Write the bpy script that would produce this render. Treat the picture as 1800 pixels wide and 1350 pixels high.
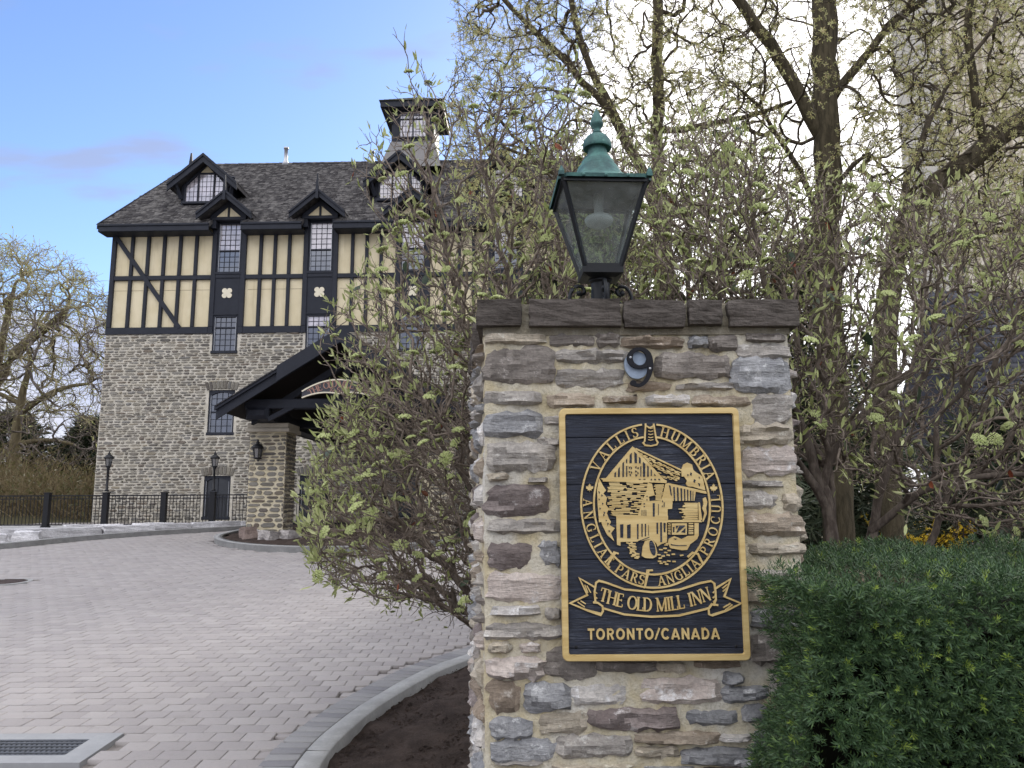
import bpy, bmesh, math, random
import numpy as np
from mathutils import Matrix, Vector, noise as mnoise

R = math.radians
scene = bpy.context.scene
COL = scene.collection
for o in list(bpy.data.objects):
    bpy.data.objects.remove(o)

# ------------------------------------------------------------------ camera
cam_d = bpy.data.cameras.new('camera')
cam_d.sensor_width = 36.0
cam_d.lens = 27.04
cam_d.clip_start = 0.05
cam_d.clip_end = 2000.0
cam = bpy.data.objects.new('camera', cam_d)
COL.objects.link(cam)
cam.matrix_world = Matrix.Translation((0, 0, 1.6)) @ Matrix.Rotation(R(98.8), 4, 'X') @ Matrix.Rotation(R(-0.3), 4, 'Z')
scene.camera = cam

# ------------------------------------------------------------------ sky, sun, exposure
SUN_EL, SUN_AZ = 27.0, 17.0          # veiled sun ahead and to the right of the view (azimuth clockwise from +Y)
SUN_DIR = Vector((math.sin(R(SUN_AZ)) * math.cos(R(SUN_EL)), math.cos(R(SUN_AZ)) * math.cos(R(SUN_EL)), math.sin(R(SUN_EL))))
world = bpy.data.worlds.new('World')
scene.world = world
world.use_nodes = True
wn = world.node_tree
wn.nodes.clear()


def wnode(t, **kw):
    n = wn.nodes.new(t)
    for k, v in kw.items():
        setattr(n, k, v)
    return n


def wmath(op, a, b=None, c=None, clamp=False):
    n = wnode('ShaderNodeMath', operation=op, use_clamp=clamp)
    for i, v in enumerate((a, b, c)):
        if v is None:
            continue
        if isinstance(v, (int, float)):
            n.inputs[i].default_value = v
        else:
            wn.links.new(v, n.inputs[i])
    return n.outputs[0]


def wramp(x, lo, hi):
    n = wnode('ShaderNodeMapRange', interpolation_type='SMOOTHSTEP', clamp=True)
    n.inputs['From Min'].default_value = lo
    n.inputs['From Max'].default_value = hi
    wn.links.new(x, n.inputs['Value'])
    return n.outputs[0]


def wmix(f, a, b):
    n = wnode('ShaderNodeMix', data_type='RGBA')
    for s, v in ((n.inputs[0], f), (n.inputs[6], a), (n.inputs[7], b)):
        if isinstance(v, (tuple, float, int)):
            s.default_value = v
        else:
            wn.links.new(v, s)
    return n.outputs[2]


sky = wnode('ShaderNodeTexSky', sky_type='NISHITA', sun_disc=False)
sky.sun_elevation = R(SUN_EL)
sky.sun_rotation = R(SUN_AZ)
sky.air_density = 1.0
sky.dust_density = 0.25
sky.ozone_density = 1.8
tc = wnode('ShaderNodeTexCoord')
sep = wnode('ShaderNodeSeparateXYZ')
wn.links.new(tc.outputs['Generated'], sep.inputs[0])
dz = wmath('ADD', wmath('MAXIMUM', sep.outputs[2], 0.0), 0.16)
comb = wnode('ShaderNodeCombineXYZ')
wn.links.new(wmath('DIVIDE', sep.outputs[0], dz), comb.inputs[0])
wn.links.new(wmath('DIVIDE', sep.outputs[1], dz), comb.inputs[1])
comb.inputs[2].default_value = 3.7
noi = wnode('ShaderNodeTexNoise', noise_dimensions='3D')
noi.inputs['Scale'].default_value = 1.15
noi.inputs['Detail'].default_value = 6.0
noi.inputs['Roughness'].default_value = 0.55
wn.links.new(comb.outputs[0], noi.inputs['Vector'])
noi2 = wnode('ShaderNodeTexNoise', noise_dimensions='3D')
noi2.inputs['Scale'].default_value = 5.0
noi2.inputs['Detail'].default_value = 5.0
wn.links.new(tc.outputs['Generated'], noi2.inputs['Vector'])
vd = wnode('ShaderNodeVectorMath', operation='DOT_PRODUCT')
wn.links.new(tc.outputs['Generated'], vd.inputs[0])
vd.inputs[1].default_value = SUN_DIR
toward = wramp(vd.outputs['Value'], 0.86, 0.99)              # cloud bank veiling the sun
clr = wnode('ShaderNodeVectorMath', operation='DOT_PRODUCT')      # the blue clearing in the cloud
wn.links.new(tc.outputs['Generated'], clr.inputs[0])
clr.inputs[1].default_value = Vector((math.sin(R(-30)) * math.cos(R(30)), math.cos(R(-30)) * math.cos(R(30)), math.sin(R(30))))
clearing = wramp(clr.outputs['Value'], 0.80, 0.92)
low = wmath('SUBTRACT', 1.0, wramp(sep.outputs[2], 0.17, 0.30))   # haze and cloud low down all round
clearing = wmath('MULTIPLY', clearing, wmath('SUBTRACT', 1.0, wmath('MULTIPLY', low, 0.9)))
cover = wmath('SUBTRACT', wmath('ADD', noi.outputs[0], 0.16), wmath('MULTIPLY', clearing, 0.42))
cover = wmath('ADD', cover, wmath('MULTIPLY', toward, 0.10))
cover = wmath('ADD', cover, wmath('MULTIPLY', low, 0.20))
mask = wramp(cover, 0.47, 0.72)
shade = wramp(noi2.outputs[0], 0.30, 0.70)
cl_low = wmix(shade, (2.0, 2.15, 2.9, 1), (3.7, 3.6, 3.8, 1))
cl_high = wmix(shade, (8.0, 8.0, 8.3, 1), (12.5, 12.2, 11.8, 1))
cl_far = wmix(wramp(sep.outputs[2], 0.18, 0.50), cl_low, cl_high)
cl_sun = wmix(toward, cl_far, (8.6, 8.3, 8.2, 1))
tint = wnode('ShaderNodeMix', data_type='RGBA', blend_type='MULTIPLY')
tint.inputs[0].default_value = 1.0
wn.links.new(sky.outputs[0], tint.inputs[6])
tint.inputs[7].default_value = (0.61, 0.65, 0.78, 1)
noi3 = wnode('ShaderNodeTexNoise', noise_dimensions='3D')          # small lavender wisps
noi3.inputs['Scale'].default_value = 2.6
noi3.inputs['Detail'].default_value = 4.0
wmap = wnode('ShaderNodeMapping')
wmap.inputs['Scale'].default_value = (1.0, 2.2, 1.0)
wmap.inputs['Location'].default_value = (0.4, 0.9, 0.0)
wn.links.new(comb.outputs[0], wmap.inputs[0])
wn.links.new(wmap.outputs[0], noi3.inputs['Vector'])
wisp = wmath('MULTIPLY', wramp(noi3.outputs[0], 0.54, 0.72), 0.62)
base_sky = wmix(wisp, tint.outputs[2], (1.5, 1.6, 2.15, 1))
col = wmix(wmath('MULTIPLY', mask, 0.92), base_sky, cl_sun)
bg = wnode('ShaderNodeBackground')
bg.inputs[1].default_value = 0.10
wn.links.new(col, bg.inputs[0])
wout = wnode('ShaderNodeOutputWorld')
wn.links.new(bg.outputs[0], wout.inputs[0])

sun_d = bpy.data.lights.new('sun', 'SUN')
sun_d.energy = 1.3
sun_d.angle = R(18)
sun_d.color = (1.0, 0.94, 0.86)
sun = bpy.data.objects.new('sun', sun_d)
COL.objects.link(sun)
sun.rotation_euler = (-SUN_DIR).to_track_quat('-Z', 'Y').to_euler()
sun.location = (6, 20, 30)

vs = scene.view_settings
vs.view_transform = 'Standard'
vs.look = 'None'
vs.gamma = 1.0
vs.use_curve_mapping = False
vs.exposure = 1.60

# ------------------------------------------------------------------ helpers: materials
MATS = {}


def srgb(r, g, b):
    def f(c):
        c /= 255.0
        return c / 12.92 if c <= 0.04045 else ((c + 0.055) / 1.055) ** 2.4
    return (f(r), f(g), f(b), 1.0)


class NT:
    def __init__(s, name):
        m = bpy.data.materials.new(name)
        m.use_nodes = True
        s.m, s.t = m, m.node_tree
        s.t.nodes.clear()
        s.out = s.n('ShaderNodeOutputMaterial')
        s.bsdf = s.n('ShaderNodeBsdfPrincipled')
        s.link(s.bsdf.outputs[0], s.out.inputs[0])
        s.obj = s.n('ShaderNodeTexCoord').outputs['Object']

    def n(s, t, **kw):
        n = s.t.nodes.new(t)
        for k, v in kw.items():
            setattr(n, k, v)
        return n

    def link(s, a, b):
        s.t.links.new(a, b)

    def set(s, sock, v):
        if hasattr(v, 'is_linked') or hasattr(v, 'links'):
            s.link(v, sock)
        else:
            sock.default_value = v

    def math(s, op, a, b=0.0, clamp=False):
        n = s.n('ShaderNodeMath', operation=op, use_clamp=clamp)
        s.set(n.inputs[0], a)
        s.set(n.inputs[1], b)
        return n.outputs[0]

    def noise(s, scale, detail=4.0, rough=0.55, vec=None, stretch=None, offset=None):
        v = vec or s.obj
        if stretch or offset:
            mp = s.n('ShaderNodeMapping')
            s.link(v, mp.inputs[0])
            if stretch:
                mp.inputs['Scale'].default_value = stretch
            if offset is not None:
                s.link(offset, mp.inputs['Location'])
            v = mp.outputs[0]
        n = s.n('ShaderNodeTexNoise')
        n.inputs['Scale'].default_value = scale
        n.inputs['Detail'].default_value = detail
        n.inputs['Roughness'].default_value = rough
        s.link(v, n.inputs['Vector'])
        return n.outputs[0]

    def ramp(s, x, stops, interp='LINEAR'):
        n = s.n('ShaderNodeValToRGB')
        n.color_ramp.interpolation = interp
        el = n.color_ramp.elements
        while len(el) < len(stops):
            el.new(0.5)
        for e, (p, c) in zip(el, stops):
            e.position = p
            e.color = c if len(c) == 4 else (*c, 1)
        s.link(x, n.inputs[0])
        return n.outputs[0]

    def step(s, x, lo, hi):
        n = s.n('ShaderNodeMapRange', interpolation_type='SMOOTHSTEP', clamp=True)
        n.inputs['From Min'].default_value = lo
        n.inputs['From Max'].default_value = hi
        s.link(x, n.inputs['Value'])
        return n.outputs[0]

    def mix(s, f, a, b, mode='MIX'):
        n = s.n('ShaderNodeMix', data_type='RGBA', blend_type=mode)
        s.set(n.inputs[0], f)
        s.set(n.inputs[6], a)
        s.set(n.inputs[7], b)
        return n.outputs[2]

    def rand(s):
        g = s.n('ShaderNodeNewGeometry').outputs['Random Per Island']
        o = s.n('ShaderNodeObjectInfo').outputs['Random']
        return s.math('FRACT', s.math('ADD', g, o))

    def bump(s, h, strength=0.5, dist=0.01):
        b = s.n('ShaderNodeBump')
        b.inputs['Strength'].default_value = strength
        b.inputs['Distance'].default_value = dist
        s.link(h, b.inputs['Height'])
        s.link(b.outputs[0], s.bsdf.inputs['Normal'])

    def fin(s, color, rough=0.8, spec=0.3, metal=0.0):
        s.set(s.bsdf.inputs['Base Color'], color)
        s.set(s.bsdf.inputs['Roughness'], rough)
        s.bsdf.inputs['Specular IOR Level'].default_value = spec
        s.bsdf.inputs['Metallic'].default_value = metal
        return s.m


def sc(c, k):
    return (c[0] * k, c[1] * k, c[2] * k, 1)


def rock_mat(name, c1, c2, lichen=0.35, white=(0.42, 0.40, 0.36, 1), grain=1.0):
    t = NT(name)
    r = t.rand()
    cv = t.n('ShaderNodeCombineXYZ')
    t.link(t.math('MULTIPLY', r, 37.0), cv.inputs[0])
    t.link(t.math('MULTIPLY', r, 11.0), cv.inputs[2])
    off = cv.outputs[0]
    big = t.noise(6 * grain, 3, .6, offset=off)
    lay = t.noise(9 * grain, 6, .65, stretch=(1, 1, 5.5), offset=off)
    fine = t.noise(70 * grain, 6, .7, offset=off)
    c = t.mix(t.step(t.math('ADD', big, t.math('MULTIPLY', lay, .6)), .55, 1.05), c1, c2)
    c = t.mix(t.math('MULTIPLY', t.step(lay, .55, .70), .40), c, sc(c1, .55))
    l = t.noise(11 * grain, 8, .78, offset=off)
    c = t.mix(t.math('MULTIPLY', t.step(l, .66 - lichen * .25, .74 - lichen * .20), .75), c, white)
    c = t.mix(t.math('MULTIPLY', t.step(fine, .62, .36), .40), c, sc(c1, .55))
    k = t.n('ShaderNodeHueSaturation')
    t.link(c, k.inputs['Color'])
    t.link(t.math('ADD', t.math('MULTIPLY', r, .45), .78), k.inputs['Value'])
    h = t.math('ADD', t.math('MULTIPLY', lay, 1.0), t.math('MULTIPLY', fine, .45))
    h = t.math('ADD', h, t.math('MULTIPLY', l, .5))
    t.bump(h, 1.0, .018 / grain)
    return t.fin(k.outputs[0], .85, .25)


def plain_mat(name, c, rough=.6, spec=.4, var=.25, scale=5, bump=.15, metal=0.0, dist=.004):
    t = NT(name)
    a = t.noise(scale, 5, .6)
    f = t.noise(scale * 9, 4, .6)
    col_ = t.mix(t.step(a, .25, .75), sc(c, 1 - var), sc(c, 1 + var * .6))
    col_ = t.mix(t.math('MULTIPLY', t.step(f, .4, .7), .35), col_, sc(c, 1 - var * 1.3))
    t.bump(t.math('ADD', a, f), bump, dist)
    return t.fin(col_, t.math('ADD', t.math('MULTIPLY', f, .25), rough - .12), spec, metal)


def leaf_mat(name, stops, trans=.3, rough=.55, noise_scale=3.0):
    """leaf colour varies from leaf to leaf (island by island)"""
    t = NT(name)
    c = t.ramp(t.rand(), stops)
    c = t.mix(t.math('MULTIPLY', t.step(t.noise(noise_scale, 3), .35, .7), .3), c, t.mix(1.0, c, (.75, .85, .6, 1), 'MULTIPLY'))
    t.fin(c, rough, .3)
    tr = t.n('ShaderNodeBsdfTranslucent')
    t.link(c, tr.inputs[0])
    mx = t.n('ShaderNodeMixShader')
    mx.inputs[0].default_value = trans
    t.link(t.bsdf.outputs[0], mx.inputs[1])
    t.link(tr.outputs[0], mx.inputs[2])
    t.link(mx.outputs[0], t.out.inputs[0])
    return t.m


def bark_mat(name, c1, c2, scale=14, stretch=(1, 1, .18), bump=.8, dist=.02):
    t = NT(name)
    a = t.noise(scale, 6, .7, stretch=stretch)
    b = t.noise(scale * .25, 3, .5)
    f = t.noise(scale * 5, 3, .6, stretch=stretch)
    c = t.mix(t.step(a, .38, .62), c1, c2)
    c = t.mix(t.math('MULTIPLY', t.step(b, .45, .7), .4), c, sc(c2, .7))
    t.bump(t.math('ADD', a, t.math('MULTIPLY', f, .3)), bump, dist)
    return t.fin(c, .9, .2)


# ------------------------------------------------------------------ helpers: objects
def tag(o, label=None, cat=None, group=None, kind=None):
    if label:
        o['label'] = label
    if cat:
        o['category'] = cat
    if group:
        o['group'] = group
    if kind:
        o['kind'] = kind
    return o


def empty(name, loc=(0, 0, 0), rz=0.0, label=None, cat=None, group=None):
    o = bpy.data.objects.new(name, None)
    o.empty_display_size = .1
    COL.objects.link(o)
    o.location = loc
    o.rotation_euler = (0, 0, rz)
    return tag(o, label, cat, group)


def link_mesh(name, me, parent=None, loc=None, rot=None, scale=None):
    o = bpy.data.objects.new(name, me)
    COL.objects.link(o)
    if parent:
        o.parent = parent
    if loc is not None:
        o.location = loc
    if rot is not None:
        o.rotation_euler = rot
    if scale is not None:
        o.scale = scale
    return o


def arrays_mesh(name, V, F, mat=None, smooth=False):
    """V (n,3) floats, F (m,k) ints"""
    V = np.asarray(V, dtype=np.float32)
    F = np.asarray(F, dtype=np.int32)
    me = bpy.data.meshes.new(name)
    k = F.shape[1]
    me.vertices.add(len(V))
    me.vertices.foreach_set('co', V.ravel())
    me.loops.add(F.size)
    me.loops.foreach_set('vertex_index', F.ravel())
    me.polygons.add(len(F))
    me.polygons.foreach_set('loop_start', np.arange(0, F.size, k, dtype=np.int32))
    me.polygons.foreach_set('loop_total', np.full(len(F), k, dtype=np.int32))
    if smooth:
        me.polygons.foreach_set('use_smooth', np.ones(len(F), dtype=bool))
    me.update(calc_edges=True)
    if mat:
        me.materials.append(mat)
    return me


class MB:
    """collects faces of one piece"""

    def __init__(s):
        s.v, s.f = [], []

    def add(s, vs_, fs):
        b = len(s.v)
        s.v += [tuple(p) for p in vs_]
        s.f += [tuple(b + i for i in f) for f in fs]
        return s

    def box(s, x0, x1, y0, y1, z0, z1):
        return s.add([(x0, y0, z0), (x1, y0, z0), (x1, y1, z0), (x0, y1, z0), (x0, y0, z1), (x1, y0, z1), (x1, y1, z1), (x0, y1, z1)],
                     [(0, 3, 2, 1), (4, 5, 6, 7), (0, 1, 5, 4), (1, 2, 6, 5), (2, 3, 7, 6), (3, 0, 4, 7)])

    def cbox(s, x0, x1, y0, y1, z0, z1, c=.01):
        """box with its long edges chamfered on the face towards -Y"""
        return s.add([(x0, y1, z0), (x1, y1, z0), (x1, y1, z1), (x0, y1, z1),
                      (x0, y0 + c, z0), (x1, y0 + c, z0), (x1, y0 + c, z1), (x0, y0 + c, z1),
                      (x0 + c, y0, z0 + c), (x1 - c, y0, z0 + c), (x1 - c, y0, z1 - c), (x0 + c, y0, z1 - c)],
                     [(0, 3, 2, 1), (0, 1, 5, 4), (1, 2, 6, 5), (2, 3, 7, 6), (3, 0, 4, 7),
                      (4, 5, 9, 8), (5, 6, 10, 9), (6, 7, 11, 10), (7, 4, 8, 11), (8, 9, 10, 11)])

    def prism(s, poly, y0, y1):
        """poly of (x,z) pulled from y0 (front) to y1 (back)"""
        n = len(poly)
        a = sum(poly[i][0] * poly[(i + 1) % n][1] - poly[(i + 1) % n][0] * poly[i][1] for i in range(n))
        if a < 0:
            poly = poly[::-1]
        vs_ = [(x, y0, z) for x, z in poly] + [(x, y1, z) for x, z in poly]
        fs = [tuple(range(n)), tuple(range(2 * n - 1, n - 1, -1))]
        fs += [(i, i + n, (i + 1) % n + n, (i + 1) % n) for i in range(n)]
        return s.add(vs_, fs)

    def bar(s, p, q, w, h, up=(0, 0, 1)):
        p, q = Vector(p), Vector(q)
        d = (q - p).normalized()
        u = d.cross(Vector(up))
        if u.length < 1e-4:
            u = d.cross(Vector((1, 0, 0)))
        u.normalize()
        v = u.cross(d)
        u, v = u * w / 2, v * h / 2
        c = [p - u - v, p + u - v, p + u + v, p - u + v, q - u - v, q + u - v, q + u + v, q - u + v]
        return s.add(c, [(3, 2, 1, 0), (4, 5, 6, 7), (0, 1, 5, 4), (1, 2, 6, 5), (2, 3, 7, 6), (3, 0, 4, 7)])

    def lathe(s, prof, seg=24, cx=0, cy=0, square=False, rot=0.0):
        b = len(s.v)
        n = len(prof)
        for r, z in prof:
            for k in range(seg):
                a = 2 * math.pi * k / seg + rot
                s.v.append((cx + r * math.cos(a), cy + r * math.sin(a), z))
        for i in range(n - 1):
            for k in range(seg):
                k2 = (k + 1) % seg
                s.f.append((b + i * seg + k, b + i * seg + k2, b + (i + 1) * seg + k2, b + (i + 1) * seg + k))
        s.f.append(tuple(b + k for k in range(seg))[::-1])
        s.f.append(tuple(b + (n - 1) * seg + k for k in range(seg)))
        return s

    def tube(s, pts, rads, seg=8):
        V, F = tube_arrays([(np.array(pts, float), np.array(rads, float))], seg)
        b = len(s.v)
        s.v += [tuple(p) for p in V.tolist()]
        s.f += [tuple(b + i for i in f) for f in F.tolist()]
        n = len(pts)
        s.f.append(tuple(b + k for k in range(seg))[::-1])
        s.f.append(tuple(b + (n - 1) * seg + k for k in range(seg)))
        return s

    def mesh(s, name, mat, smooth=False):
        me = bpy.data.meshes.new(name)
        me.from_pydata(s.v, [], s.f)
        if smooth:
            me.polygons.foreach_set('use_smooth', np.ones(len(me.polygons), dtype=bool))
        me.update()
        if mat:
            me.materials.append(mat)
        return me

    def build(s, name, mat, parent=None, smooth=False, loc=None, rot=None, sharp=None):
        me = s.mesh(name, mat, smooth)
        if sharp is not None:
            me.set_sharp_from_angle(angle=R(sharp))
        return link_mesh(name, me, parent, loc, rot)


def tube_arrays(chains, seg):
    """chains: list of (pts (n,3), radii (n)); returns verts and quads of all tubes"""
    Ps, Rs, Ts, idx = [], [], [], []
    for P, r in chains:
        T = np.empty_like(P)
        T[1:-1] = P[2:] - P[:-2]
        T[0] = P[1] - P[0]
        T[-1] = P[-1] - P[-2]
        Ps.append(P)
        Rs.append(r)
        Ts.append(T)
    if not Ps:
        return np.zeros((0, 3)), np.zeros((0, 4), int)
    lens = [len(p) for p in Ps]
    P = np.concatenate(Ps)
    r = np.concatenate(Rs)
    T = np.concatenate(Ts)
    T /= np.linalg.norm(T, axis=1)[:, None] + 1e-9
    ref = np.tile(np.array([0.31, 0.17, 0.94]), (len(P), 1))
    ref[np.abs(T @ np.array([0.31, 0.17, 0.94])) > .93] = (0.93, -0.30, 0.2)
    U = np.cross(T, ref)
    U /= np.linalg.norm(U, axis=1)[:, None] + 1e-9
    W = np.cross(T, U)
    a = np.arange(seg) * 2 * math.pi / seg
    V = P[:, None, :] + r[:, None, None] * (np.cos(a)[None, :, None] * U[:, None, :] + np.sin(a)[None, :, None] * W[:, None, :])
    starts = np.cumsum([0] + lens[:-1])
    rows = np.concatenate([np.arange(s0, s0 + n - 1) for s0, n in zip(starts, lens)])
    k = np.arange(seg)
    k2 = (k + 1) % seg
    q = np.stack([rows[:, None] * seg + k, rows[:, None] * seg + k2, (rows[:, None] + 1) * seg + k2, (rows[:, None] + 1) * seg + k], axis=-1)
    return V.reshape(-1, 3), q.reshape(-1, 4)


def frames(D, roll):
    """rotation matrices whose local +Z follows D, rolled"""
    D = D / (np.linalg.norm(D, axis=1)[:, None] + 1e-9)
    ref = np.tile(np.array([0., 0., 1.]), (len(D), 1))
    ref[np.abs(D[:, 2]) > .95] = (1., 0., 0.)
    U = np.cross(ref, D)
    U /= np.linalg.norm(U, axis=1)[:, None] + 1e-9
    W = np.cross(D, U)
    c, s = np.cos(roll)[:, None], np.sin(roll)[:, None]
    X = U * c + W * s
    Y = W * c - U * s
    return np.stack([X, Y, D], axis=-1)


def scatter(tv, tf, pos, rot, scale):
    """template verts/faces copied to every pos"""
    tv = np.asarray(tv, float)
    tf = np.asarray(tf, int)
    n = len(pos)
    sc_ = np.asarray(scale, float).reshape(n, -1, 1) if np.ndim(scale) == 1 else np.asarray(scale, float)[:, None, :]
    V = np.einsum('nij,nkj->nki', rot, tv[None] * sc_) + pos[:, None, :]
    F = tf[None] + (np.arange(n) * len(tv))[:, None, None]
    return V.reshape(-1, 3), F.reshape(-1, tf.shape[1])


def join(parts):
    Vs, Fs, b = [], [], 0
    for V, F in parts:
        if len(V) == 0:
            continue
        Vs.append(V)
        Fs.append(F + b)
        b += len(V)
    return np.concatenate(Vs), np.concatenate(Fs)


def ground_z(y):
    """the drive climbs gently towards the inn"""
    if y < 2:
        return -0.12
    if y < 30:
        return 0.04 * (y - 5)
    return 1.0


def rectangles(x0, x1, z0, z1, holes):
    """cut a wall into rectangles round its openings"""
    xs = sorted({x0, x1, *[min(max(h[i], x0), x1) for h in holes for i in (0, 1)]})
    out = []
    for a, b in zip(xs[:-1], xs[1:]):
        if b - a < 1e-4:
            continue
        m = (a + b) / 2
        cuts = sorted((max(h[2], z0), min(h[3], z1)) for h in holes if h[0] < m < h[1] and h[3] > z0 and h[2] < z1)
        z = z0
        for c0, c1 in cuts:
            if c0 > z + 1e-4:
                out.append((a, b, z, c0))
            z = max(z, c1)
        if z < z1 - 1e-4:
            out.append((a, b, z, z1))
    return out


def rubble_unit(rng, n=10):
    """unit rubble stone: faces -Y, spans -.5...5 in x and z, back at y=+1"""
    pts = []
    for k in range(n):
        a = 2 * math.pi * (k + .5) / n
        cx, cz = math.cos(a), math.sin(a)
        m = max(abs(cx), abs(cz))
        e = rng.uniform(.80, 1.0)
        pts.append((.5 * cx / m * (1 - .12 * (abs(cx * cz) > .35)) * e ** .5, .5 * cz / m * e))
    mb = MB()
    f = [(x * .90, rng.uniform(-.15, .15), z * .82) for x, z in pts]
    b = [(x * 1.02, 1.0, z * 1.03) for x, z in pts]
    mb.add(f + b, [tuple(range(n))] + [(i, n + i, n + (i + 1) % n, (i + 1) % n) for i in range(n)])
    return mb


def rubble_rows(rng, x0, x1, z0, z1, holes, h_rng, w_rng, gap):
    """random courses of stones: list of (x0,x1,z0,z1)"""
    out = []
    z = z0
    while z < z1 - .03:
        h = min(rng.uniform(*h_rng), z1 - z)
        x = x0 - rng.uniform(0, .1)
        while x < x1 - .03:
            w = rng.uniform(*w_rng)
            a, b = max(x, x0), min(x + w, x1)
            x += w
            if b - a < .06:
                continue
            dz_ = rng.uniform(-.012, .012)
            c = (a + gap / 2, b - gap / 2, z + gap / 2 + dz_, z + h - gap / 2 + dz_ + rng.uniform(-.01, .01))
            hit = [q for q in holes if q[0] < c[1] and q[1] > c[0] and q[2] < c[3] and q[3] > c[2]]
            for q in hit:
                if q[0] > c[0] + .08:
                    c = (c[0], q[0], c[2], c[3])
                elif q[1] < c[1] - .08:
                    c = (q[1], c[1], c[2], c[3])
                else:
                    c = None
                    break
            if c:
                out.append(c)
        z += h
    return out

# traced shapes: stones of the pillar in metres (x0,z0,x1,z1,kind); the sign's emblem in millimetres
CAPS=[(-0.138,2.301,0.039,2.405,'k'),(0.068,2.298,0.429,2.403,'k'),(0.449,2.290,0.692,2.397,'k'),(0.710,2.297,0.841,2.393,'k'),(0.868,2.292,1.140,2.395,'k')]
STONES=[(-0.102,2.231,0.132,2.272,'t'),(0.155,2.224,0.329,2.267,'d'),(0.338,2.220,0.433,2.272,'d'),(0.443,2.210,0.683,2.258,'b'),(0.712,2.213,0.788,2.256,'s'),(0.782,2.202,0.904,2.260,'d'),(0.943,2.233,1.092,2.267,'d'),(0.908,2.167,1.106,2.223,'g'),(-0.102,2.073,0.167,2.216,'d'),(0.184,2.152,0.459,2.206,'g'),(0.575,2.090,0.863,2.188,'d'),(0.879,2.035,1.103,2.166,'s'),(0.184,2.053,0.437,2.125,'g'),(0.452,2.037,0.629,2.075,'b'),(0.659,2.040,0.874,2.068,'g'),(-0.106,1.987,0.110,2.039,'g'),(0.144,1.973,0.324,2.028,'o'),(0.364,1.988,0.492,2.019,'o'),(0.537,1.982,0.700,2.018,'w'),(0.722,1.975,0.935,2.015,'o'),(0.955,1.901,1.103,2.018,'g'),(-0.102,1.862,0.117,1.955,'s'),(0.132,1.903,0.205,1.939,'g'),(0.884,1.830,1.100,1.898,'t'),(-0.095,1.729,0.161,1.834,'g'),(0.104,1.821,0.188,1.853,'g'),(0.908,1.703,1.108,1.817,'p'),(-0.098,1.686,-0.019,1.717,'t'),(0.065,1.679,0.135,1.697,'g'),(0.879,1.656,1.051,1.681,'g'),(-0.099,1.554,0.136,1.667,'r'),(0.875,1.574,1.025,1.636,'g'),(1.052,1.569,1.117,1.628,'t'),(-0.087,1.486,0.176,1.536,'g'),(0.881,1.477,1.122,1.550,'o'),(0.918,1.399,1.119,1.442,'t'),(-0.091,1.353,0.066,1.447,'r'),(0.107,1.361,0.183,1.458,'s'),(-0.091,1.230,0.181,1.326,'p'),(-0.080,1.176,0.094,1.214,'w'),(0.123,1.163,0.180,1.206,'g'),(-0.099,1.091,0.177,1.147,'g'),(-0.091,1.042,-0.005,1.080,'t'),(0.026,1.043,0.100,1.076,'p'),(-0.102,0.944,0.110,1.030,'p'),(0.120,0.950,0.309,1.064,'d'),(0.314,0.970,0.535,1.014,'d'),(0.544,0.965,0.645,1.010,'t'),(0.687,0.982,0.850,1.011,'b'),(0.878,0.998,1.038,1.096,'d'),(0.894,1.297,1.105,1.340,'g'),(0.897,1.218,1.108,1.275,'t'),(0.907,1.125,1.096,1.196,'s'),(-0.088,0.829,0.020,0.936,'b'),(0.041,0.836,0.210,0.925,'s'),(0.221,0.856,0.414,0.924,'w'),(0.482,0.858,0.770,0.946,'p'),(0.787,0.923,0.861,0.967,'s'),(0.784,0.863,0.947,0.918,'s'),(0.966,0.873,1.096,0.969,'g'),(-0.084,0.737,0.064,0.805,'s'),(0.107,0.750,0.269,0.821,'t'),(0.287,0.766,0.609,0.836,'r'),(0.652,0.781,0.830,0.833,'s'),(0.851,0.785,0.947,0.852,'s'),(0.968,0.776,1.095,0.844,'t'),(-0.082,0.656,0.147,0.729,'s'),(0.164,0.670,0.432,0.745,'g'),(0.456,0.714,0.757,0.755,'o'),(0.763,0.723,0.878,0.746,'w'),(0.624,0.638,0.892,0.698,'s'),(0.455,0.670,0.609,0.702,'t'),(0.899,0.637,1.090,0.758,'s')]
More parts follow.
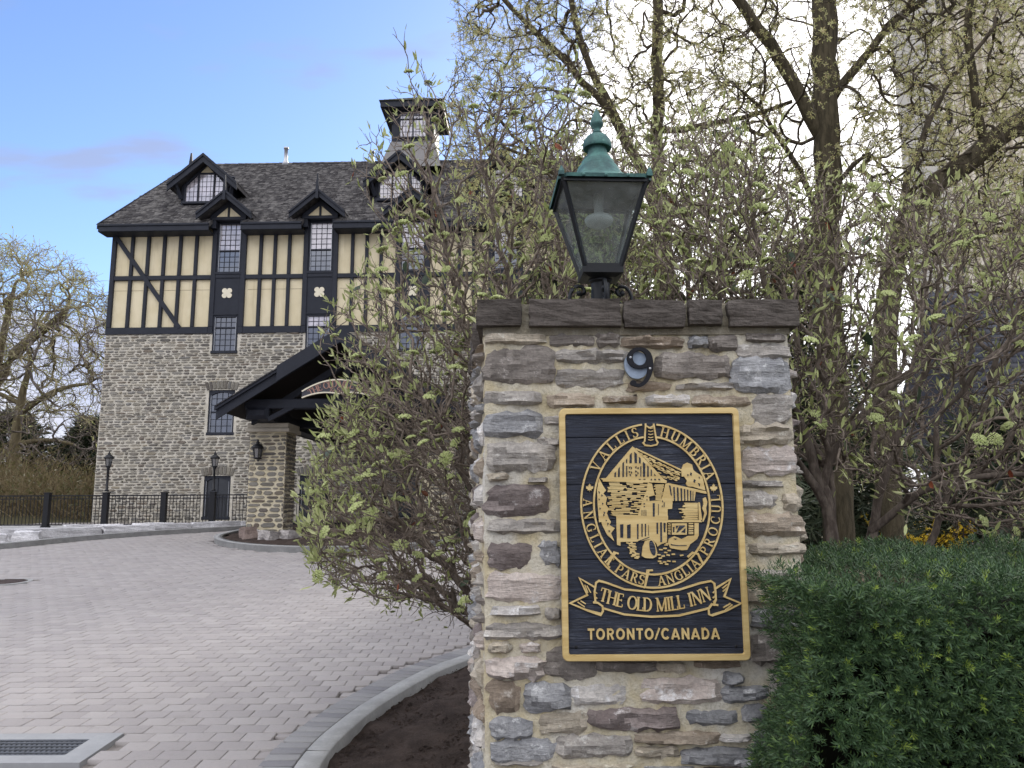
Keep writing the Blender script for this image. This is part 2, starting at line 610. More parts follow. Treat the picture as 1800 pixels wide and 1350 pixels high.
GOLD=[[(-68,802),(-57,793),(50,674),(61,668),(59,659),(-69,666),(-183,669),(-196,679),(-174,680)],[(118,709),(127,730),(142,738),(161,730),(165,709),(175,700),(188,692),(199,684),(203,662),(208,630),(185,637),(160,645),(141,646),(134,656),(139,668),(128,684),(119,684)],[(65,660),(211,627),(213,618),(207,618),(171,626),(164,591),(78,591)],[(-13,662),(3,657),(12,613),(-10,608),(-9,591),(36,594),(44,616),(55,657),(65,659),(80,586),(77,561),(60,560),(58,514),(-53,514),(-54,541),(-33,599),(-19,630)],[(-163,540),(61,535),(60,519),(186,518),(190,510),(55,510),(53,436),(28,427),(16,419),(12,431),(-4,446),(-17,446),(-59,438),(-125,437),(-125,423),(-138,426),(-138,534)],[(74,506),(132,506),(130,463),(73,463)],[(161,507),(177,507),(175,458),(159,458)],[(179,585),(185,585),(191,518),(178,519)],[(57,436),(60,447),(81,458),(110,447),(134,458),(175,461),(169,447),(141,427),(129,406),(108,405),(65,413),(60,424)],[(-201,680),(-186,649),(-175,633),(-186,621),(-172,605),(-178,580),(-166,563),(-174,546),(-162,512),(-205,512),(-209,586),(-210,633)],[(-201,579),(-170,567),(-176,541),(-159,513),(-165,501),(-145,489),(-160,470),(-148,440),(-175,464),(-193,501),(-204,553)],[(197,599),(208,605),(214,587),(208,562),(210,543),(196,512),(191,512),(201,543),(193,562),(199,577)],[(-30,441),(-4,446),(7,433),(15,396),(11,382),(-3,375),(-32,377),(-45,385),(-40,419)],[(-239,625),(-238,634),(-230,632),(-232,636),(-223,642),(-225,643),(-224,649),(-230,647),(-231,650),(-235,646),(-233,655),(-236,653),(-238,659),(-240,653),(-243,655),(-241,646),(-246,650),(-246,647),(-252,649),(-251,643),(-254,642),(-245,636),(-247,632),(-239,634)],[(240,622),(241,631),(248,629),(247,632),(256,639),(253,640),(255,645),(249,644),(248,646),(244,643),(246,652),(243,650),(241,656),(239,650),(236,652),(237,643),(233,646),(233,644),(227,645),(228,640),(225,639),(233,632),(232,629),(239,631)]]
NAVY=[[(-80,769),(-72,777),(-73,737),(-82,737)],[(-62,780),(-52,772),(-53,737),(-62,737)],[(-45,761),(-38,755),(-38,736),(-45,736)],[(-95,750),(-90,755),(-91,737),(-95,737)],[(-109,737),(-103,742),(-105,684),(-111,684)],[(-126,715),(-120,723),(-121,684),(-128,684)],[(-141,699),(-135,704),(-136,684),(-142,684)],[(-30,742),(-21,734),(-23,684),(-31,684)],[(-13,728),(-8,723),(-9,684),(-15,684)],[(0,714),(4,709),(3,687),(-1,687)],[(13,696),(19,688),(13,687)],[(-95,726),(-91,726),(-92,685),(-96,685)],[(-40,725),(-36,725),(-38,685),(-41,685)],[(-85,725),(-80,720),(-83,712)],[(-78,725),(-72,718),(-77,712)],[(-86,707),(-79,704),(-85,698)],[(-77,707),(-72,699),(-77,696)],[(-84,693),(-77,695),(-79,685)],[(-61,723),(-54,725),(-57,715)],[(-53,718),(-46,722),(-48,712)],[(-61,709),(-53,706),(-60,699)],[(-52,704),(-47,698),(-52,693)],[(-61,695),(-52,691),(-59,684)],[(-48,676),(-40,676),(-40,673),(-48,673)],[(-30,676),(-22,676),(-22,673),(-30,673)],[(-1,676),(3,676),(3,670),(-2,670)],[(11,676),(18,676),(20,670),(13,670)],[(27,676),(32,676),(36,670),(30,670)],[(153,700),(159,697),(156,687),(151,690)],[(166,674),(173,670),(167,659),(163,665)],[(180,659),(189,656),(186,646)],[(140,693),(146,692),(143,684)],[(184,684),(189,681),(187,674)],[(84,644),(90,644),(90,591),(85,591)],[(98,643),(104,642),(104,591),(98,591)],[(112,640),(118,639),(117,591),(112,591)],[(125,637),(130,636),(129,591),(125,591)],[(137,634),(142,633),(140,591),(137,591)],[(148,630),(153,630),(152,591),(148,591)],[(159,628),(161,627),(160,591),(157,591)],[(68,651),(74,649),(78,612),(74,612)],[(3,583),(11,583),(9,532),(2,532)],[(-40,558),(-38,558),(-39,535),(-41,535)],[(-32,558),(-30,558),(-31,535),(-33,535)],[(-25,558),(-23,558),(-23,535),(-26,535)],[(-32,583),(-27,583),(-27,578),(-32,578)],[(-32,572),(-27,572),(-27,568),(-32,568)],[(-20,611),(-16,611),(-16,607),(-20,607)],[(-20,599),(-17,599),(-17,593),(-20,593)],[(40,593),(43,593),(43,586),(40,586)],[(46,586),(49,586),(48,568),(45,568)],[(38,574),(41,574),(41,568),(38,568)],[(24,580),(26,580),(24,537),(22,537)],[(-125,503),(-112,504),(-114,453),(-125,453)],[(-98,501),(-84,504),(-86,451),(-99,451)],[(-60,504),(-54,505),(-56,448),(-61,448)],[(-43,505),(-38,505),(-40,456),(-44,456)],[(-30,505),(-25,505),(-27,458),(-31,458)],[(-16,501),(-15,501),(-16,461),(-18,461)],[(15,508),(21,510),(20,467),(14,467)],[(29,510),(36,510),(34,436),(27,436)],[(42,508),(50,508),(48,473),(42,473)],[(-59,440),(-14,456),(-14,453),(-58,437)],[(89,497),(100,498),(90,485)],[(103,498),(124,498),(124,495),(96,473),(89,471)],[(108,473),(125,488),(124,470)],[(78,493),(83,493),(82,473),(77,473)],[(66,430),(74,427),(95,424),(127,424),(127,421),(92,421),(68,424)],[(102,455),(122,454),(110,451)],[(78,450),(93,448),(84,444)],[(-205,630),(-199,627),(-202,618)],[(-194,618),(-188,614),(-193,608)],[(-206,602),(-200,600),(-203,594)],[(-192,586),(-186,583),(-191,577)],[(-202,568),(-196,565),(-201,558)],[(-187,552),(-180,549),(-185,541)],[(-188,544),(-183,538),(-188,533)],[(-180,521),(-174,520),(-178,514)],[(-174,510),(-167,507),(-173,498)],[(-170,481),(-163,480),(-168,473)],[(7,417),(8,405),(8,395),(6,388),(2,385),(-2,387),(-7,392),(-11,401),(-14,412),(-15,423),(-15,433),(-13,440),(-9,443),(-5,442),(0,436),(4,427)]]
LINES=[([(-56,793),(120,708)],6),([(-43,777),(-29,771)],3),([(-23,767),(-11,761)],3),([(-4,758),(20,746)],3),([(31,740),(43,734)],3),([(49,731),(61,725)],3),([(67,722),(91,710)],3),([(101,705),(116,698)],3),([(-36,770),(-17,761)],3),([(-6,755),(18,744)],3),([(27,739),(47,729)],3),([(51,727),(68,719)],3),([(80,713),(103,701)],3),([(-30,764),(-6,752)],3),([(5,746),(28,735)],3),([(35,732),(54,723)],3),([(59,720),(73,713)],3),([(77,712),(87,707)],3),([(93,704),(110,695)],3),([(-23,757),(2,745)],3),([(9,741),(21,735)],3),([(27,732),(42,725)],3),([(71,712),(81,707)],3),([(91,702),(111,692)],3),([(-17,750),(-5,744)],3),([(105,693),(113,689)],3),([(-11,743),(6,735)],3),([(12,732),(37,721)],3),([(40,719),(50,715)],3),([(61,710),(76,703)],3),([(80,701),(105,690)],3),([(-4,736),(6,731)],3),([(11,729),(31,720)],3),([(34,719),(52,711)],3),([(64,705),(76,700)],3),([(2,729),(15,723)],3),([(19,722),(35,715)],3),([(46,710),(69,700)],3),([(72,699),(86,693)],3),([(27,714),(52,704)],3),([(64,699),(84,691)],3),([(94,687),(111,680)],3),([(50,701),(65,696)],3),([(75,691),(95,684)],3),([(103,680),(110,678)],3),([(98,680),(110,675)],3),([(27,701),(40,697)],3),([(87,681),(109,673)],3),([(64,685),(87,678)],3),([(40,687),(57,683)],3),([(60,682),(71,679)],3),([(78,677),(101,671)],3),([(46,681),(62,677)],3),([(70,675),(80,673)],3),([(91,670),(101,668)],3),([(14,652),(49,652)],4),([(10,647),(47,647)],4),([(16,642),(48,642)],4),([(10,637),(45,637)],4),([(17,632),(44,632)],4),([(14,627),(42,627)],4),([(17,622),(44,622)],4),([(18,617),(43,617)],4),([(14,612),(39,612)],4),([(16,607),(38,607)],4),([(15,602),(37,602)],4),([(15,597),(39,597)],4),([(-163,660),(-122,660)],4),([(-96,660),(-31,661)],4),([(-162,655),(-112,654)],4),([(-94,655),(-70,655)],4),([(-44,655),(-14,654)],4),([(-160,649),(-97,649)],4),([(-83,649),(-14,649)],4),([(-169,644),(-95,643)],4),([(-74,644),(-27,645)],4),([(-167,639),(-106,639)],4),([(-97,639),(-68,638)],4),([(-57,639),(-14,639)],4),([(-168,633),(-109,634)],4),([(-93,633),(-14,634)],4),([(-169,628),(-131,629)],4),([(-122,628),(-43,627)],4),([(-155,623),(-75,623)],4),([(-55,623),(-17,623)],4),([(-157,617),(-76,618)],4),([(-55,617),(-19,617)],4),([(-155,612),(-116,611)],4),([(-100,612),(-43,611)],4),([(-170,607),(-136,607)],4),([(-115,607),(-33,606)],4),([(-167,601),(-96,602)],4),([(-80,601),(-60,602)],4),([(-41,601),(-26,601)],4),([(-152,596),(-93,597)],4),([(-84,596),(-29,595)],4),([(-162,591),(-123,592)],4),([(-110,591),(-77,590)],4),([(-50,591),(-31,591)],4),([(-171,585),(-91,586)],4),([(-67,585),(-34,585)],4),([(-172,580),(-120,581)],4),([(-110,580),(-89,581)],4),([(-78,580),(-55,579)],4),([(-154,575),(-91,574)],4),([(-69,575),(-39,574)],4),([(-164,570),(-101,569)],4),([(-81,570),(-41,570)],4),([(-166,564),(-143,565)],4),([(-117,564),(-81,564)],4),([(-59,564),(-44,565)],4),([(-168,559),(-147,558)],4),([(-139,559),(-59,560)],4),([(-156,554),(-85,554)],4),([(-65,554),(-48,553)],4),([(-157,548),(-75,548)],4),([(-154,543),(-111,542)],4),([(-86,543),(-53,544)],4),([(-187,669),(-8,664)],5),([(60,505),(70,503)],3),([(139,505),(156,505)],4),([(59,498),(70,498)],3),([(138,498),(156,497)],4),([(59,492),(69,492)],3),([(138,492),(156,494)],4),([(59,486),(69,485)],3),([(138,486),(156,487)],4),([(59,479),(69,478)],3),([(138,479),(155,479)],4),([(59,473),(69,474)],3),([(137,473),(155,472)],4),([(58,467),(68,466)],3),([(137,467),(155,467)],4),([(125,582),(177,581)],4),([(127,577),(176,577)],4),([(120,573),(176,573)],4),([(118,569),(176,569)],4),([(129,564),(176,565)],4),([(102,560),(176,560)],4),([(114,556),(176,556)],4),([(117,551),(175,552)],4),([(105,547),(175,548)],4),([(122,543),(175,542)],4),([(120,539),(175,539)],4),([(128,534),(175,533)],4),([(114,530),(174,531)],4),([(123,526),(174,525)],4),([(117,521),(174,522)],4),([(-87,434),(-78,434)],5),([(-102,434),(-90,431)],5),([(-85,429),(-67,430)],5),([(-94,429),(-79,432)],5),([(-92,423),(-72,421)],5),([(-80,423),(-68,421)],5),([(-81,417),(-64,418)],5),([(-97,417),(-88,414)],5),([(-75,411),(-64,409)],5),([(-89,411),(-73,409)],5),([(-90,406),(-74,408)],5),([(-85,406),(-76,408)],5),([(-89,400),(-70,403)],5),([(-77,400),(-67,396)],5),([(-91,394),(-81,397)],5),([(-71,394),(-54,391)],5),([(-81,389),(-70,390)],5),([(-82,389),(-61,392)],5),([(-86,383),(-67,386)],5),([(-67,383),(-54,383)],5),([(-73,377),(-54,381)],5),([(-68,377),(-58,376)],5),([(22,408),(35,407)],5),([(54,404),(67,404)],5),([(41,397),(53,396)],5),([(49,388),(62,386)],5),([(69,390),(82,390)],5),([(101,385),(114,387)],5),([(14,389),(27,388)],5),([(30,383),(43,384)],5),([(19,375),(32,377)],5),([(16,364),(29,364)],5),([(22,357),(34,357)],5),([(35,361),(48,361)],5),([(51,365),(64,364)],5),([(71,363),(84,363)],5),([(42,354),(55,353)],5),([(38,412),(51,412)],5),([(43,425),(56,425)],5),([(48,431),(60,430)],5),([(-225,215),(-228,252),(-221,286),(-210,293),(-183,286),(-114,261),(-10,250),(94,259),(172,282),(215,290),(227,281),(230,252),(230,222),(221,199)],7),([(-234,214),(-216,212),(-199,200),(-197,182),(-205,169),(-255,184),(-321,211),(-255,241),(-284,303),(-226,269)],7),([(-199,193),(-117,169),(-14,160),(90,164),(203,190)],7),([(238,201),(215,205),(201,188),(202,168),(213,164),(268,181),(325,207),(263,233),(289,296),(232,263)],7),([(-292,215),(-266,197)],4),([(-281,220),(-262,208)],4),([(-264,278),(-253,249)],4),([(-256,275),(-242,249)],4),([(257,263),(277,278)],4),([(258,251),(280,270)],4),([(257,192),(285,207)],4),([(265,184),(292,203)],4),([(-225,252),(-218,246)],4),([(-226,234),(-218,228)],4),([(227,252),(220,246)],4),([(226,233),(219,227)],4),([(227,218),(220,212)],4),([(-14,891),(-20,822),(-26,815),(-19,806),(3,803),(27,808),(31,817),(26,825),(17,890)],6),([(-5,874),(5,871),(15,874)],3),([(-5,862),(4,859),(15,862)],3),([(-5,850),(4,847),(14,850)],3),([(-6,838),(4,835),(14,838)],3),([(-6,828),(3,825),(14,828)],3),([(-13,882),(1,874),(17,882)],5),([(-133,393),(-147,398),(-177,351),(-167,342)],7),([(-4,331),(-23,330),(-37,268),(-41,267)],7),([(130,379),(150,396),(169,391),(189,349)],7),([(187,357),(176,372),(169,394)],7)]

# ------------------------------------------------------------------ materials
M_NAVY = plain_mat('painted_dark_timber', srgb(40, 43, 52), .6, .25, .18, 3, .12)
M_BLACK = plain_mat('black_iron', srgb(17, 18, 23), .5, .35, .2, 12, .1)
M_CONC = plain_mat('kerb_concrete', srgb(156, 156, 155), .88, .2, .20, 5, .4)
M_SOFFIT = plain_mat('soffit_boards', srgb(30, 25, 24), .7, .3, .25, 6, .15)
M_LIME = plain_mat('cut_limestone', srgb(196, 188, 172), .85, .2, .12, 5, .25)


def stucco():
    t = NT('cream_stucco')
    a = t.noise(1.3, 5, .6)
    s_ = t.noise(2.2, 4, .6, stretch=(3.0, 1, .22))
    f = t.noise(120, 3)
    c = t.mix(t.step(a, .3, .7), srgb(208, 195, 162), srgb(220, 208, 178))
    c = t.mix(t.math('MULTIPLY', t.step(s_, .52, .72), .40), c, srgb(176, 162, 130))
    t.bump(f, .25, .006)
    return t.fin(c, .9, .2)


def mortar(name, c1, c2, scale, c3=None):
    t = NT(name)
    a = t.noise(scale, 5, .6)
    b = t.noise(scale * .35, 3, .5)
    f = t.noise(scale * 14, 5, .7)
    c = t.mix(t.step(a, .38, .64), c1, c2)
    if c3:
        c = t.mix(t.math('MULTIPLY', t.step(b, .5, .66), .7), c, c3)
    c = t.mix(t.math('MULTIPLY', t.step(f, .45, .7), .45), c, sc(c1, .55))
    t.bump(t.math('ADD', a, t.math('MULTIPLY', f, .7)), .9, .016)
    return t.fin(c, .92, .2)


def facade_stone(name, gain=1.0):
    t = NT(name)
    r = t.rand()
    c = t.ramp(r, [(0.0, sc(srgb(94, 91, 87), gain)), (.18, sc(srgb(124, 119, 110), gain)), (.36, sc(srgb(140, 135, 126), gain)), (.54, sc(srgb(116, 114, 111), gain)),
                   (.70, sc(srgb(152, 146, 134), gain)), (.84, sc(srgb(116, 106, 95), gain)), (.93, sc(srgb(102, 98, 95), gain)), (1.0, sc(srgb(146, 137, 120), gain))])
    lay = t.noise(7, 6, .65, stretch=(1, 1, 4))
    f = t.noise(30, 5, .7)
    c = t.mix(t.math('MULTIPLY', t.step(lay, .45, .7), .5), c, t.mix(1.0, c, (.6, .6, .62, 1), 'MULTIPLY'))
    c = t.mix(t.math('MULTIPLY', t.step(f, .52, .75), .45), c, sc(srgb(196, 190, 176), gain))
    pos_ = t.n('ShaderNodeNewGeometry').outputs['Position']
    c = t.mix(t.math('MULTIPLY', t.step(t.noise(.35, 4, .6, vec=pos_), .45, .65), .35), c, t.mix(1.0, c, (.68, .66, .62, 1), 'MULTIPLY'))
    c = t.mix(t.math('MULTIPLY', t.step(t.noise(1.6, 4, .6, vec=pos_, stretch=(1.6, 1.6, .3)), .55, .7), .30), c, t.mix(1.0, c, (.62, .62, .62, 1), 'MULTIPLY'))
    t.bump(t.math('ADD', lay, f), .7, .02)
    return t.fin(c, .88, .2)


def shingle_mat(name, stops):
    t = NT(name)
    c = t.ramp(t.rand(), stops)
    a = t.noise(1.2, 4, .6, stretch=(2.2, 1, .6))
    f = t.noise(26, 4, .6, stretch=(3, .6, .6))
    c = t.mix(t.math('MULTIPLY', t.step(a, .47, .68), .45), c, srgb(138, 135, 132))
    c = t.mix(t.math('MULTIPLY', t.step(f, .5, .7), .5), c, t.mix(1.0, c, (.55, .55, .56, 1), 'MULTIPLY'))
    t.bump(f, .6, .01)
    return t.fin(c, .88, .25)


def glass_mat(name, dark, refl, glossf):
    t = NT(name)
    a = t.noise(2.0, 2)
    rr = t.n('ShaderNodeObjectInfo').outputs['Random']
    t.fin(t.mix(rr, t.mix(t.step(a, .3, .7), sc(dark, .7), dark), t.mix(t.step(a, .4, .6), dark, sc(dark, 1.7))), .3, .5)
    g = t.n('ShaderNodeBsdfGlossy')
    g.inputs['Color'].default_value = refl
    g.inputs['Roughness'].default_value = .03
    w = t.n('ShaderNodeBump')
    w.inputs['Strength'].default_value = .08
    w.inputs['Distance'].default_value = .02
    t.link(t.noise(1.6, 1), w.inputs['Height'])
    t.link(w.outputs[0], g.inputs['Normal'])
    mx = t.n('ShaderNodeMixShader')
    mx.inputs[0].default_value = glossf
    t.link(t.bsdf.outputs[0], mx.inputs[1])
    t.link(g.outputs[0], mx.inputs[2])
    t.link(mx.outputs[0], t.out.inputs[0])
    return t.m


def paver_mat(name, a, b, c_):
    t = NT(name)
    r = t.rand()
    geo = t.n('ShaderNodeNewGeometry').outputs['Position']
    c = t.ramp(r, [(0, a), (.35, b), (.7, c_), (1, a)])
    big = t.noise(.55, 4, .6, vec=geo)
    f = t.noise(55, 5, .75, vec=geo)
    st = t.noise(3.5, 5, .7, vec=geo)
    c = t.mix(t.math('MULTIPLY', t.step(big, .4, .65), .2), c, t.mix(1.0, c, (.84, .82, .80, 1), 'MULTIPLY'))
    c = t.mix(t.math('MULTIPLY', t.step(st, .58, .72), .30), c, t.mix(1.0, c, (.72, .69, .66, 1), 'MULTIPLY'))
    c = t.mix(t.math('MULTIPLY', t.step(f, .5, .75), .35), c, t.mix(1.0, c, (.62, .62, .62, 1), 'MULTIPLY'))
    oil = t.noise(1.1, 3, .5, vec=geo)
    c = t.mix(t.math('MULTIPLY', t.step(oil, .66, .76), .18), c, t.mix(1.0, c, (.5, .49, .48, 1), 'MULTIPLY'))
    t.bump(f, .5, .004)
    return t.fin(c, .85, .25)


def soil_mat(name, c1, c2, fleck):
    t = NT(name)
    geo = t.n('ShaderNodeNewGeometry').outputs['Position']
    a = t.noise(5, 6, .7, vec=geo)
    f = t.noise(60, 6, .8, vec=geo)
    c = t.mix(t.step(a, .35, .65), c1, c2)
    c = t.mix(t.math('MULTIPLY', t.step(f, .45, .7), .7), c, sc(c1, .45))
    c = t.mix(t.math('MULTIPLY', t.step(t.noise(90, 2, vec=geo), .70, .76), .5), c, fleck)
    t.bump(t.math('ADD', a, f), 1.0, .03)
    return t.fin(c, .95, .1)


M_STUCCO = stucco()
M_MORTAR_F = mortar('facade_mortar', srgb(184, 178, 164), srgb(204, 198, 186), 3)
M_STONE_F = facade_stone('facade_rubble', 1.2)
M_STONE_C = facade_stone('column_rubble', 1.15)
M_MORTAR_C = mortar('column_mortar', srgb(206, 194, 164), srgb(218, 208, 184), 3)
M_SHINGLE = shingle_mat('weathered_shingles', [(0, srgb(46, 44, 46)), (.3, srgb(82, 79, 79)), (.55, srgb(62, 60, 62)), (.8, srgb(118, 115, 113)), (1, srgb(50, 48, 50))])
M_SLATE = shingle_mat('slate_roof', [(0, srgb(62, 64, 74)), (.4, srgb(84, 86, 96)), (.8, srgb(72, 74, 82)), (1, srgb(96, 98, 106))])
M_GLASS_UP = glass_mat('upper_glass', srgb(176, 170, 176), (.75, .75, .78, 1), .16)
M_GLASS = glass_mat('lower_glass', srgb(50, 54, 64), (.72, .76, .82, 1), .16)
M_GLASS_DK = glass_mat('dark_glass', srgb(18, 20, 26), (.6, .65, .7, 1), .03)
M_PAVER = paver_mat('pavers', srgb(151, 146, 144), srgb(157, 152, 150), srgb(146, 141, 140))
M_EDGE = paver_mat('edging_pavers', srgb(132, 131, 132), srgb(142, 141, 141), srgb(122, 121, 124))
M_SAND = plain_mat('joint_sand', srgb(134, 128, 124), .95, .1, .25, 12, .4)
M_SOIL = soil_mat('mulch', srgb(88, 77, 72), srgb(68, 59, 55), srgb(170, 160, 148))
M_GROUND = soil_mat('bare_ground', srgb(86, 80, 58), srgb(66, 64, 44), srgb(120, 110, 80))
M_PALE = plain_mat('pale_trim', srgb(222, 214, 192), .8, .2, .08, 5, .1)
M_GALV = plain_mat('galvanised', srgb(176, 178, 182), .4, .5, .12, 10, .05, .6)

# ------------------------------------------------------------------ ground
rng = random.Random(11)


def sheet(name, x0, x1, y0, y1, nx, ny, zf, mat, kind='structure'):
    xs = np.linspace(x0, x1, nx + 1)
    ys = np.linspace(y0, y1, ny + 1)
    V = [(x, y, zf(x, y)) for y in ys for x in xs]
    F = [(j * (nx + 1) + i, j * (nx + 1) + i + 1, (j + 1) * (nx + 1) + i + 1, (j + 1) * (nx + 1) + i) for j in range(ny) for i in range(nx)]
    o = link_mesh(name, arrays_mesh(name, V, F, mat, True))
    tag(o, kind=kind)
    return o


def terrain_z(x, y):
    z = ground_z(y) - (.25 if y < 14 else .06)
    if y > 34:
        z += min((y - 34) * .02, 3.0)
    if x < -16 and y > 28:
        z += min((-16 - x) * .08, 2.0) * min((y - 28) / 6, 1)
    return z


xs_ = [-400, -120, -60] + [-40 + 4 * i for i in range(26)] + [90, 180, 400]
ys_ = [-60, -10, 0, 1, 2] + [3 + i for i in range(0, 40)] + [50, 70, 110, 200, 500]
V = [(x, y, terrain_z(x, y)) for y in ys_ for x in xs_]
nx_ = len(xs_)
F = [(j * nx_ + i, j * nx_ + i + 1, (j + 1) * nx_ + i + 1, (j + 1) * nx_ + i) for j in range(len(ys_) - 1) for i in range(nx_ - 1)]
tag(link_mesh('terrain', arrays_mesh('terrain', V, F, M_GROUND, True)), kind='structure')

# edge of the planting bed beside the pillar: outer line of its kerb (x, y)
KERB = [(-0.10, 2.6), (-0.75, 3.2), (-1.15, 3.9), (-1.30, 4.5), (-1.347, 5.05), (-1.332, 5.46), (-1.277, 5.81), (-1.193, 6.22), (-1.085, 6.57), (-0.955, 6.97),
        (-0.765, 7.42), (-0.53, 7.80), (-0.22, 8.25), (0.05, 8.9), (0.28, 10.0), (0.45, 12.0), (0.6, 15.0), (1.2, 19.0), (2.5, 23.0), (5.5, 26.0), (9.0, 27.5)]


def smooth_line(pts, step):
    P = [Vector((*p, 0)) for p in pts]
    out = []
    for i in range(len(P) - 1):
        p0, p1, p2, p3 = P[max(i - 1, 0)], P[i], P[i + 1], P[min(i + 2, len(P) - 1)]
        n = max(2, int((p2 - p1).length / step))
        for k in range(n):
            t = k / n
            out.append(.5 * ((2 * p1) + (p2 - p0) * t + (2 * p0 - 5 * p1 + 4 * p2 - p3) * t * t + (3 * p1 - p0 - 3 * p2 + p3) * t ** 3))
    out.append(P[-1])
    return [(p.x, p.y) for p in out]


def offset_line(line, d):
    out = []
    for i, p in enumerate(line):
        a, b = line[max(i - 1, 0)], line[min(i + 1, len(line) - 1)]
        tx, ty = b[0] - a[0], b[1] - a[1]
        l = math.hypot(tx, ty) + 1e-9
        out.append((p[0] + ty / l * d, p[1] - tx / l * d))
    return out


KL = smooth_line(KERB, .15)


def kerb_mesh(line, width, h_out, h_in, lift=0.0, bev=.02):
    """line is the outer edge; the kerb lies to its right"""
    rings = [(0, -.25), (0, h_out - bev), (bev, h_out), (width - bev, h_out), (width, h_out - bev), (width, h_in)]
    offs = [offset_line(line, r[0]) for r in rings]
    V, F = [], []
    n = len(line)
    for k, (d, z) in enumerate(rings):
        for i in range(n):
            x, y = offs[k][i]
            V.append((x, y, ground_z(y) + z + lift))
    for k in range(len(rings) - 1):
        for i in range(n - 1):
            F.append((k * n + i, k * n + i + 1, (k + 1) * n + i + 1, (k + 1) * n + i))
    return V, F


kerb = empty('kerb', (0, 0, 0))
tag(kerb, kind='structure')
seg_n = 9
for i0 in range(0, len(KL) - 1, seg_n):
    sl_ = [tuple(p) for p in KL[i0:i0 + seg_n + 1]]
    if len(sl_) < 2:
        continue
    (ax, ay), (bx, by) = sl_[-2], sl_[-1]
    l_ = math.hypot(bx - ax, by - ay)
    sl_[-1] = (bx - (bx - ax) / l_ * .006, by - (by - ay) / l_ * .006)      # open joint between kerb lengths
    V, F = kerb_mesh(sl_, .16, .018 + rng.uniform(-.003, .003), -.14, 0, .010)
    link_mesh('kerb_length', arrays_mesh('kerb_length', V, F, M_CONC), kerb)


def left_of_kerb(x, y, margin):
    """is the point on the paved side of the bed's kerb"""
    if y < 2.6:
        return x < -.1 - margin
    best, bi = 1e9, 0
    for i, p in enumerate(KL):
        d = (p[0] - x) ** 2 + (p[1] - y) ** 2
        if d < best:
            best, bi = d, i
    a, b = KL[max(bi - 1, 0)], KL[min(bi + 1, len(KL) - 1)]
    cr = (b[0] - a[0]) * (y - a[1]) - (b[1] - a[1]) * (x - a[0])
    return cr > 0 and best > margin * margin


# soil of the planting bed, heaped a little
def bed_z(x, y):
    n = .018 * math.sin(7.1 * x + 3.3 * y) * math.cos(5.2 * y - 2 * x) + .012 * math.sin(17 * x) * math.sin(15 * y)
    return ground_z(y) - .048 + n + rng.uniform(-.008, .008) + .05 * max(0, min(1, (x + .8)))


xs = np.linspace(-1.6, 9.5, 186)
ys = np.linspace(1.6, 13.0, 191)
V, F, ids = [], [], {}
keep = lambda x, y: not left_of_kerb(x, y, .0) or False
inside = {}
for j, y in enumerate(ys):
    for i, x in enumerate(xs):
        kx = [p for p in KL if abs(p[1] - y) < .2]
        lim = min(p[0] for p in kx) + .10 if kx else -1.2
        if x >= lim:
            ids[(i, j)] = len(V)
            V.append((x, y, bed_z(x, y)))
for j in range(len(ys) - 1):
    for i in range(len(xs) - 1):
        q = [(i, j), (i + 1, j), (i + 1, j + 1), (i, j + 1)]
        if all(k in ids for k in q):
            F.append([ids[k] for k in q])
soil = link_mesh('planting_bed', arrays_mesh('planting_bed', V, F, M_SOIL, False))
tag(soil, kind='structure')
# crumbs of soil and bark lying on it
tv = [(-.5, -.3, 0), (.5, -.25, 0), (.4, .35, 0), (-.45, .3, 0), (-.3, -.2, .35), (.35, -.1, .3), (.25, .2, .42), (-.25, .2, .3)]
tf = [(4, 5, 6, 7), (0, 1, 5, 4), (1, 2, 6, 5), (2, 3, 7, 6), (3, 0, 4, 7)]
pos, scl = [], []
for _ in range(5200):
    y = 4.0 + 4.2 * rng.random() ** 1.3
    x = rng.uniform(-1.25, .3)
    kx = [p[0] for p in KL if abs(p[1] - y) < .2]
    if kx and x > min(kx) + .2:
        pos.append((x, y, ground_z(y) - .048 + .05 * max(0, min(1, x + .8))))
        s_ = rng.choice([.006, .009, .012, .016, .022])
        scl.append((s_ * rng.uniform(.8, 2.0), s_, s_))
pos = np.array(pos)
rt = frames(np.array([(rng.gauss(0, .3), rng.gauss(0, .3), 1) for _ in pos]), np.array([rng.uniform(0, 6.28) for _ in pos]))
V, F = scatter(tv, tf, pos, rt, np.array(scl))
cr = link_mesh('soil_crumbs', arrays_mesh('soil_crumbs', V, F, soil_mat('crumbs', srgb(92, 79, 73), srgb(60, 52, 48), srgb(200, 192, 180))))
tag(cr, 'loose dark soil crumbs and bark bits on the planting bed', 'soil', kind='stuff')

# island at the foot of the canopy's near column
ISL = [(-4.0, 29.2), (-6.2, 29.2), (-7.5, 26.5), (-8.15, 23.6), (-8.2, 22.2), (-8.0, 21.0), (-7.42, 19.8), (-6.54, 18.78), (-5.5, 18.1), (-4.5, 17.85), (-3.4, 17.95), (-2.3, 18.6), (-1.4, 19.8), (-.8, 21.4), (-.8, 23.5), (-1.3, 26.5), (-2.5, 29.2)]
IL = smooth_line(ISL[::-1], .35)
V, F = kerb_mesh(IL[::-1], -.18, .13, .02)
tag(link_mesh('island_kerb', arrays_mesh('island_kerb', V, F, M_CONC)), kind='structure')
mid = [(-4.4, 24.0)]


def inside_poly(x, y, poly):
    c = False
    n = len(poly)
    for i in range(n):
        (x0, y0), (x1, y1) = poly[i], poly[i - 1]
        if (y0 > y) != (y1 > y) and x < (x1 - x0) * (y - y0) / (y1 - y0) + x0:
            c = not c
    return c


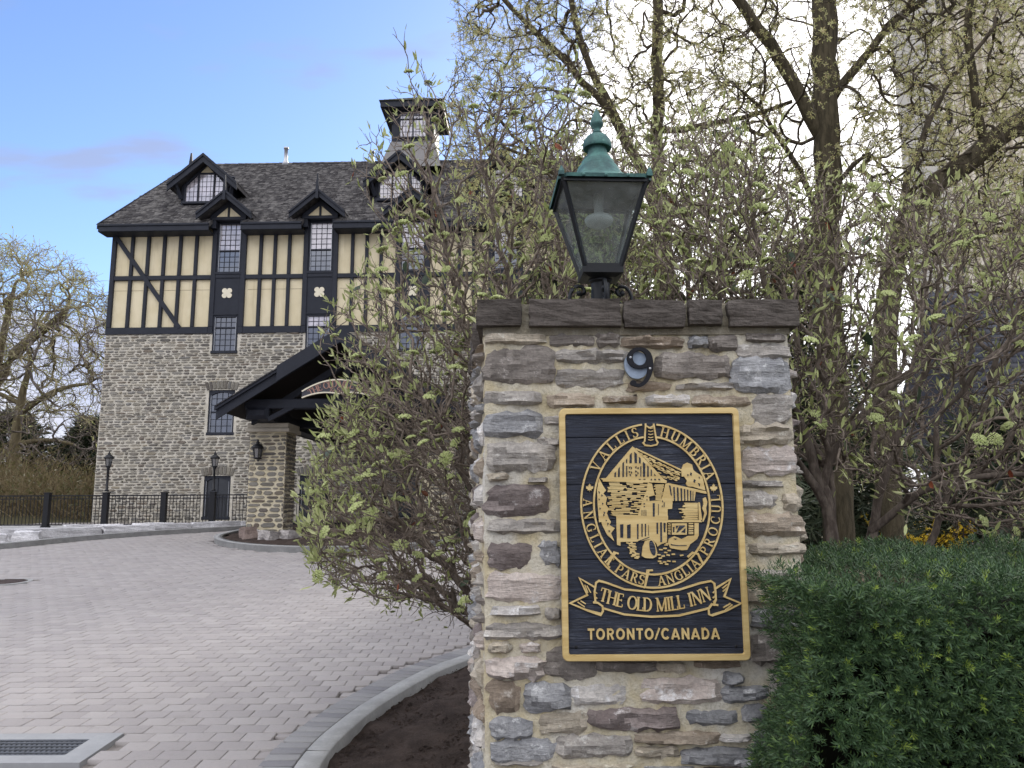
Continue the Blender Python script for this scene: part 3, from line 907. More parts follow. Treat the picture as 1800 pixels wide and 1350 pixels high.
V, F, ids = [], [], {}
inner = offset_line(IL[::-1], -.12)
for j in range(58):
    for i in range(40):
        x, y = -8.2 + i * .2, 17.9 + j * .2
        if inside_poly(x, y, inner):
            ids[(i, j)] = len(V)
            V.append((x, y, ground_z(y) + .06 + rng.uniform(0, .05)))
for (i, j) in list(ids):
    q = [(i, j), (i + 1, j), (i + 1, j + 1), (i, j + 1)]
    if all(k in ids for k in q):
        F.append([ids[k] for k in q])
# stitch the mulch out to the kerb
tag(link_mesh('island_bed', arrays_mesh('island_bed', V, F, M_SOIL)), kind='structure')
V = [(x, y, ground_z(y) + .045) for x, y in IL[::-1]] + [(-4.4 + (x + 4.4) * .8, 23.5 + (y - 23.5) * .9, ground_z(23.5 + (y - 23.5) * .9) + .045) for x, y in IL[::-1]]
n = len(IL)
F = [(i, i + 1, n + i + 1, n + i) for i in range(n - 1)]
tag(link_mesh('island_bed_edge', arrays_mesh('island_bed_edge', V, F, M_SOIL)), kind='structure')

# ------------------------------------------------------------------ the paved drive
FAR_KERB = [(-30.0, 13.0), (-19.0, 15.6), (-14.0, 17.6), (-12.45, 19.06), (-11.93, 20.5), (-11.2, 22.05), (-10.2, 23.4), (-8.7, 24.85), (-7.9, 26.6), (-7.0, 28.6), (-6.4, 29.6)]
FK = smooth_line(FAR_KERB, .4)
V, F = [], []
dy_ = [-4 + .3 * i for i in range(113)]
for y in dy_:
    if y < 2.6:
        xr = -.1
    else:
        xr = max([p[0] for p in KL if abs(p[1] - y) < .22] or [9.0])
    V += [(-34, y, ground_z(y) - .035), (xr + .05, y, ground_z(y) - .035)]
F = [(2 * i, 2 * i + 1, 2 * i + 3, 2 * i + 2) for i in range(len(dy_) - 1)]
drive_bed = link_mesh('driveway', arrays_mesh('driveway', V, F, M_SAND))
tag(drive_bed, kind='structure')


def far_y(x):
    for a, b in zip(FK[:-1], FK[1:]):
        if a[0] <= x <= b[0]:
            return a[1] + (b[1] - a[1]) * (x - a[0]) / (b[0] - a[0] + 1e-9)
    return 13.0 if x < -30 else 29.6


DRAIN = (-4.05, -2.72, 5.12, 5.67)
PX, PY = .21, .168


def unit_paver(c=.06, depth=.5):
    h = .5
    return (np.array([(-h, -h, -depth), (h, -h, -depth), (h, h, -depth), (-h, h, -depth), (-h, -h, -.035), (h, -h, -.035), (h, h, -.035), (-h, h, -.035),
                      (-h + c * .6, -h + c, 0), (h - c * .6, -h + c, 0), (h - c * .6, h - c, 0), (-h + c * .6, h - c, 0)]),
            np.array([(0, 1, 5, 4), (1, 2, 6, 5), (2, 3, 7, 6), (3, 0, 4, 7), (4, 5, 9, 8), (5, 6, 10, 9), (6, 7, 11, 10), (7, 4, 8, 11), (8, 9, 10, 11)]))


UPV, UPF = unit_paver()
near, far = [], []
row = 0
y = 2.4
while y < 27.5:
    x = -19.5 + (PX / 2 if row % 2 else 0) + rng.uniform(-.01, .01)
    while x < 1.2:
        ok = abs(x) / max(y, .1) < (1.35 if y < 11 else .85) and y < far_y(x) - .12
        if ok and x > -2.4:
            ok = left_of_kerb(x, y, .27)
        if ok and -8.7 < x < -.2 and y > 17:
            ok = not inside_poly(x, y, IL) and min((x - p[0]) ** 2 + (y - p[1]) ** 2 for p in IL) > .012
        if ok and DRAIN[0] - .1 < x < DRAIN[1] + .1 and DRAIN[2] - .08 < y < DRAIN[3] + .08:
            ok = False
        if ok and (x + 8.55) ** 2 + (y - 13.3) ** 2 < .20:
            ok = False
        if ok:
            p = (x + rng.uniform(-.002, .002), y + rng.uniform(-.002, .002), ground_z(y) + rng.uniform(-.0025, .0025))
            if y > 4.85 and -x / y < .68 and y < 8.2:
                near.append(p)
            else:
                far.append(p)
        x += PX
    y += PY
    row += 1
near.sort(key=lambda p: p[1])
far += near[300:]
near = near[:300]
pav_me = arrays_mesh('paver', UPV * np.array([PX - .006, PY - .006, .07]), UPF, M_PAVER)
for p in near:
    link_mesh('paver', pav_me, drive_bed, p, (R(2.29) + rng.gauss(0, .004), rng.gauss(0, .005), rng.gauss(0, .004)))
D = np.array([(rng.gauss(0, .005), -.04 + rng.gauss(0, .004), 1) for _ in far])
Rm = np.zeros((len(far), 3, 3))
Dn = D / np.linalg.norm(D, axis=1)[:, None]
Xa = np.tile(np.array([1., 0, 0]), (len(far), 1))
Ya = np.cross(Dn, Xa)
Ya /= np.linalg.norm(Ya, axis=1)[:, None]
Xa = np.cross(Ya, Dn)
Rm = np.stack([Xa, Ya, Dn], axis=-1)
V, F = scatter(UPV, UPF, np.array(far), Rm, np.tile(np.array([PX - .006, PY - .006, .07]), (len(far), 1)))
pf = link_mesh('paver_field', arrays_mesh('paver_field', V, F, M_PAVER), drive_bed)
tag(pf, kind='stuff')
# course of darker edging pavers laid across the line of the kerb
E1 = offset_line(KL, -.012)
acc, last, k = 0.0, None, 0
edge_me = arrays_mesh('edging_paver', UPV * np.array([.215, .092, .07]), UPF, M_EDGE)
for i in range(len(KL) - 1):
    a, b = KL[i], KL[i + 1]
    L = math.hypot(b[0] - a[0], b[1] - a[1])
    while acc < L:
        t = acc / L
        x, y = a[0] + (b[0] - a[0]) * t, a[1] + (b[1] - a[1]) * t
        tx, ty = (b[0] - a[0]) / L, (b[1] - a[1]) / L
        cx, cy = x - ty * .125, y + tx * .125
        if 4.3 < y < 12:
            link_mesh('edging_paver', edge_me, drive_bed, (cx, cy, ground_z(cy) + .004 + rng.uniform(-.001, .001)), (R(2.29), 0, math.atan2(ty, tx) - math.pi / 2))
        acc += .104
    acc -= L
# fill pieces between the edging course and the field
fill = []
for i in range(0, len(KL) - 1):
    x, y = KL[i]
    if 4.3 < y < 12:
        a, b = KL[i], KL[i + 1]
        L = math.hypot(b[0] - a[0], b[1] - a[1])
        tx, ty = (b[0] - a[0]) / L, (b[1] - a[1]) / L
        fill.append((x - ty * .275, y + tx * .275, ground_z(y) - .009))
V, F = scatter(UPV, UPF, np.array(fill), np.stack([np.eye(3)] * len(fill)), np.tile(np.array([.135, .145, .05]), (len(fill), 1)))
tag(link_mesh('cut_paver', arrays_mesh('cut_paver', V, F, M_PAVER), drive_bed), kind='stuff')

# far kerb of the drive
V, F = kerb_mesh(FK, -.2, .13, .05)
tag(link_mesh('far_kerb', arrays_mesh('far_kerb', V, F, M_CONC)), kind='structure')
V, F = [], []
n = len(FK)
back = offset_line(FK, -.15)
for x, y in back:
    V.append((x, y, ground_z(y) + .08))
for x, y in back:
    V.append((x - .4, 27.2, ground_z(27.2) + .02))
F = [(i, n + i, n + i + 1, i + 1) for i in range(n - 1)]
M_GRAVEL = soil_mat('pale_gravel', srgb(206, 204, 202), srgb(182, 180, 178), srgb(240, 238, 236))
tag(link_mesh('gravel_verge', arrays_mesh('gravel_verge', V, F, M_GRAVEL)), kind='structure')

# storm drain
dr = empty('storm_drain', (0, 0, 0), 0, 'rectangular storm drain with concrete surround and slotted iron grate in the paving', 'drain')
x0, x1, y0, y1 = DRAIN
zf = lambda y: ground_z(y)
mb = MB()
zc = ground_z((y0 + y1) / 2)
ix0, ix1, iy0, iy1 = x0 + .17, x1 - .17, y0 + .13, y1 - .12
for a, b, c, d in ((x0, x1, y0, iy0), (x0, x1, iy1, y1), (x0, ix0, iy0, iy1), (ix1, x1, iy0, iy1)):
    mb.add([(a, c, zf(c) + .003), (b, c, zf(c) + .003), (b, d, zf(d) + .003), (a, d, zf(d) + .003), (a, c, zf(c) - .2), (b, c, zf(c) - .2), (b, d, zf(d) - .2), (a, d, zf(d) - .2)],
           [(0, 1, 2, 3), (0, 4, 5, 1), (1, 5, 6, 2), (2, 6, 7, 3), (3, 7, 4, 0)])
mb.build('concrete_surround', plain_mat('drain_concrete', srgb(148, 149, 151), .85, .2, .1, 5, .3), dr)
MB().add([(ix0, iy0, zc - .12), (ix1, iy0, zc - .12), (ix1, iy1, zc - .12), (ix0, iy1, zc - .12)], [(0, 1, 2, 3)]).build('sump', plain_mat('sump_dark', srgb(30, 30, 32)), dr)
M_GRATE = plain_mat('cast_grate', srgb(96, 98, 102), .6, .5, .2, 20, .2, .4)
for k in range(6):
    yy = iy0 + (iy1 - iy0) * (k + .0) / 5
    yy = min(max(yy, iy0 + .012), iy1 - .012)
    MB().box(ix0, ix1, yy - .010, yy + .010, zf(yy) - .04, zf(yy) + .002).build('grate_bar', M_GRATE, dr)
nb = int((ix1 - ix0) / .034)
gm = MB()
for k in range(nb):
    xx = ix0 + .034 * (k + .5)
    gm.add([(xx - .009, iy0, zf(iy0) - .004), (xx + .009, iy0, zf(iy0) - .004), (xx + .009, iy1, zf(iy1) - .004), (xx - .009, iy1, zf(iy1) - .004),
            (xx - .009, iy0, zf(iy0) - .04), (xx + .009, iy0, zf(iy0) - .04), (xx + .009, iy1, zf(iy1) - .04), (xx - .009, iy1, zf(iy1) - .04)],
           [(0, 1, 2, 3), (0, 4, 5, 1), (1, 5, 6, 2), (2, 6, 7, 3), (3, 7, 4, 0)])
gm.build('cross_bars', M_GRATE, dr)
# manhole
mh = empty('manhole_cover', (-8.55, 13.3, ground_z(13.3)), 0, 'round dark iron manhole cover set in the paving at the left edge', 'manhole')
M_RUST = plain_mat('rusty_iron', srgb(82, 72, 70), .8, .3, .25, 14, .3)
MB().lathe([(.40, -.05), (.40, .006), (.33, .006), (.33, -.02)], 40).build('ring', M_CONC, mh, rot=(R(2.29), 0, 0))
cv = MB().lathe([(.325, -.05), (.325, .004), (.31, .008), (.05, .008), (.0, .008)], 36)
for a in range(-4, 5):
    w = math.sqrt(max(.0, .29 ** 2 - (a * .06) ** 2))
    cv.box(-w, w, a * .06 - .012, a * .06 + .012, .006, .016)
cv.build('lid', M_RUST, mh, rot=(R(2.29), 0, 0))

# ------------------------------------------------------------------ the inn: stone below, timber framing above
inn = empty('inn_building', (-16.18, 30.0, 0), R(-1.5), 'large stone and half-timbered inn with cream panels, dark beams and shingled roof', 'building')
LW = 19.5                       # length of the front
COLS = [4.80, 8.52, 12.24, 15.96]
Z0, ZT, ZM, ZE = 0.80, 8.45, 10.63, 12.50
TH = .30
holes = []
for c in COLS:
    holes += [(c - .50, c + .50, 10.78, 12.95), (c - .50, c + .50, 7.55, 9.05), (c - .52, c + .52, 4.30, 6.05), (c - .52, c + .52, 1.06, 2.70)]
# stone storeys
mb = MB()
for a, b, c, d in rectangles(0, LW, Z0, ZT - .02, holes):
    mb.box(a, b, 0, TH, c, d)
stone_wall = mb.build('stone_wall', M_MORTAR_F, inn)
mb = MB().box(0, .3, TH, 14, Z0, ZE).box(LW - .3, LW, TH, 14, Z0, ZE).box(0, LW, 13.7, 14, Z0, ZE).box(.3, LW - .3, 1.2, 1.3, Z0, ZE)
mb.build('side_walls', M_MORTAR_F, inn)
units = [rubble_unit(rng, 10) for _ in range(14)]
unit_me = [u.mesh('stone', M_STONE_F) for u in units]
big_holes = [(h[0] - .10, h[1] + .10, h[2] - .06, h[3] + (.30 if h[3] < 7 else .06)) for h in holes]
rows_ = rubble_rows(rng, 0.0, LW, Z0, ZT - .05, big_holes, (.07, .15), (.14, .52), .026)
vis = sorted([r_ for r_ in rows_ if r_[0] < 7.6], key=lambda q: -(q[1] - q[0]) * (q[3] - q[2]))[:250]
vis_set = set(vis)
parts_ = []
for (a, b, c, d) in rows_:
    k = rng.randrange(len(units))
    pro = rng.uniform(.015, .045)
    rz = rng.uniform(-.05, .05)
    if (a, b, c, d) in vis_set:
        link_mesh('stone', unit_me[k], stone_wall, ((a + b) / 2, -pro, (c + d) / 2), (0, rz, 0), (b - a, pro + .02, d - c))
    else:
        M = np.array(Matrix.Rotation(rz, 3, 'Y'))
        uv = np.array(units[k].v)
        uq = np.array([f for f in units[k].f if len(f) == 4])
        V = (uv * np.array([b - a, pro + .02, d - c])) @ M.T + np.array([(a + b) / 2, -pro, (c + d) / 2])
        n0 = 10
        caps_ = np.array([(0, 1, 2, 9), (9, 2, 3, 8), (8, 3, 4, 7), (7, 4, 5, 6)])
        parts_.append((V, np.concatenate([uq, caps_])))
V, F = join(parts_)
tag(link_mesh('stones_small', arrays_mesh('stones_small', V, F, M_STONE_F), stone_wall), kind='stuff')
# quoins on the left corner return
parts_ = []
for (a, b, c, d) in rubble_rows(rng, 0.0, 6.0, Z0, ZT - .05, [], (.10, .19), (.2, .6), .03):
    k = rng.randrange(len(units))
    uv = np.array(units[k].v) * np.array([b - a, .04, d - c])
    V = np.stack([-.03 + uv[:, 1], (a + b) / 2 - uv[:, 0], (c + d) / 2 + uv[:, 2]], axis=1)
    parts_.append((V, np.concatenate([np.array([f for f in units[k].f if len(f) == 4]), caps_])))
V, F = join(parts_)
tag(link_mesh('stones_side', arrays_mesh('stones_side', V, F, M_STONE_F), stone_wall), kind='stuff')
# voussoirs over the two lower rows of windows
M_VOUS = facade_stone('voussoirs', .8)
for c in COLS:
    for zt in (6.05, 2.70):
        for k in range(9):
            t = (k - 4) / 4
            cx, cz = c + t * .58, zt + .20 - .05 * t * t
            link_mesh('arch_stone', bpy.data.meshes.get('arch_stone') or MB().cbox(-.055, .055, -.045, .06, -.15, .15, .012).mesh('arch_stone', M_VOUS), stone_wall, (cx, rng.uniform(-.006, .004), cz), (0, t * .28, 0))

# timber storeys
mb = MB()
for a, b, c, d in rectangles(0, LW, ZT - .02, ZE + .3, holes):
    mb.box(a, b, .06, TH, c, d)
stucco_wall = mb.build('stucco_panel_wall', M_STUCCO, inn)


def beam(a, b, c, d, y0=-.05, name='timber_beam', y1=.08):
    return MB().cbox(a, b, y0, y1, c, d, .012).build(name, M_NAVY, inn)


edges = [0.0] + [v for c in COLS for v in (c - .70, c + .70)] + [LW]
for k in range(0, len(edges), 2):
    a, b = edges[k], edges[k + 1]
    beam(a - (.02 if k == 0 else 0), b, ZT - .14, ZT + .14, -.055)          # sill beam
    beam(a + (.16 if k == 0 else 0), b, ZM - .09, ZM + .09, -.046)
    if k == 0:
        beam(a - .015, a + .16, ZT + .143, ZE, -.056)
    nb_ = {0: 5, len(edges) - 2: 4}.get(k, 3)
    lo = a + .16 if k == 0 else a
    for i in range(nb_):
        x = lo + (b - lo) * (i + 1) / (nb_ + 1)
        beam(x - .065, x + .065, ZT + .143, ZM - .093)
        beam(x - .065, x + .065, ZM + .093, ZE)
# brace at the left end
mb = MB().bar((.10, -.062, 12.35), (2.92, -.062, ZT + .10), .03, .15, (0, 1, 0))
d_ = Vector((2.82, 0, -3.8)).normalized()
mb = MB()
w_ = Vector((d_.z, 0, -d_.x)) * .08
p, q = Vector((.10, 0, 12.40)), Vector((2.95, 0, ZT + .1))
mb.add([p - w_, q - w_, q + w_, p + w_], [])
pp = [(v.x, v.z) for v in (p - w_, q - w_, q + w_, p + w_)]
MB().prism(pp, -.066, .03).build('diagonal_brace', M_NAVY, inn)
# thin joint line in the lower row of panels
for k in range(0, len(edges), 2):
    MB().box(edges[k] + .1, edges[k + 1], .054, .065, 10.12, 10.135).build('panel_joint', plain_mat('joint_%d' % k, srgb(150, 136, 106)), inn)


def window(parent, xc, z0, z1, w, nx, nu, nl, gu, gl, y=-.02, arch=False, frame=.075):
    """sash window: frame (thing's part) with panes and glazing bars as sub-parts"""
    x0, x1 = xc - w / 2, xc + w / 2
    zm = z0 + (z1 - z0) * nl / (nu + nl)
    f = MB()
    f.cbox(x0, x0 + frame, y, y + .14, z0, z1, .012).cbox(x1 - frame, x1, y, y + .14, z0, z1, .012)
    f.cbox(x0 + frame, x1 - frame, y, y + .14, z1 - frame, z1, .012).cbox(x0 - .03, x1 + .03, y - .05, y + .14, z0 - .05, z0 + frame * .8, .012)
    f.cbox(x0 + frame, x1 - frame, y + .02, y + .1, zm - .03, zm + .03, .008)
    if arch:
        n = 12
        top = [(x0 + frame + (w - 2 * frame) * k / n, z1 - frame - .001 - .13 * (abs(2 * k / n - 1) ** 2.0)) for k in range(n + 1)]
        f.prism([(x0 + frame, z1 - frame + .004), (x1 - frame, z1 - frame + .004)] + top[::-1], y + .005, y + .12)
    wo = f.build('window', M_NAVY, parent)
    a, b = x0 + frame, x1 - frame
    for (c, d, m_, n_, g) in ((zm + .03, z1 - frame, nu, 'upper', gu), (z0 + frame * .8, zm - .03, nl, 'lower', gl)):
        MB().box(a, b, y + .075, y + .09, c, d).build('pane', g, wo)
        gb = MB()
        for i in range(1, nx):
            x = a + (b - a) * i / nx
            gb.box(x - .010, x + .010, y + .055, y + .0745, c, d)
        for i in range(1, m_):
            z = c + (d - c) * i / m_
            gb.box(a, b, y + .058, y + .0742, z - .010, z + .010)
        gb.build('glazing_bars', M_NAVY, wo)
    # pale weatherstrip down both sides
    for q in (a, b):
        MB().box(q - .010, q + .010, y + .01, y + .07, z0 + .08, z1 - frame).build('sash_channel', M_GALV, wo)
    return wo


for ci, c in enumerate(COLS):
    window(inn, c, 10.78, 12.92, 1.0, 4, 5, 4, M_GLASS_UP, M_GLASS, -.02)
    window(inn, c, 7.55, 9.05, 1.0, 4, 2, 4, M_GLASS_UP if ci == 1 else M_GLASS, M_GLASS, -.03)
    window(inn, c, 4.32, 6.04, 1.04, 4, 3, 3, M_GLASS, M_GLASS, .02, True)
    window(inn, c, 1.08, 2.69, 1.04, 2, 1, 1, M_GLASS_DK, M_GLASS_DK, .02, True)
    for s_ in (-1, 1):
        beam(c + s_ * .60 - .097, c + s_ * .60 + .097, ZT + .145 if True else 0, 12.93, -.06, 'window_post')
        beam(c + s_ * .60 - .097, c + s_ * .60 + .097, ZT - .141, ZT + .1445, -.058, 'window_post')
    beam(c - .50, c + .50, ZM - .05, ZM + .10, -.052, 'timber_beam')
    # dark panel with a pale quatrefoil
    pn = MB().box(c - .50, c + .50, -.02, .2, 9.12, ZM - .053).build('spandrel_panel', M_NAVY, inn)
    qf = []
    for k in range(48):
        a = 2 * math.pi * k / 48
        r_ = .115 + .125 * abs(math.sin(2 * a)) ** .55
        qf.append((c + r_ * math.cos(a), 9.96 + r_ * math.sin(a)))
    MB().prism(qf, -.045, -.015).build('quatrefoil', M_PALE, pn)
    MB().cbox(c - .50, c + .50, -.05, .1, 9.06, 9.118, .008).build('timber_beam', M_NAVY, inn)

# ------------------------------------------------------------------ roof
SL = .79
EY, EZ = -.60, 12.72            # eave line
RIDGE_Y = 7.0
RZ = EZ + SL * (RIDGE_Y - EY)
roof_z = lambda y: EZ + SL * (y - EY)
cosr, sinr = 1 / math.hypot(1, SL), SL / math.hypot(1, SL)
XL, XR = -.32, LW + .5
mb = MB()
mb.prism([(0, 0)], 0, 0) if False else None
Y1 = .10
Z1 = roof_z(Y1)
V = [(XL, Y1, Z1 - .03), (XR, Y1, Z1 - .03), (XR, RIDGE_Y, RZ - .03), (XL, RIDGE_Y, RZ - .03), (XR, 14.6, EZ - .03), (XL, 14.6, EZ - .03),
     (XL, Y1, Z1 - .20), (XR, Y1, Z1 - .20), (XR, RIDGE_Y, RZ - .22), (XL, RIDGE_Y, RZ - .22), (XR, 14.6, EZ - .2), (XL, 14.6, EZ - .2)]
roof = MB().add(V, [(0, 1, 2, 3), (3, 2, 4, 5), (6, 9, 8, 7), (9, 11, 10, 8), (0, 6, 7, 1), (0, 3, 9, 6), (3, 5, 11, 9), (1, 7, 8, 2), (2, 8, 10, 4), (4, 10, 11, 5)]).build('roof', M_SHINGLE, inn)


def shingle_field(name, parent, x0, x1, y0, y1, zf_, sl, rng_, exp=.15, wmin=.10, wmax=.24, mat=None, skip=None, ragged=.0):
    """overlapping shingles laid on a slope that climbs with y"""
    c_, s_ = 1 / math.hypot(1, sl), sl / math.hypot(1, sl)
    L = (y1 - y0) / c_
    pos, scl = [], []
    n = int(L / exp)
    for j in range(n):
        t = j * exp
        x = x0 - rng_.uniform(0, .1) + rng_.uniform(-ragged, ragged)
        while x < x1:
            w = rng_.uniform(wmin, wmax)
            y = y0 + t * c_
            cx = x + w / 2
            if not (skip and skip(cx, y)):
                pos.append((cx, y + rng_.uniform(-.012, .012) * c_, zf_(y)))
                scl.append((w - .008, exp * rng_.uniform(1.12, 1.22), rng_.uniform(.014, .030)))
            x += w
    tv_ = [(-.5, 0, 0), (.5, 0, 0), (.5, 1, .1), (-.5, 1, .1), (-.5, 0, 1), (.5, 0, 1), (.5, 1, .15), (-.5, 1, .15)]
    tf_ = [(0, 1, 5, 4), (4, 5, 6, 7), (1, 2, 6, 5), (3, 0, 4, 7)]
    rot = np.array([[1, 0, 0], [0, c_, -s_], [0, s_, c_]], float)
    V, F = scatter(tv_, tf_, np.array(pos), np.stack([rot] * len(pos)), np.array(scl))
    o = link_mesh(name, arrays_mesh(name, V, F, mat or M_SHINGLE), parent)
    tag(o, kind='stuff')
    return o


shingle_field('shingles', roof, XL, XR, EY - .04, RIDGE_Y, lambda y: roof_z(y) - .028, SL, rng, ragged=.03, skip=lambda x, y: y < -.02 and any(abs(x - c) < .78 for c in COLS))
rc = MB()
for k in range(int((XR - XL) / .35)):
    x = XL + .35 * k
    z = RZ + rng.uniform(0, .01)
    rc.add([(x, RIDGE_Y - .14, z - .10), (x + .34, RIDGE_Y - .14, z - .10), (x + .34, RIDGE_Y, z + .02), (x, RIDGE_Y, z + .035), (x + .34, RIDGE_Y + .14, z - .1), (x, RIDGE_Y + .14, z - .1)], [(0, 1, 2, 3), (3, 2, 4, 5)])
rc.build('ridge_caps', M_SHINGLE, roof)
# fascia between the little gables, verge boards, finial
for k in range(0, len(edges), 2):
    a, b = edges[k] - (.30 if k == 0 else .06), edges[k + 1] + (.06 if k < len(edges) - 2 else .48)
    fa = MB().cbox(a, b, EY - .03, EY + .02, EZ - .33, EZ - .12, .01).cbox(a, b, EY - .07, EY + .02, EZ - .118, EZ - .03, .01)
    fa.build('fascia', M_NAVY, roof)
    MB().add([(a, EY, EZ - .03), (b, EY, EZ - .03), (b, Y1, Z1 - .0305), (a, Y1, Z1 - .0305), (a, EY, EZ - .2), (b, EY, EZ - .2), (b, Y1, Z1 - .2), (a, Y1, Z1 - .2)], [(0, 1, 2, 3), (7, 6, 5, 4), (0, 4, 5, 1), (1, 5, 6, 2), (3, 7, 4, 0)]).build('eave', M_SHINGLE, roof)
    MB().box(a, b, EY + .021, .05, EZ - .34, EZ - .30).build('eave_soffit', M_NAVY, roof)
for s_ in (0, 1):
    x = XL - .02 if s_ == 0 else XR - .03
    MB().add([(x, EY - .05, EZ - .24), (x, EY - .05, EZ + .0), (x, RIDGE_Y, RZ - .0), (x, RIDGE_Y, RZ - .3), (x + .05, EY - .05, EZ - .24), (x + .05, EY - .05, EZ + .0), (x + .05, RIDGE_Y, RZ - .0), (x + .05, RIDGE_Y, RZ - .3)],
             [(0, 1, 2, 3), (7, 6, 5, 4), (0, 4, 5, 1), (1, 5, 6, 2), (3, 2, 6, 7)]).build('verge_board', M_NAVY, roof)
MB().add([(XL - .08, RIDGE_Y - .09, RZ - .2), (XL + .12, RIDGE_Y - .09, RZ - .2), (XL + .12, RIDGE_Y + .09, RZ - .2), (XL - .08, RIDGE_Y + .09, RZ - .2),
          (XL - .02, RIDGE_Y - .03, RZ + .62), (XL + .05, RIDGE_Y - .03, RZ + .62), (XL + .05, RIDGE_Y + .03, RZ + .62), (XL - .02, RIDGE_Y + .03, RZ + .62)],
         [(0, 1, 5, 4), (1, 2, 6, 5), (2, 3, 7, 6), (3, 0, 4, 7), (4, 5, 6, 7)]).build('ridge_finial', M_NAVY, roof)
# vent pipes
for vx in (4.6, 9.0):
    h_ = .78 if vx < 5 else .5
    MB().lathe([(.22, RZ - .25), (.11, RZ + .05), (.09, RZ + .1), (.09, RZ + h_ - .1), (.125, RZ + h_ - .09), (.125, RZ + h_), (.0, RZ + h_ + .01)], 14, vx, RIDGE_Y - .12).build('vent_pipe', M_GALV, roof, True)


def gable(name, xc, yf, apex, half, sl, depth, board, parent, spike=0.0, thick=.16):
    """little gabled roof running back into the main slope, its verge boards and finial"""
    g = MB()
    zl = apex - half * sl
    V = [(xc - half, yf, zl), (xc, yf, apex), (xc + half, yf, zl), (xc - half, yf + depth, zl), (xc, yf + depth, apex), (xc + half, yf + depth, zl),
         (xc - half, yf, zl - thick), (xc, yf, apex - thick), (xc + half, yf, zl - thick), (xc - half, yf + depth, zl - thick), (xc, yf + depth, apex - thick), (xc + half, yf + depth, zl - thick)]
    g.add(V, [(0, 1, 4, 3), (1, 2, 5, 4), (6, 9, 10, 7), (7, 10, 11, 8), (0, 3, 9, 6), (2, 8, 11, 5), (0, 6, 7, 1), (1, 7, 8, 2)])
    r_ = g.build(name, M_SHINGLE, parent)
    for s_ in (-1, 1):
        for (off, y0, y1, hh) in ((0.0, yf - .07, yf - .002, board), (.03, yf - .12, yf - .0705, board * .34)):
            top = off
            pl = [(xc + s_ * .001, apex + top), (xc + s_ * (half + .03), zl + top - .03 * sl), (xc + s_ * (half + .03), zl + top - hh - .03 * sl), (xc + s_ * .001, apex + top - hh * 1.15)]
            MB().prism(pl, y0, y1).build('verge_board', M_NAVY, r_)
        # few courses of shingles on each side
        sh = MB()
        n = max(3, int(half * math.hypot(1, sl) / .17))
        for j in range(n):
            t0, t1 = j / n, (j + 1) / n
            xa, xb = xc + s_ * half * (1 - t0), xc + s_ * half * (1 - t1)
            za, zb = zl + (apex - zl) * t0, zl + (apex - zl) * t1
            y = yf - .02
            while y < yf + depth:
                w = rng.uniform(.1, .22)
                e = rng.uniform(.018, .03)
                sh.add([(xa + s_ * .02, y, za + .005), (xa + s_ * .02, y + w - .01, za + .005), (xa + s_ * .02, y, za + e + .005), (xa + s_ * .02, y + w - .01, za + e + .005), (xb, y, zb + .012), (xb, y + w - .01, zb + .012)],
                       [(0, 1, 3, 2), (2, 3, 5, 4), (0, 2, 4), (1, 5, 3)])
                y += w
        tag(sh.build('shingles', M_SHINGLE, r_), kind='stuff')
    if spike:
        MB().add([(xc - .055, yf - .15, apex - .42), (xc + .055, yf - .15, apex - .42), (xc + .055, yf - .06, apex - .42), (xc - .055, yf - .06, apex - .42),
                  (xc - .055, yf - .15, apex + .12), (xc + .055, yf - .15, apex + .12), (xc + .055, yf - .06, apex + .12), (xc - .055, yf - .06, apex + .12),
                  (xc - .02, yf - .12, apex + spike), (xc + .02, yf - .12, apex + spike), (xc + .02, yf - .08, apex + spike), (xc - .02, yf - .08, apex + spike)],
                 [(3, 2, 1, 0), (0, 1, 5, 4), (1, 2, 6, 5), (2, 3, 7, 6), (3, 0, 4, 7), (4, 5, 9, 8), (5, 6, 10, 9), (6, 7, 11, 10), (7, 4, 8, 11), (8, 9, 10, 11)]).build('finial', M_NAVY, r_)
    return r_


for c in COLS:
    # cream gable over each window
    fy = -.28
    gw = MB().prism([(c - .62, 12.935), (c + .62, 12.935), (c + .62, 13.02), (c, 13.60), (c - .62, 13.02)], fy + .02, .9).build('gable_wall', M_STUCCO, inn)
    MB().cbox(c - .72, c + .72, fy - .02, .3, 12.93, 13.06, .01).build('gable_beam', M_NAVY, gw)
    MB().cbox(c - .045, c + .045, fy - .015, fy + .1, 13.063, 13.75, .01).build('gable_post', M_NAVY, gw)
    for s_ in (-1, 1):
        MB().prism([(c + s_ * .72, 12.935), (c + s_ * .72, 13.12), (c, 13.72), (c, 13.50), (c + s_ * .50, 13.063), (c + s_ * .55, 12.935)], fy - .012, .25).build('gable_beam', M_NAVY, gw)
        MB().box(c + s_ * .60 - .1, c + s_ * .60 + .1, -.27, .02, 12.6, 12.929).build('gable_cheek', M_NAVY, gw)
    gable('window_gable', c, -.72, 13.98, 1.08, .86, 2.6, .24, roof, .62)


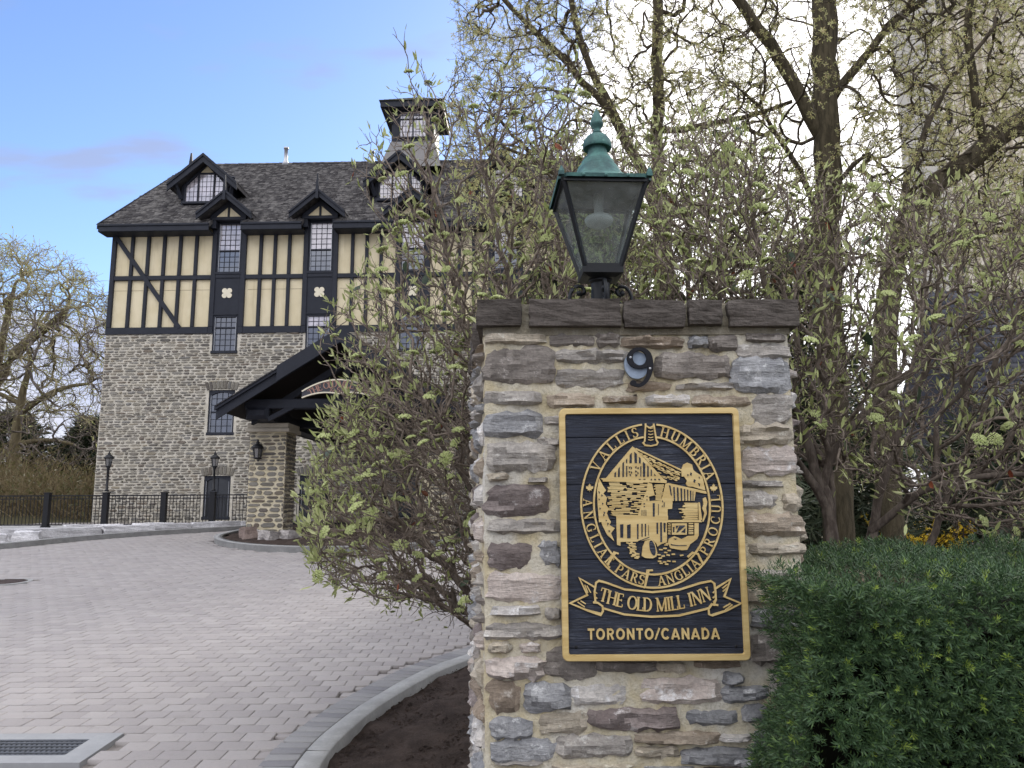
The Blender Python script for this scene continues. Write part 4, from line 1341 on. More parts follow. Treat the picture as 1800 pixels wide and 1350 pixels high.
def dormer(xc, apex=16.32):
    yf = 1.30
    zs = 14.32
    d = MB()
    pent = [(xc - 1.08, zs - .15), (xc + 1.08, zs - .15), (xc + 1.08, 15.10), (xc, 16.10), (xc - 1.08, 15.10)]
    d.prism(pent, yf + .03, yf + 3.2)
    dm = d.build('dormer', M_NAVY, roof)
    wp = [(xc - .90, zs + .06), (xc + .90, zs + .06), (xc + .90, 15.02), (xc + .34, 15.62), (xc - .34, 15.62), (xc - .90, 15.02)]
    MB().prism(wp, yf + .012, yf + .029).build('pane', M_GLASS_UP, dm)
    tri = [(xc - .30, 15.66), (xc + .30, 15.66), (xc, 15.98)]
    MB().prism(tri, yf - .002, yf + .029).build('gable_panel', M_STUCCO, dm)
    gb = MB()
    for x in (-.90, -.34, .34, .90):
        gb.cbox(xc + x - .035, xc + x + .035, yf - .05, yf + .028, zs + .0, 15.05 if abs(x) > .5 else 15.62, .008)
    gb.cbox(xc - .98, xc + .98, yf - .09, yf + .028, zs - .06, zs + .05, .01)
    gb.cbox(xc - .36, xc + .36, yf - .045, yf + .028, 15.60, 15.665, .008)
    for s_ in (-1, 1):
        gb.prism([(xc + s_ * .94, 14.99), (xc + s_ * .30, 15.68), (xc + s_ * .30, 15.78), (xc + s_ * .98, 15.06)], yf - .04, yf + .028)
        gb.prism([(xc + s_ * .33, 15.62), (xc, 15.97), (xc, 16.08), (xc + s_ * .42, 15.65)], yf - .035, yf + .028)
    gb.build('window_frame', M_NAVY, dm)
    lb = MB()
    for i in range(1, 10):
        x = xc - .90 + 1.8 * i / 10
        lb.box(x - .008, x + .008, yf + .0, yf + .0118, zs + .06, min(15.62, 15.02 + (.90 - abs(x - xc)) * 1.07))
    for i in range(1, 6):
        z = zs + .06 + (15.6 - zs - .06) * i / 5.5
        hw = .90 if z < 15.02 else .90 - (z - 15.02) / 1.07
        lb.box(xc - hw, xc + hw, yf + .002, yf + .0116, z - .008, z + .008)
    lb.build('glazing_bars', M_NAVY, dm)
    gable('dormer_roof', xc, yf - .40, apex, 1.46, .88, 4.2, .32, roof, 0, .18)
    for s_ in (-1, 1):
        MB().bar((xc + s_ * 1.30, yf - .38, 15.30), (xc + s_ * 1.06, yf + .0, 14.5), .12, .12).build('bracket', M_NAVY, dm)


for xc in (3.12, 11.45, 15.75):
    dormer(xc)
# cupola riding on the ridge
cu = MB()
cx, cy = 11.35, 6.0
cu.add([(cx - 1.45, cy - 1.7, 17.2), (cx + 1.45, cy - 1.7, 17.2), (cx + 1.45, cy + 2.6, 17.2), (cx - 1.45, cy + 2.6, 17.2), (cx - 1.05, cy - 1.05, 18.75), (cx + 1.05, cy - 1.05, 18.75), (cx + 1.05, cy + 1.05, 18.75), (cx - 1.05, cy + 1.05, 18.75)],
       [(0, 1, 5, 4), (1, 2, 6, 5), (2, 3, 7, 6), (3, 0, 4, 7)])
cup = cu.build('cupola', shingle_mat('cupola_shingles', [(0, srgb(120, 118, 118)), (1, srgb(140, 138, 136))]), inn)
MB().box(cx - 1.02, cx + 1.02, cy - 1.02, cy + 1.02, 18.70, 20.5).build('cupola_walls', M_NAVY, cup)
MB().box(cx - .66, cx + .66, cy - 1.035, cy - 1.0, 18.98, 20.3).build('pane', M_GLASS_UP, cup)
gb = MB()
for x in (-.66, -.02, .62):
    gb.box(cx + x, cx + x + .06, cy - 1.08, cy - 1.0351, 18.95, 20.33)
gb.box(cx - .7, cx + .72, cy - 1.075, cy - 1.0352, 18.93, 19.0).box(cx - .7, cx + .72, cy - 1.075, cy - 1.0352, 20.26, 20.33).box(cx - .7, cx + .72, cy - 1.07, cy - 1.0353, 19.86, 19.92)
for i in range(1, 8):
    gb.box(cx - .66 + 1.3 * i / 8 - .009, cx - .66 + 1.3 * i / 8 + .009, cy - 1.05, cy - 1.036, 19.0, 20.26)
for z in (19.25, 19.55, 20.08):
    gb.box(cx - .66, cx + .66, cy - 1.05, cy - 1.0362, z - .009, z + .009)
gb.build('glazing_bars', M_NAVY, cup)
zr = 20.62
rf = MB().add([(cx - 1.5, cy - 1.5, zr), (cx + 1.5, cy - 1.5, zr), (cx + 1.5, cy + 1.5, zr), (cx - 1.5, cy + 1.5, zr), (cx, cy, zr + .95), (cx - 1.5, cy - 1.5, zr - .30), (cx + 1.5, cy - 1.5, zr - .30), (cx + 1.5, cy + 1.5, zr - .30), (cx - 1.5, cy + 1.5, zr - .30)],
              [(5, 8, 7, 6)]).add([(cx - 1.5, cy - 1.5, zr - .3), (cx + 1.5, cy - 1.5, zr - .3), (cx + 1.5, cy - 1.5, zr), (cx - 1.5, cy - 1.5, zr), (cx - 1.5, cy + 1.5, zr - .3), (cx + 1.5, cy + 1.5, zr - .3), (cx + 1.5, cy + 1.5, zr), (cx - 1.5, cy + 1.5, zr)],
                                  [(0, 1, 2, 3), (5, 4, 7, 6), (1, 5, 6, 2), (4, 0, 3, 7)]).build('cupola_eaves', M_NAVY, cup)
cr_ = MB()
for q in range(4):
    ca, sa = [(1, 0), (0, 1), (-1, 0), (0, -1)][q]
    for j in range(8):
        t0, t1 = j / 8, (j + 1) / 8
        ra, rb = 1.56 * (1 - t0), 1.56 * (1 - t1)
        za, zb = zr + .97 * t0, zr + .97 * t1
        P_ = [(-ra, -ra, za), (ra, -ra, za), (ra, -ra, za + .03), (-ra, -ra, za + .03), (rb, -rb, zb + .005), (-rb, -rb, zb + .005)]
        cr_.add([(cx + ca * x - sa * y, cy + sa * x + ca * y, z) for x, y, z in P_], [(0, 1, 2, 3), (3, 2, 4, 5)])
cr_.build('cupola_roof', shingle_mat('mossy_shingles', [(0, srgb(74, 76, 64)), (.5, srgb(92, 92, 80)), (1, srgb(66, 66, 60))]), cup)
for sx in (-1, 1):
    MB().bar((cx + sx * 1.35, cy - 1.4, 20.33), (cx + sx * 1.0, cy - 1.05, 19.7), .1, .1).build('bracket', M_NAVY, cup)

# ------------------------------------------------------------------ entrance canopy
can = empty('entrance_canopy', (-4.40, 21.0, ground_z(21)), 0, 'gabled entrance canopy with dark timbers on two rubble stone columns', 'canopy')
cz = -ground_z(21)               # local z = world z + cz
CXL = {-1: -2.28, 1: 2.28}
for s_ in (-1, 1):
    xc = s_ * 2.28
    zb, zt = -.12, 3.56 + cz
    col = MB().box(xc - .49, xc + .49, .02, .98, zb, zt).build('column', M_MORTAR_C, can)
    un = [rubble_unit(rng, 10) for _ in range(8)]
    um = [u.mesh('stone', M_STONE_C) for u in un]
    for face in range(4):
        if face == 2:
            continue
        for (a, b, c, d) in rubble_rows(rng, -.50, .50, zb, zt - .02, [], (.075, .16), (.16, .46), .025):
            w, h = b - a, d - c
            m_ = (a + b) / 2
            loc = {0: (xc + m_, .02 - .025, (c + d) / 2), 1: (xc + .49 + .025, .5 + m_, (c + d) / 2), 3: (xc - .49 - .025, .5 + m_, (c + d) / 2)}[face]
            rz = {0: 0, 1: math.pi / 2, 3: -math.pi / 2}[face]
            link_mesh('stone', rng.choice(um), col, loc, (0, 0, rz), (w, .04, h))
    MB().cbox(xc - .60, xc + .60, -.10, 1.10, zt, zt + .10, .015).cbox(xc - .56, xc + .56, -.06, 1.06, zt + .1005, zt + .24, .015).build('capital', M_LIME, can)
    # purlin end block with a chamfered nose
    MB().cbox(xc - .30, xc + .30, -1.05, 1.0, zt + .245, zt + .58, .10).build('beam_end', M_NAVY, can)
    MB().cbox(xc - .2, xc + .2, 1.0, 8.6, zt + .25, zt + .56, .02).build('side_beam', M_NAVY, can)
AP, HALF, CS = 6.02 + cz, 3.05, .635
yf, yb = -1.55, 8.85
g = MB()
zl = AP - HALF * CS
V = [(-HALF, yf, zl), (0, yf, AP), (HALF, yf, zl), (-HALF, yb, zl), (0, yb, AP), (HALF, yb, zl)]
V += [(x, y, z - .14) for x, y, z in V]
croof = MB().add(V, [(0, 1, 4, 3), (1, 2, 5, 4), (0, 3, 9, 6), (2, 8, 11, 5), (0, 6, 7, 1), (1, 7, 8, 2), (3, 4, 10, 9), (4, 5, 11, 10)]).build('roof', M_SHINGLE, can)
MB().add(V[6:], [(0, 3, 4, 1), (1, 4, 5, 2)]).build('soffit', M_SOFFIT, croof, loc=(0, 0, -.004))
for s_ in (-1, 1):
    def vb(t0, t1, top, hh, y0, y1, nm='verge_board'):
        xa, xb = s_ * HALF * t0, s_ * HALF * t1
        za, zb_ = AP - HALF * t0 * CS, AP - HALF * t1 * CS
        MB().prism([(xa, za + top), (xb, zb_ + top), (xb, zb_ + top - hh), (xa, za + top - hh)], y0, y1).build(nm, M_NAVY, croof)
    vb(0.0, 1.02, .03, .34, yf - .06, yf - .002)
    vb(0.0, 1.03, .05, .12, yf - .13, yf - .0605)
    vb(0.0, .52, .075, .40, yf - .17, yf - .1305)       # deeper upper board, stepping at half height
    sh = MB()
    n = 22
    for j in range(n):
        t0, t1 = j / n, (j + 1) / n
        xa, xb = s_ * (HALF + .05) * (1 - t0), s_ * (HALF + .05) * (1 - t1)
        za, zb_ = AP - (HALF + .05) * (1 - t0) * CS, AP - (HALF + .05) * (1 - t1) * CS
        y = yf - .16
        while y < yb:
            w = rng.uniform(.1, .24)
            e = rng.uniform(.02, .035)
            sh.add([(xa, y, za + .005), (xa, y + w - .01, za + .005), (xa, y, za + e + .01), (xa, y + w - .01, za + e + .01), (xb, y, zb_ + .012), (xb, y + w - .01, zb_ + .012)], [(0, 1, 3, 2), (2, 3, 5, 4), (0, 2, 4), (1, 5, 3)])
            y += w
    tag(sh.build('shingles', M_SHINGLE, croof), kind='stuff')
    # rafters of the front truss
    MB().prism([(0, AP - .55), (s_ * 2.5, AP - .55 - 2.5 * CS), (s_ * 2.5, AP - .75 - 2.5 * CS), (0, AP - .75)], -.75, -.55).build('rafter', M_NAVY, can)
    MB().bar((s_ * .9, -.65, AP - 1.15), (s_ * .10, -.65, 4.32 + cz), .14, .14, (0, 1, 0)).build('truss_strut', M_NAVY, can)
    MB().bar((s_ * 2.0, -.9, 3.80 + cz), (s_ * 1.2, -.9, 4.22 + cz), .12, .14, (0, 1, 0)).build('knee_brace', M_NAVY, can)
MB().cbox(-2.62, 2.62, -.98, -.70, 4.08 + cz, 4.34 + cz, .02).build('tie_beam', M_NAVY, can)
MB().cbox(-.10, .10, -.80, -.62, 4.345 + cz, AP - .56, .015).build('king_post', M_NAVY, can)
for yy in (2.4, 5.2, 8.0):
    MB().cbox(-2.3, 2.3, yy, yy + .25, 3.9 + cz, 4.15 + cz, .02).build('tie_beam', M_NAVY, can)

# wall lantern on the near column
def small_lantern(name, loc, label, bracket, group=None):
    e = empty(name, loc, 0, label, 'lamp', group)
    MB().lathe([(.055, 0), (.095, .02), (.10, .03), (.095, .05)], 6).build('base', M_BLACK, e)
    MB().lathe([(.082, .05), (.118, .29)], 6).build('glass', glass_mat('lamp_glass', srgb(70, 74, 78), (.8, .8, .8, 1), .3), e)
    fr = MB()
    for k in range(6):
        a = math.pi / 3 * k
        fr.bar((.086 * math.cos(a), .086 * math.sin(a), .045), (.123 * math.cos(a), .123 * math.sin(a), .295), .014, .014)
    fr.build('frame', M_BLACK, e)
    MB().lathe([(.15, .285), (.165, .30), (.15, .345), (.09, .40), (.05, .42), (.045, .445), (.055, .455), (.03, .48), (.02, .50), (.026, .515), (.0, .55)], 12).build('cap', M_BLACK, e, True)
    if bracket == 'wall':
        br = MB().box(-.05, .05, .21, .24, .0, .42)
        br.tube([(0, .22, .10), (0, .16, .0), (0, .08, -.045), (0, 0, -.03), (0, 0, .01)], [.014] * 5, 6)
        br.build('bracket', M_BLACK, e)
    else:
        MB().lathe([(.07, -bracket), (.07, -bracket + .04), (.042, -bracket + .06), (.036, -.10), (.05, -.08), (.04, -.05), (.06, -.02), (.06, .005)], 12).build('pole', M_BLACK, e, True)
    return e


small_lantern('wall_lantern', (-6.88, 20.79, 2.80), 'small black wall lantern fixed to the stone canopy column', 'wall')
# planting stones and a tuft at the column's foot

# ------------------------------------------------------------------ fence with lamp posts, ledge stones
fence = empty('iron_fence', (-13.6, 26.0, ground_z(26)), 0, 'low black iron picket fence in front of the inn wall', 'fence')
gz = ground_z(26)
post_x = [-23.3, -21.4, -19.45, -17.5, -15.55, -13.6, -11.65, -10.02, -8.1, -6.2, -4.3]
post_me = MB().box(-.085, .085, -.085, .085, -.02, 1.16).box(-.10, .10, -.10, .10, 1.1605, 1.19).box(-.11, .11, -.11, .11, -.04, .09).mesh('post', M_BLACK)
pick_me = MB().box(-.009, .009, -.009, .009, .13, 1.06).mesh('picket', M_BLACK)
for x in post_x:
    link_mesh('post', post_me, fence, (x + 13.6, 0, 0))
for a, b in zip(post_x[:-1], post_x[1:]):
    a_, b_ = a + 13.6 + .087, b + 13.6 - .087
    MB().box(a_, b_, -.022, .022, 1.06, 1.10).build('top_rail', M_BLACK, fence)
    MB().box(a_, b_, -.018, .018, .965, .99).build('upper_rail', M_BLACK, fence)
    MB().box(a_, b_, -.02, .02, .10, .14).build('bottom_rail', M_BLACK, fence)
    n = int(round((b_ - a_) / .115))
    for k in range(1, n):
        link_mesh('picket', pick_me, fence, (a_ + (b_ - a_) * k / n, 0, 0))
small_lantern('post_lamp', (-13.6, 26.0, 2.86), 'black post lamp on the fence at the left corner of the inn', .80, 'post lamps on the fence')
small_lantern('post_lamp', (-10.02, 26.0, 2.84), 'black post lamp on the fence in front of the arched ground-floor window', .78, 'post lamps on the fence')


def rock_mesh(name, mat, seed, sx, sy, sz, n=4, round_=.35, rough=.10):
    rg = random.Random(seed)
    bm = bmesh.new()
    bmesh.ops.create_cube(bm, size=1.0)
    bmesh.ops.subdivide_edges(bm, edges=bm.edges[:], cuts=n, use_grid_fill=True)
    k = [Vector((rg.uniform(-1, 1), rg.uniform(-1, 1), rg.uniform(-1, 1))).normalized() for _ in range(7)]
    ph = [rg.uniform(0, 6.28) for _ in range(7)]
    for v in bm.verts:
        p = v.co.copy()
        q = p.lerp(p.normalized() * .62, round_)
        d = sum(math.sin(5.5 * p.dot(k[i]) * (1 + i * .5) + ph[i]) / (1 + i * .6) for i in range(7)) * rough * .35
        q *= 1 + d + rg.uniform(-.025, .025)
        v.co = Vector((q.x * sx, q.y * sy, q.z * sz))
    me = bpy.data.meshes.new(name)
    bm.to_mesh(me)
    bm.free()
    me.materials.append(mat)
    return me


M_LEDGE = rock_mat('ledge_stone', srgb(186, 184, 186), srgb(216, 214, 216), .5, srgb(236, 235, 238), .4)
spots = [(-13.55, 19.6, 1.5, .9, .42), (-12.75, 20.55, .62, .7, .42), (-12.9, 21.9, 2.3, .9, .40), (-11.55, 23.3, 1.5, .8, .34), (-10.75, 24.3, 1.3, .7, .30), (-9.6, 25.2, 1.5, .55, .30), (-15.3, 18.4, 1.7, 1.0, .45), (-8.45, 25.75, 1.0, .4, .26),
         (-14.6, 21.5, 1.4, .9, .3), (-13.0, 24.3, 1.6, .8, .28), (-11.6, 25.2, 1.2, .5, .24)]
where = ['long pale flat ledge stone at the left edge behind the far kerb', 'small square grey ledge stone between two long ones behind the far kerb', 'longest low grey ledge stone below the left fence lamp',
         'pale ledge stone below the fence between the two post lamps', 'pale flat ledge stone left of the second post lamp', 'white low ledge stone beside the canopy column', 'pale ledge stone cut by the left edge of the picture', 'small pale ledge stone half hidden by the canopy column',
         'low pale stone behind the leftmost ledge stones', 'low pale stone close under the fence by the left lamp', 'low pale stone close under the middle of the fence']
for i, (x, y, a, b, c) in enumerate(spots):
    o = link_mesh('ledge_stone', rock_mesh('ledge_stone', M_LEDGE, 40 + i, a, b, c, 4, .12, .14), None, (x, y, ground_z(y) + .10), (0, 0, R(48 if i in (0, 2, 3, 4) else 30) + rng.uniform(-.2, .2)))
    tag(o, where[i], 'stone', 'ledge stones along the far kerb')
M_BOUL = rock_mat('island_boulder', srgb(150, 144, 142), srgb(184, 178, 174), .5, srgb(210, 206, 204), .6)
for i, (x, y, a, b, c, l) in enumerate([(-7.0, 20.75, .55, .35, .5, 'reddish angular boulder leaning on the left foot of the canopy column'), (-6.35, 20.55, .62, .4, .32, 'jagged grey boulder in front of the canopy column'), (-5.85, 20.65, .45, .4, .30, 'small grey rock at the right foot of the canopy column')]):
    o = link_mesh('boulder', rock_mesh('boulder', M_BOUL if i else rock_mat('reddish_boulder', srgb(136, 118, 110), srgb(158, 142, 134), .2, srgb(190, 180, 172), .6), 80 + i, a, b, c, 4, .2, .25), None, (x, y, ground_z(y) + .12), (0, .15, rng.uniform(0, 3)))
    tag(o, l, 'boulder', 'boulders at the foot of the canopy column')

# ------------------------------------------------------------------ gate pillar of fieldstone
PXO, PYO = .50, 3.03
pillar = empty('stone_pillar', (PXO, PYO, 0), 0, 'square fieldstone gate pillar with pale mortar and dark flat capstones', 'pillar')
M_MORTAR = mortar('pillar_mortar', srgb(202, 189, 156), srgb(212, 205, 186), 7, srgb(220, 218, 213))
M_CAPM = mortar('cap_mortar', srgb(150, 142, 124), srgb(172, 166, 150), 9)
PAL = {'k': rock_mat('cap_slate', srgb(85, 79, 74), srgb(102, 95, 90), .10, srgb(135, 129, 121)),
       'd': rock_mat('dark_fieldstone', srgb(126, 119, 113), srgb(167, 159, 151), .34, srgb(225, 217, 210)),
       'g': rock_mat('grey_fieldstone', srgb(154, 149, 144), srgb(193, 186, 177), .46, srgb(238, 235, 228)),
       's': rock_mat('blue_slate', srgb(134, 135, 138), srgb(176, 176, 177), .46, srgb(238, 238, 238)),
       't': rock_mat('tan_fieldstone', srgb(171, 161, 143), srgb(206, 195, 178), .42, srgb(238, 237, 225)),
       'b': rock_mat('brown_fieldstone', srgb(142, 128, 113), srgb(176, 160, 142), .40, srgb(225, 216, 204)),
       'o': rock_mat('ochre_fieldstone', srgb(149, 135, 119), srgb(186, 173, 156), .45, srgb(233, 227, 218)),
       'r': rock_mat('redbrown_fieldstone', srgb(121, 110, 107), srgb(157, 146, 142), .40, srgb(231, 226, 224)),
       'p': rock_mat('rose_fieldstone', srgb(184, 171, 163), srgb(217, 206, 197), .5, srgb(238, 238, 238)),
       'w': rock_mat('pale_fieldstone', srgb(186, 182, 178), srgb(224, 218, 211), .6, srgb(238, 238, 238))}


def field_stone(w, h, d, seed, mat, name='stone'):
    """irregular flat stone, face towards -Y, back sunk in the mortar (y=+.03)"""
    rg = random.Random(seed)
    off = Vector((rg.uniform(0, 90), rg.uniform(0, 90), rg.uniform(0, 90)))
    nu, nv = max(7, min(14, int(w / .026))), max(5, min(9, int(h / .020)))
    am = min(.13 * h, .012)
    nz = lambda a, b, c: mnoise.fractal(off + Vector((a, b, c)), 1.0, 2.0, 3)
    tl, tr = rg.uniform(-.12, .06), rg.uniform(-.12, .06)
    sl, sr = rg.uniform(-.35, .35) * h * .3, rg.uniform(-.35, .35) * h * .3
    pu, pv = rg.uniform(5, 9), rg.uniform(4, 8)
    point = rg.random() < .10
    v = []
    for j in range(nv + 1):
        for i in range(nu + 1):
            a, b = 2 * i / nu - 1, 2 * j / nv - 1
            hh = h / 2 * (1 + tl * (1 - a) / 2 + tr * (1 + a) / 2)
            if point:
                hh *= 1 - .45 * max(0, a) ** 2
            rnd_ = 1 - .20 * abs(a) ** pu * abs(b) ** 2
            z = b * hh * rnd_ + abs(b) ** 1.5 * am * nz(a * w * 16, b * 3, 1.0) * 1.5
            x = a * w / 2 * (1 - min(.25, .10 * h / w + .03) * abs(b) ** pv) + abs(a) ** 1.5 * (sl * b if a < 0 else sr * b) + abs(a) * am * nz(4.0, b * h * 26, a * 2) * 1.2
            e = (1 - abs(a) ** 10) * (1 - abs(b) ** 7)
            y = -d * (.25 + .75 * e ** .6) - .85 * d * nz(x * 10, 7.0, z * 22) * (.3 + .7 * e) - .40 * d * nz(x * 34, 3.0, z * 60)
            v.append((x, y, z))
    f = [(j * (nu + 1) + i, j * (nu + 1) + i + 1, (j + 1) * (nu + 1) + i + 1, (j + 1) * (nu + 1) + i) for j in range(nv) for i in range(nu)]
    rim = list(range(nu + 1)) + [j * (nu + 1) + nu for j in range(1, nv + 1)] + [nv * (nu + 1) + i for i in range(nu - 1, -1, -1)] + [j * (nu + 1) for j in range(nv - 1, 0, -1)]
    b0 = len(v)
    v += [(v[k][0] * 1.02, .03, v[k][2] * 1.02) for k in rim]
    n = len(rim)
    f += [(rim[(k + 1) % n], rim[k], b0 + k, b0 + (k + 1) % n) for k in range(n)]
    me = MB().add(v, f).mesh(name, mat, True)
    me.set_sharp_from_angle(angle=R(24))
    return me


# mortar body: front, right side, back and slightly splayed left side
X0, X1, DEP, ZTOP = -.108 - PXO, 1.108 - PXO, 1.10, 2.285
FL = -.085                        # splay of the left side


def mortar_face(p00, p10, p11, p01, nu, nv, amp, seed, outn):
    rg = random.Random(seed)
    V = []
    for j in range(nv + 1):
        for i in range(nu + 1):
            u, v = i / nu, j / nv
            p = (Vector(p00) * (1 - u) + Vector(p10) * u) * (1 - v) + (Vector(p01) * (1 - u) + Vector(p11) * u) * v
            e = 0 if i in (0, nu) else 1
            d = (math.sin(9 * p.x + 5 * p.z + seed) * math.sin(11 * p.z - 4 * p.x) * .5 + rg.uniform(-.7, .7)) * amp * e
            V.append(p + Vector(outn) * d)
    return V, [(j * (nu + 1) + i, j * (nu + 1) + i + 1, (j + 1) * (nu + 1) + i + 1, (j + 1) * (nu + 1) + i) for j in range(nv) for i in range(nu)]


mb = MB()
c00, c10, c11, c01 = (X0, 0), (X1, 0), (X1 + .02, DEP), (X0 + FL, DEP)
for (a, b, nrm, sd) in ((c00, c10, (0, -1, 0), 1), (c10, c11, (1, 0, 0), 2), (c11, c01, (0, 1, 0), 3), (c01, c00, (-1, 0, 0), 4)):
    V, F = mortar_face((*a, -.15), (*b, -.15), (*b, ZTOP), (*a, ZTOP), 60, 110, .009, sd, nrm)
    mb.add(V, F)
mb.build('mortar_body', M_MORTAR, pillar, True)
sd = 100
for (x0, z0, x1, z1, c) in STONES:
    sd += 1
    rg = random.Random(sd)
    me = field_stone((x1 - x0) * 1.06, (z1 - z0) * 1.12, rg.uniform(.016, .028), sd, PAL[c])
    link_mesh('stone', me, pillar, ((x0 + x1) / 2 - PXO, 0, (z0 + z1) / 2), (rg.uniform(-.03, .03), rg.uniform(-.02, .02), rg.uniform(-.03, .03)))
# courses below the picture and on the two sides
keys = 'ggssttdbpwor'
for (a, b, c, d) in rubble_rows(rng, X0 + .02, X1 - .02, -.1, .66, [], (.07, .13), (.12, .36), .035):
    sd += 1
    link_mesh('stone', field_stone(b - a, d - c, .028, sd, PAL[rng.choice(keys)]), pillar, ((a + b) / 2, 0, (c + d) / 2))
la = math.atan2(FL, DEP)
for (a, b, c, d) in rubble_rows(rng, .02, DEP - .02, -.1, ZTOP - .03, [], (.06, .15), (.14, .42), .04):
    sd += 1
    m_ = (a + b) / 2
    link_mesh('stone', field_stone(b - a, d - c, .030, sd, PAL[rng.choice(keys)]), pillar, (X0 + FL * m_ / DEP, m_, (c + d) / 2), (0, 0, -math.pi / 2 - la))
for (a, b, c, d) in rubble_rows(rng, .02, DEP - .02, -.1, ZTOP - .03, [], (.06, .15), (.14, .42), .04):
    sd += 1
    m_ = (a + b) / 2
    link_mesh('stone', field_stone(b - a, d - c, .034, sd, PAL[rng.choice(keys)]), pillar, (X1 + .01, m_, (c + d) / 2), (0, 0, math.pi / 2))
# capstones
cap_mb = MB()
V, F = mortar_face((X0 - .01, -.012, 2.30), (X1 + .01, -.012, 2.30), (X1 + .01, -.012, 2.392), (X0 - .01, -.012, 2.392), 30, 4, .006, 9, (0, -1, 0))
cap_mb.box(X0 - .008 + FL * 0, X1 + .008, -.008, DEP + .0, ZTOP - .02, 2.391)
cap_mb.add(V, F)
cap_mb.build('cap_mortar', M_CAPM, pillar)
for i, (x0, z0, x1, z1, c) in enumerate(CAPS):
    me = rock_mesh('cap_stone', PAL[c], 300 + i, (x1 - x0) * 1.02, .36, (z1 - z0) * 1.04, 5, .06, .05)
    link_mesh('cap_stone', me, pillar, ((x0 + x1) / 2 - PXO, .128, (z0 + z1) / 2), (rng.uniform(-.02, .02), 0, rng.uniform(-.02, .02)))
y = .33
k = 0
while y < DEP:
    l = rng.uniform(.16, .30)
    for s_ in (0, 1):
        me = rock_mesh('cap_stone', PAL['k'], 330 + k, .34, l, .125, 4, .08, .07)
        link_mesh('cap_stone', me, pillar, ((X0 + .125 + FL * y / DEP) if s_ == 0 else X1 - .10, y + l / 2, 2.342 + rng.uniform(-.012, .008)), (0, rng.uniform(-.03, .03), rng.uniform(-.04, .04)))
        k += 1
    y += l + .015
MB().box(X0 + .1, X1 - .1, .25, DEP - .05, 2.30, 2.397).build('cap_top', M_CAPM, pillar)

# ------------------------------------------------------------------ lettering: strokes with thick and thin limbs and serifs
def arcp(cx, cy, rx, ry, a0, a1, n=14):
    return [(cx + rx * math.cos(R(a0 + (a1 - a0) * k / n)), cy + ry * math.sin(R(a0 + (a1 - a0) * k / n))) for k in range(n + 1)]


K, N_ = .155, .075


def vw(pts, kx=K, kn=N_):
    """stroke width by direction: upright parts thick, level parts thin"""
    w = []
    for i in range(len(pts)):
        a, b = pts[max(i - 1, 0)], pts[min(i + 1, len(pts) - 1)]
        dx, dy = b[0] - a[0], b[1] - a[1]
        t = abs(dy) / (math.hypot(dx, dy) + 1e-9)
        w.append(kn + (kx - kn) * t * t)
    return w


def st(x, k=K, y0=0.0, y1=1.0):
    return ([(x, y0), (x, y1)], [k, k])


def sf(x, y, w=.27):
    yy = y + (.028 if y < .5 else -.028)
    return ([(x - w / 2, yy), (x + w / 2, yy)], [.056, .056])


def ln(x0, y0, x1, y1, k):
    return ([(x0, y0), (x1, y1)], [k, k])


def cu(pts, kx=K, kn=N_):
    return (pts, vw(pts, kx, kn))


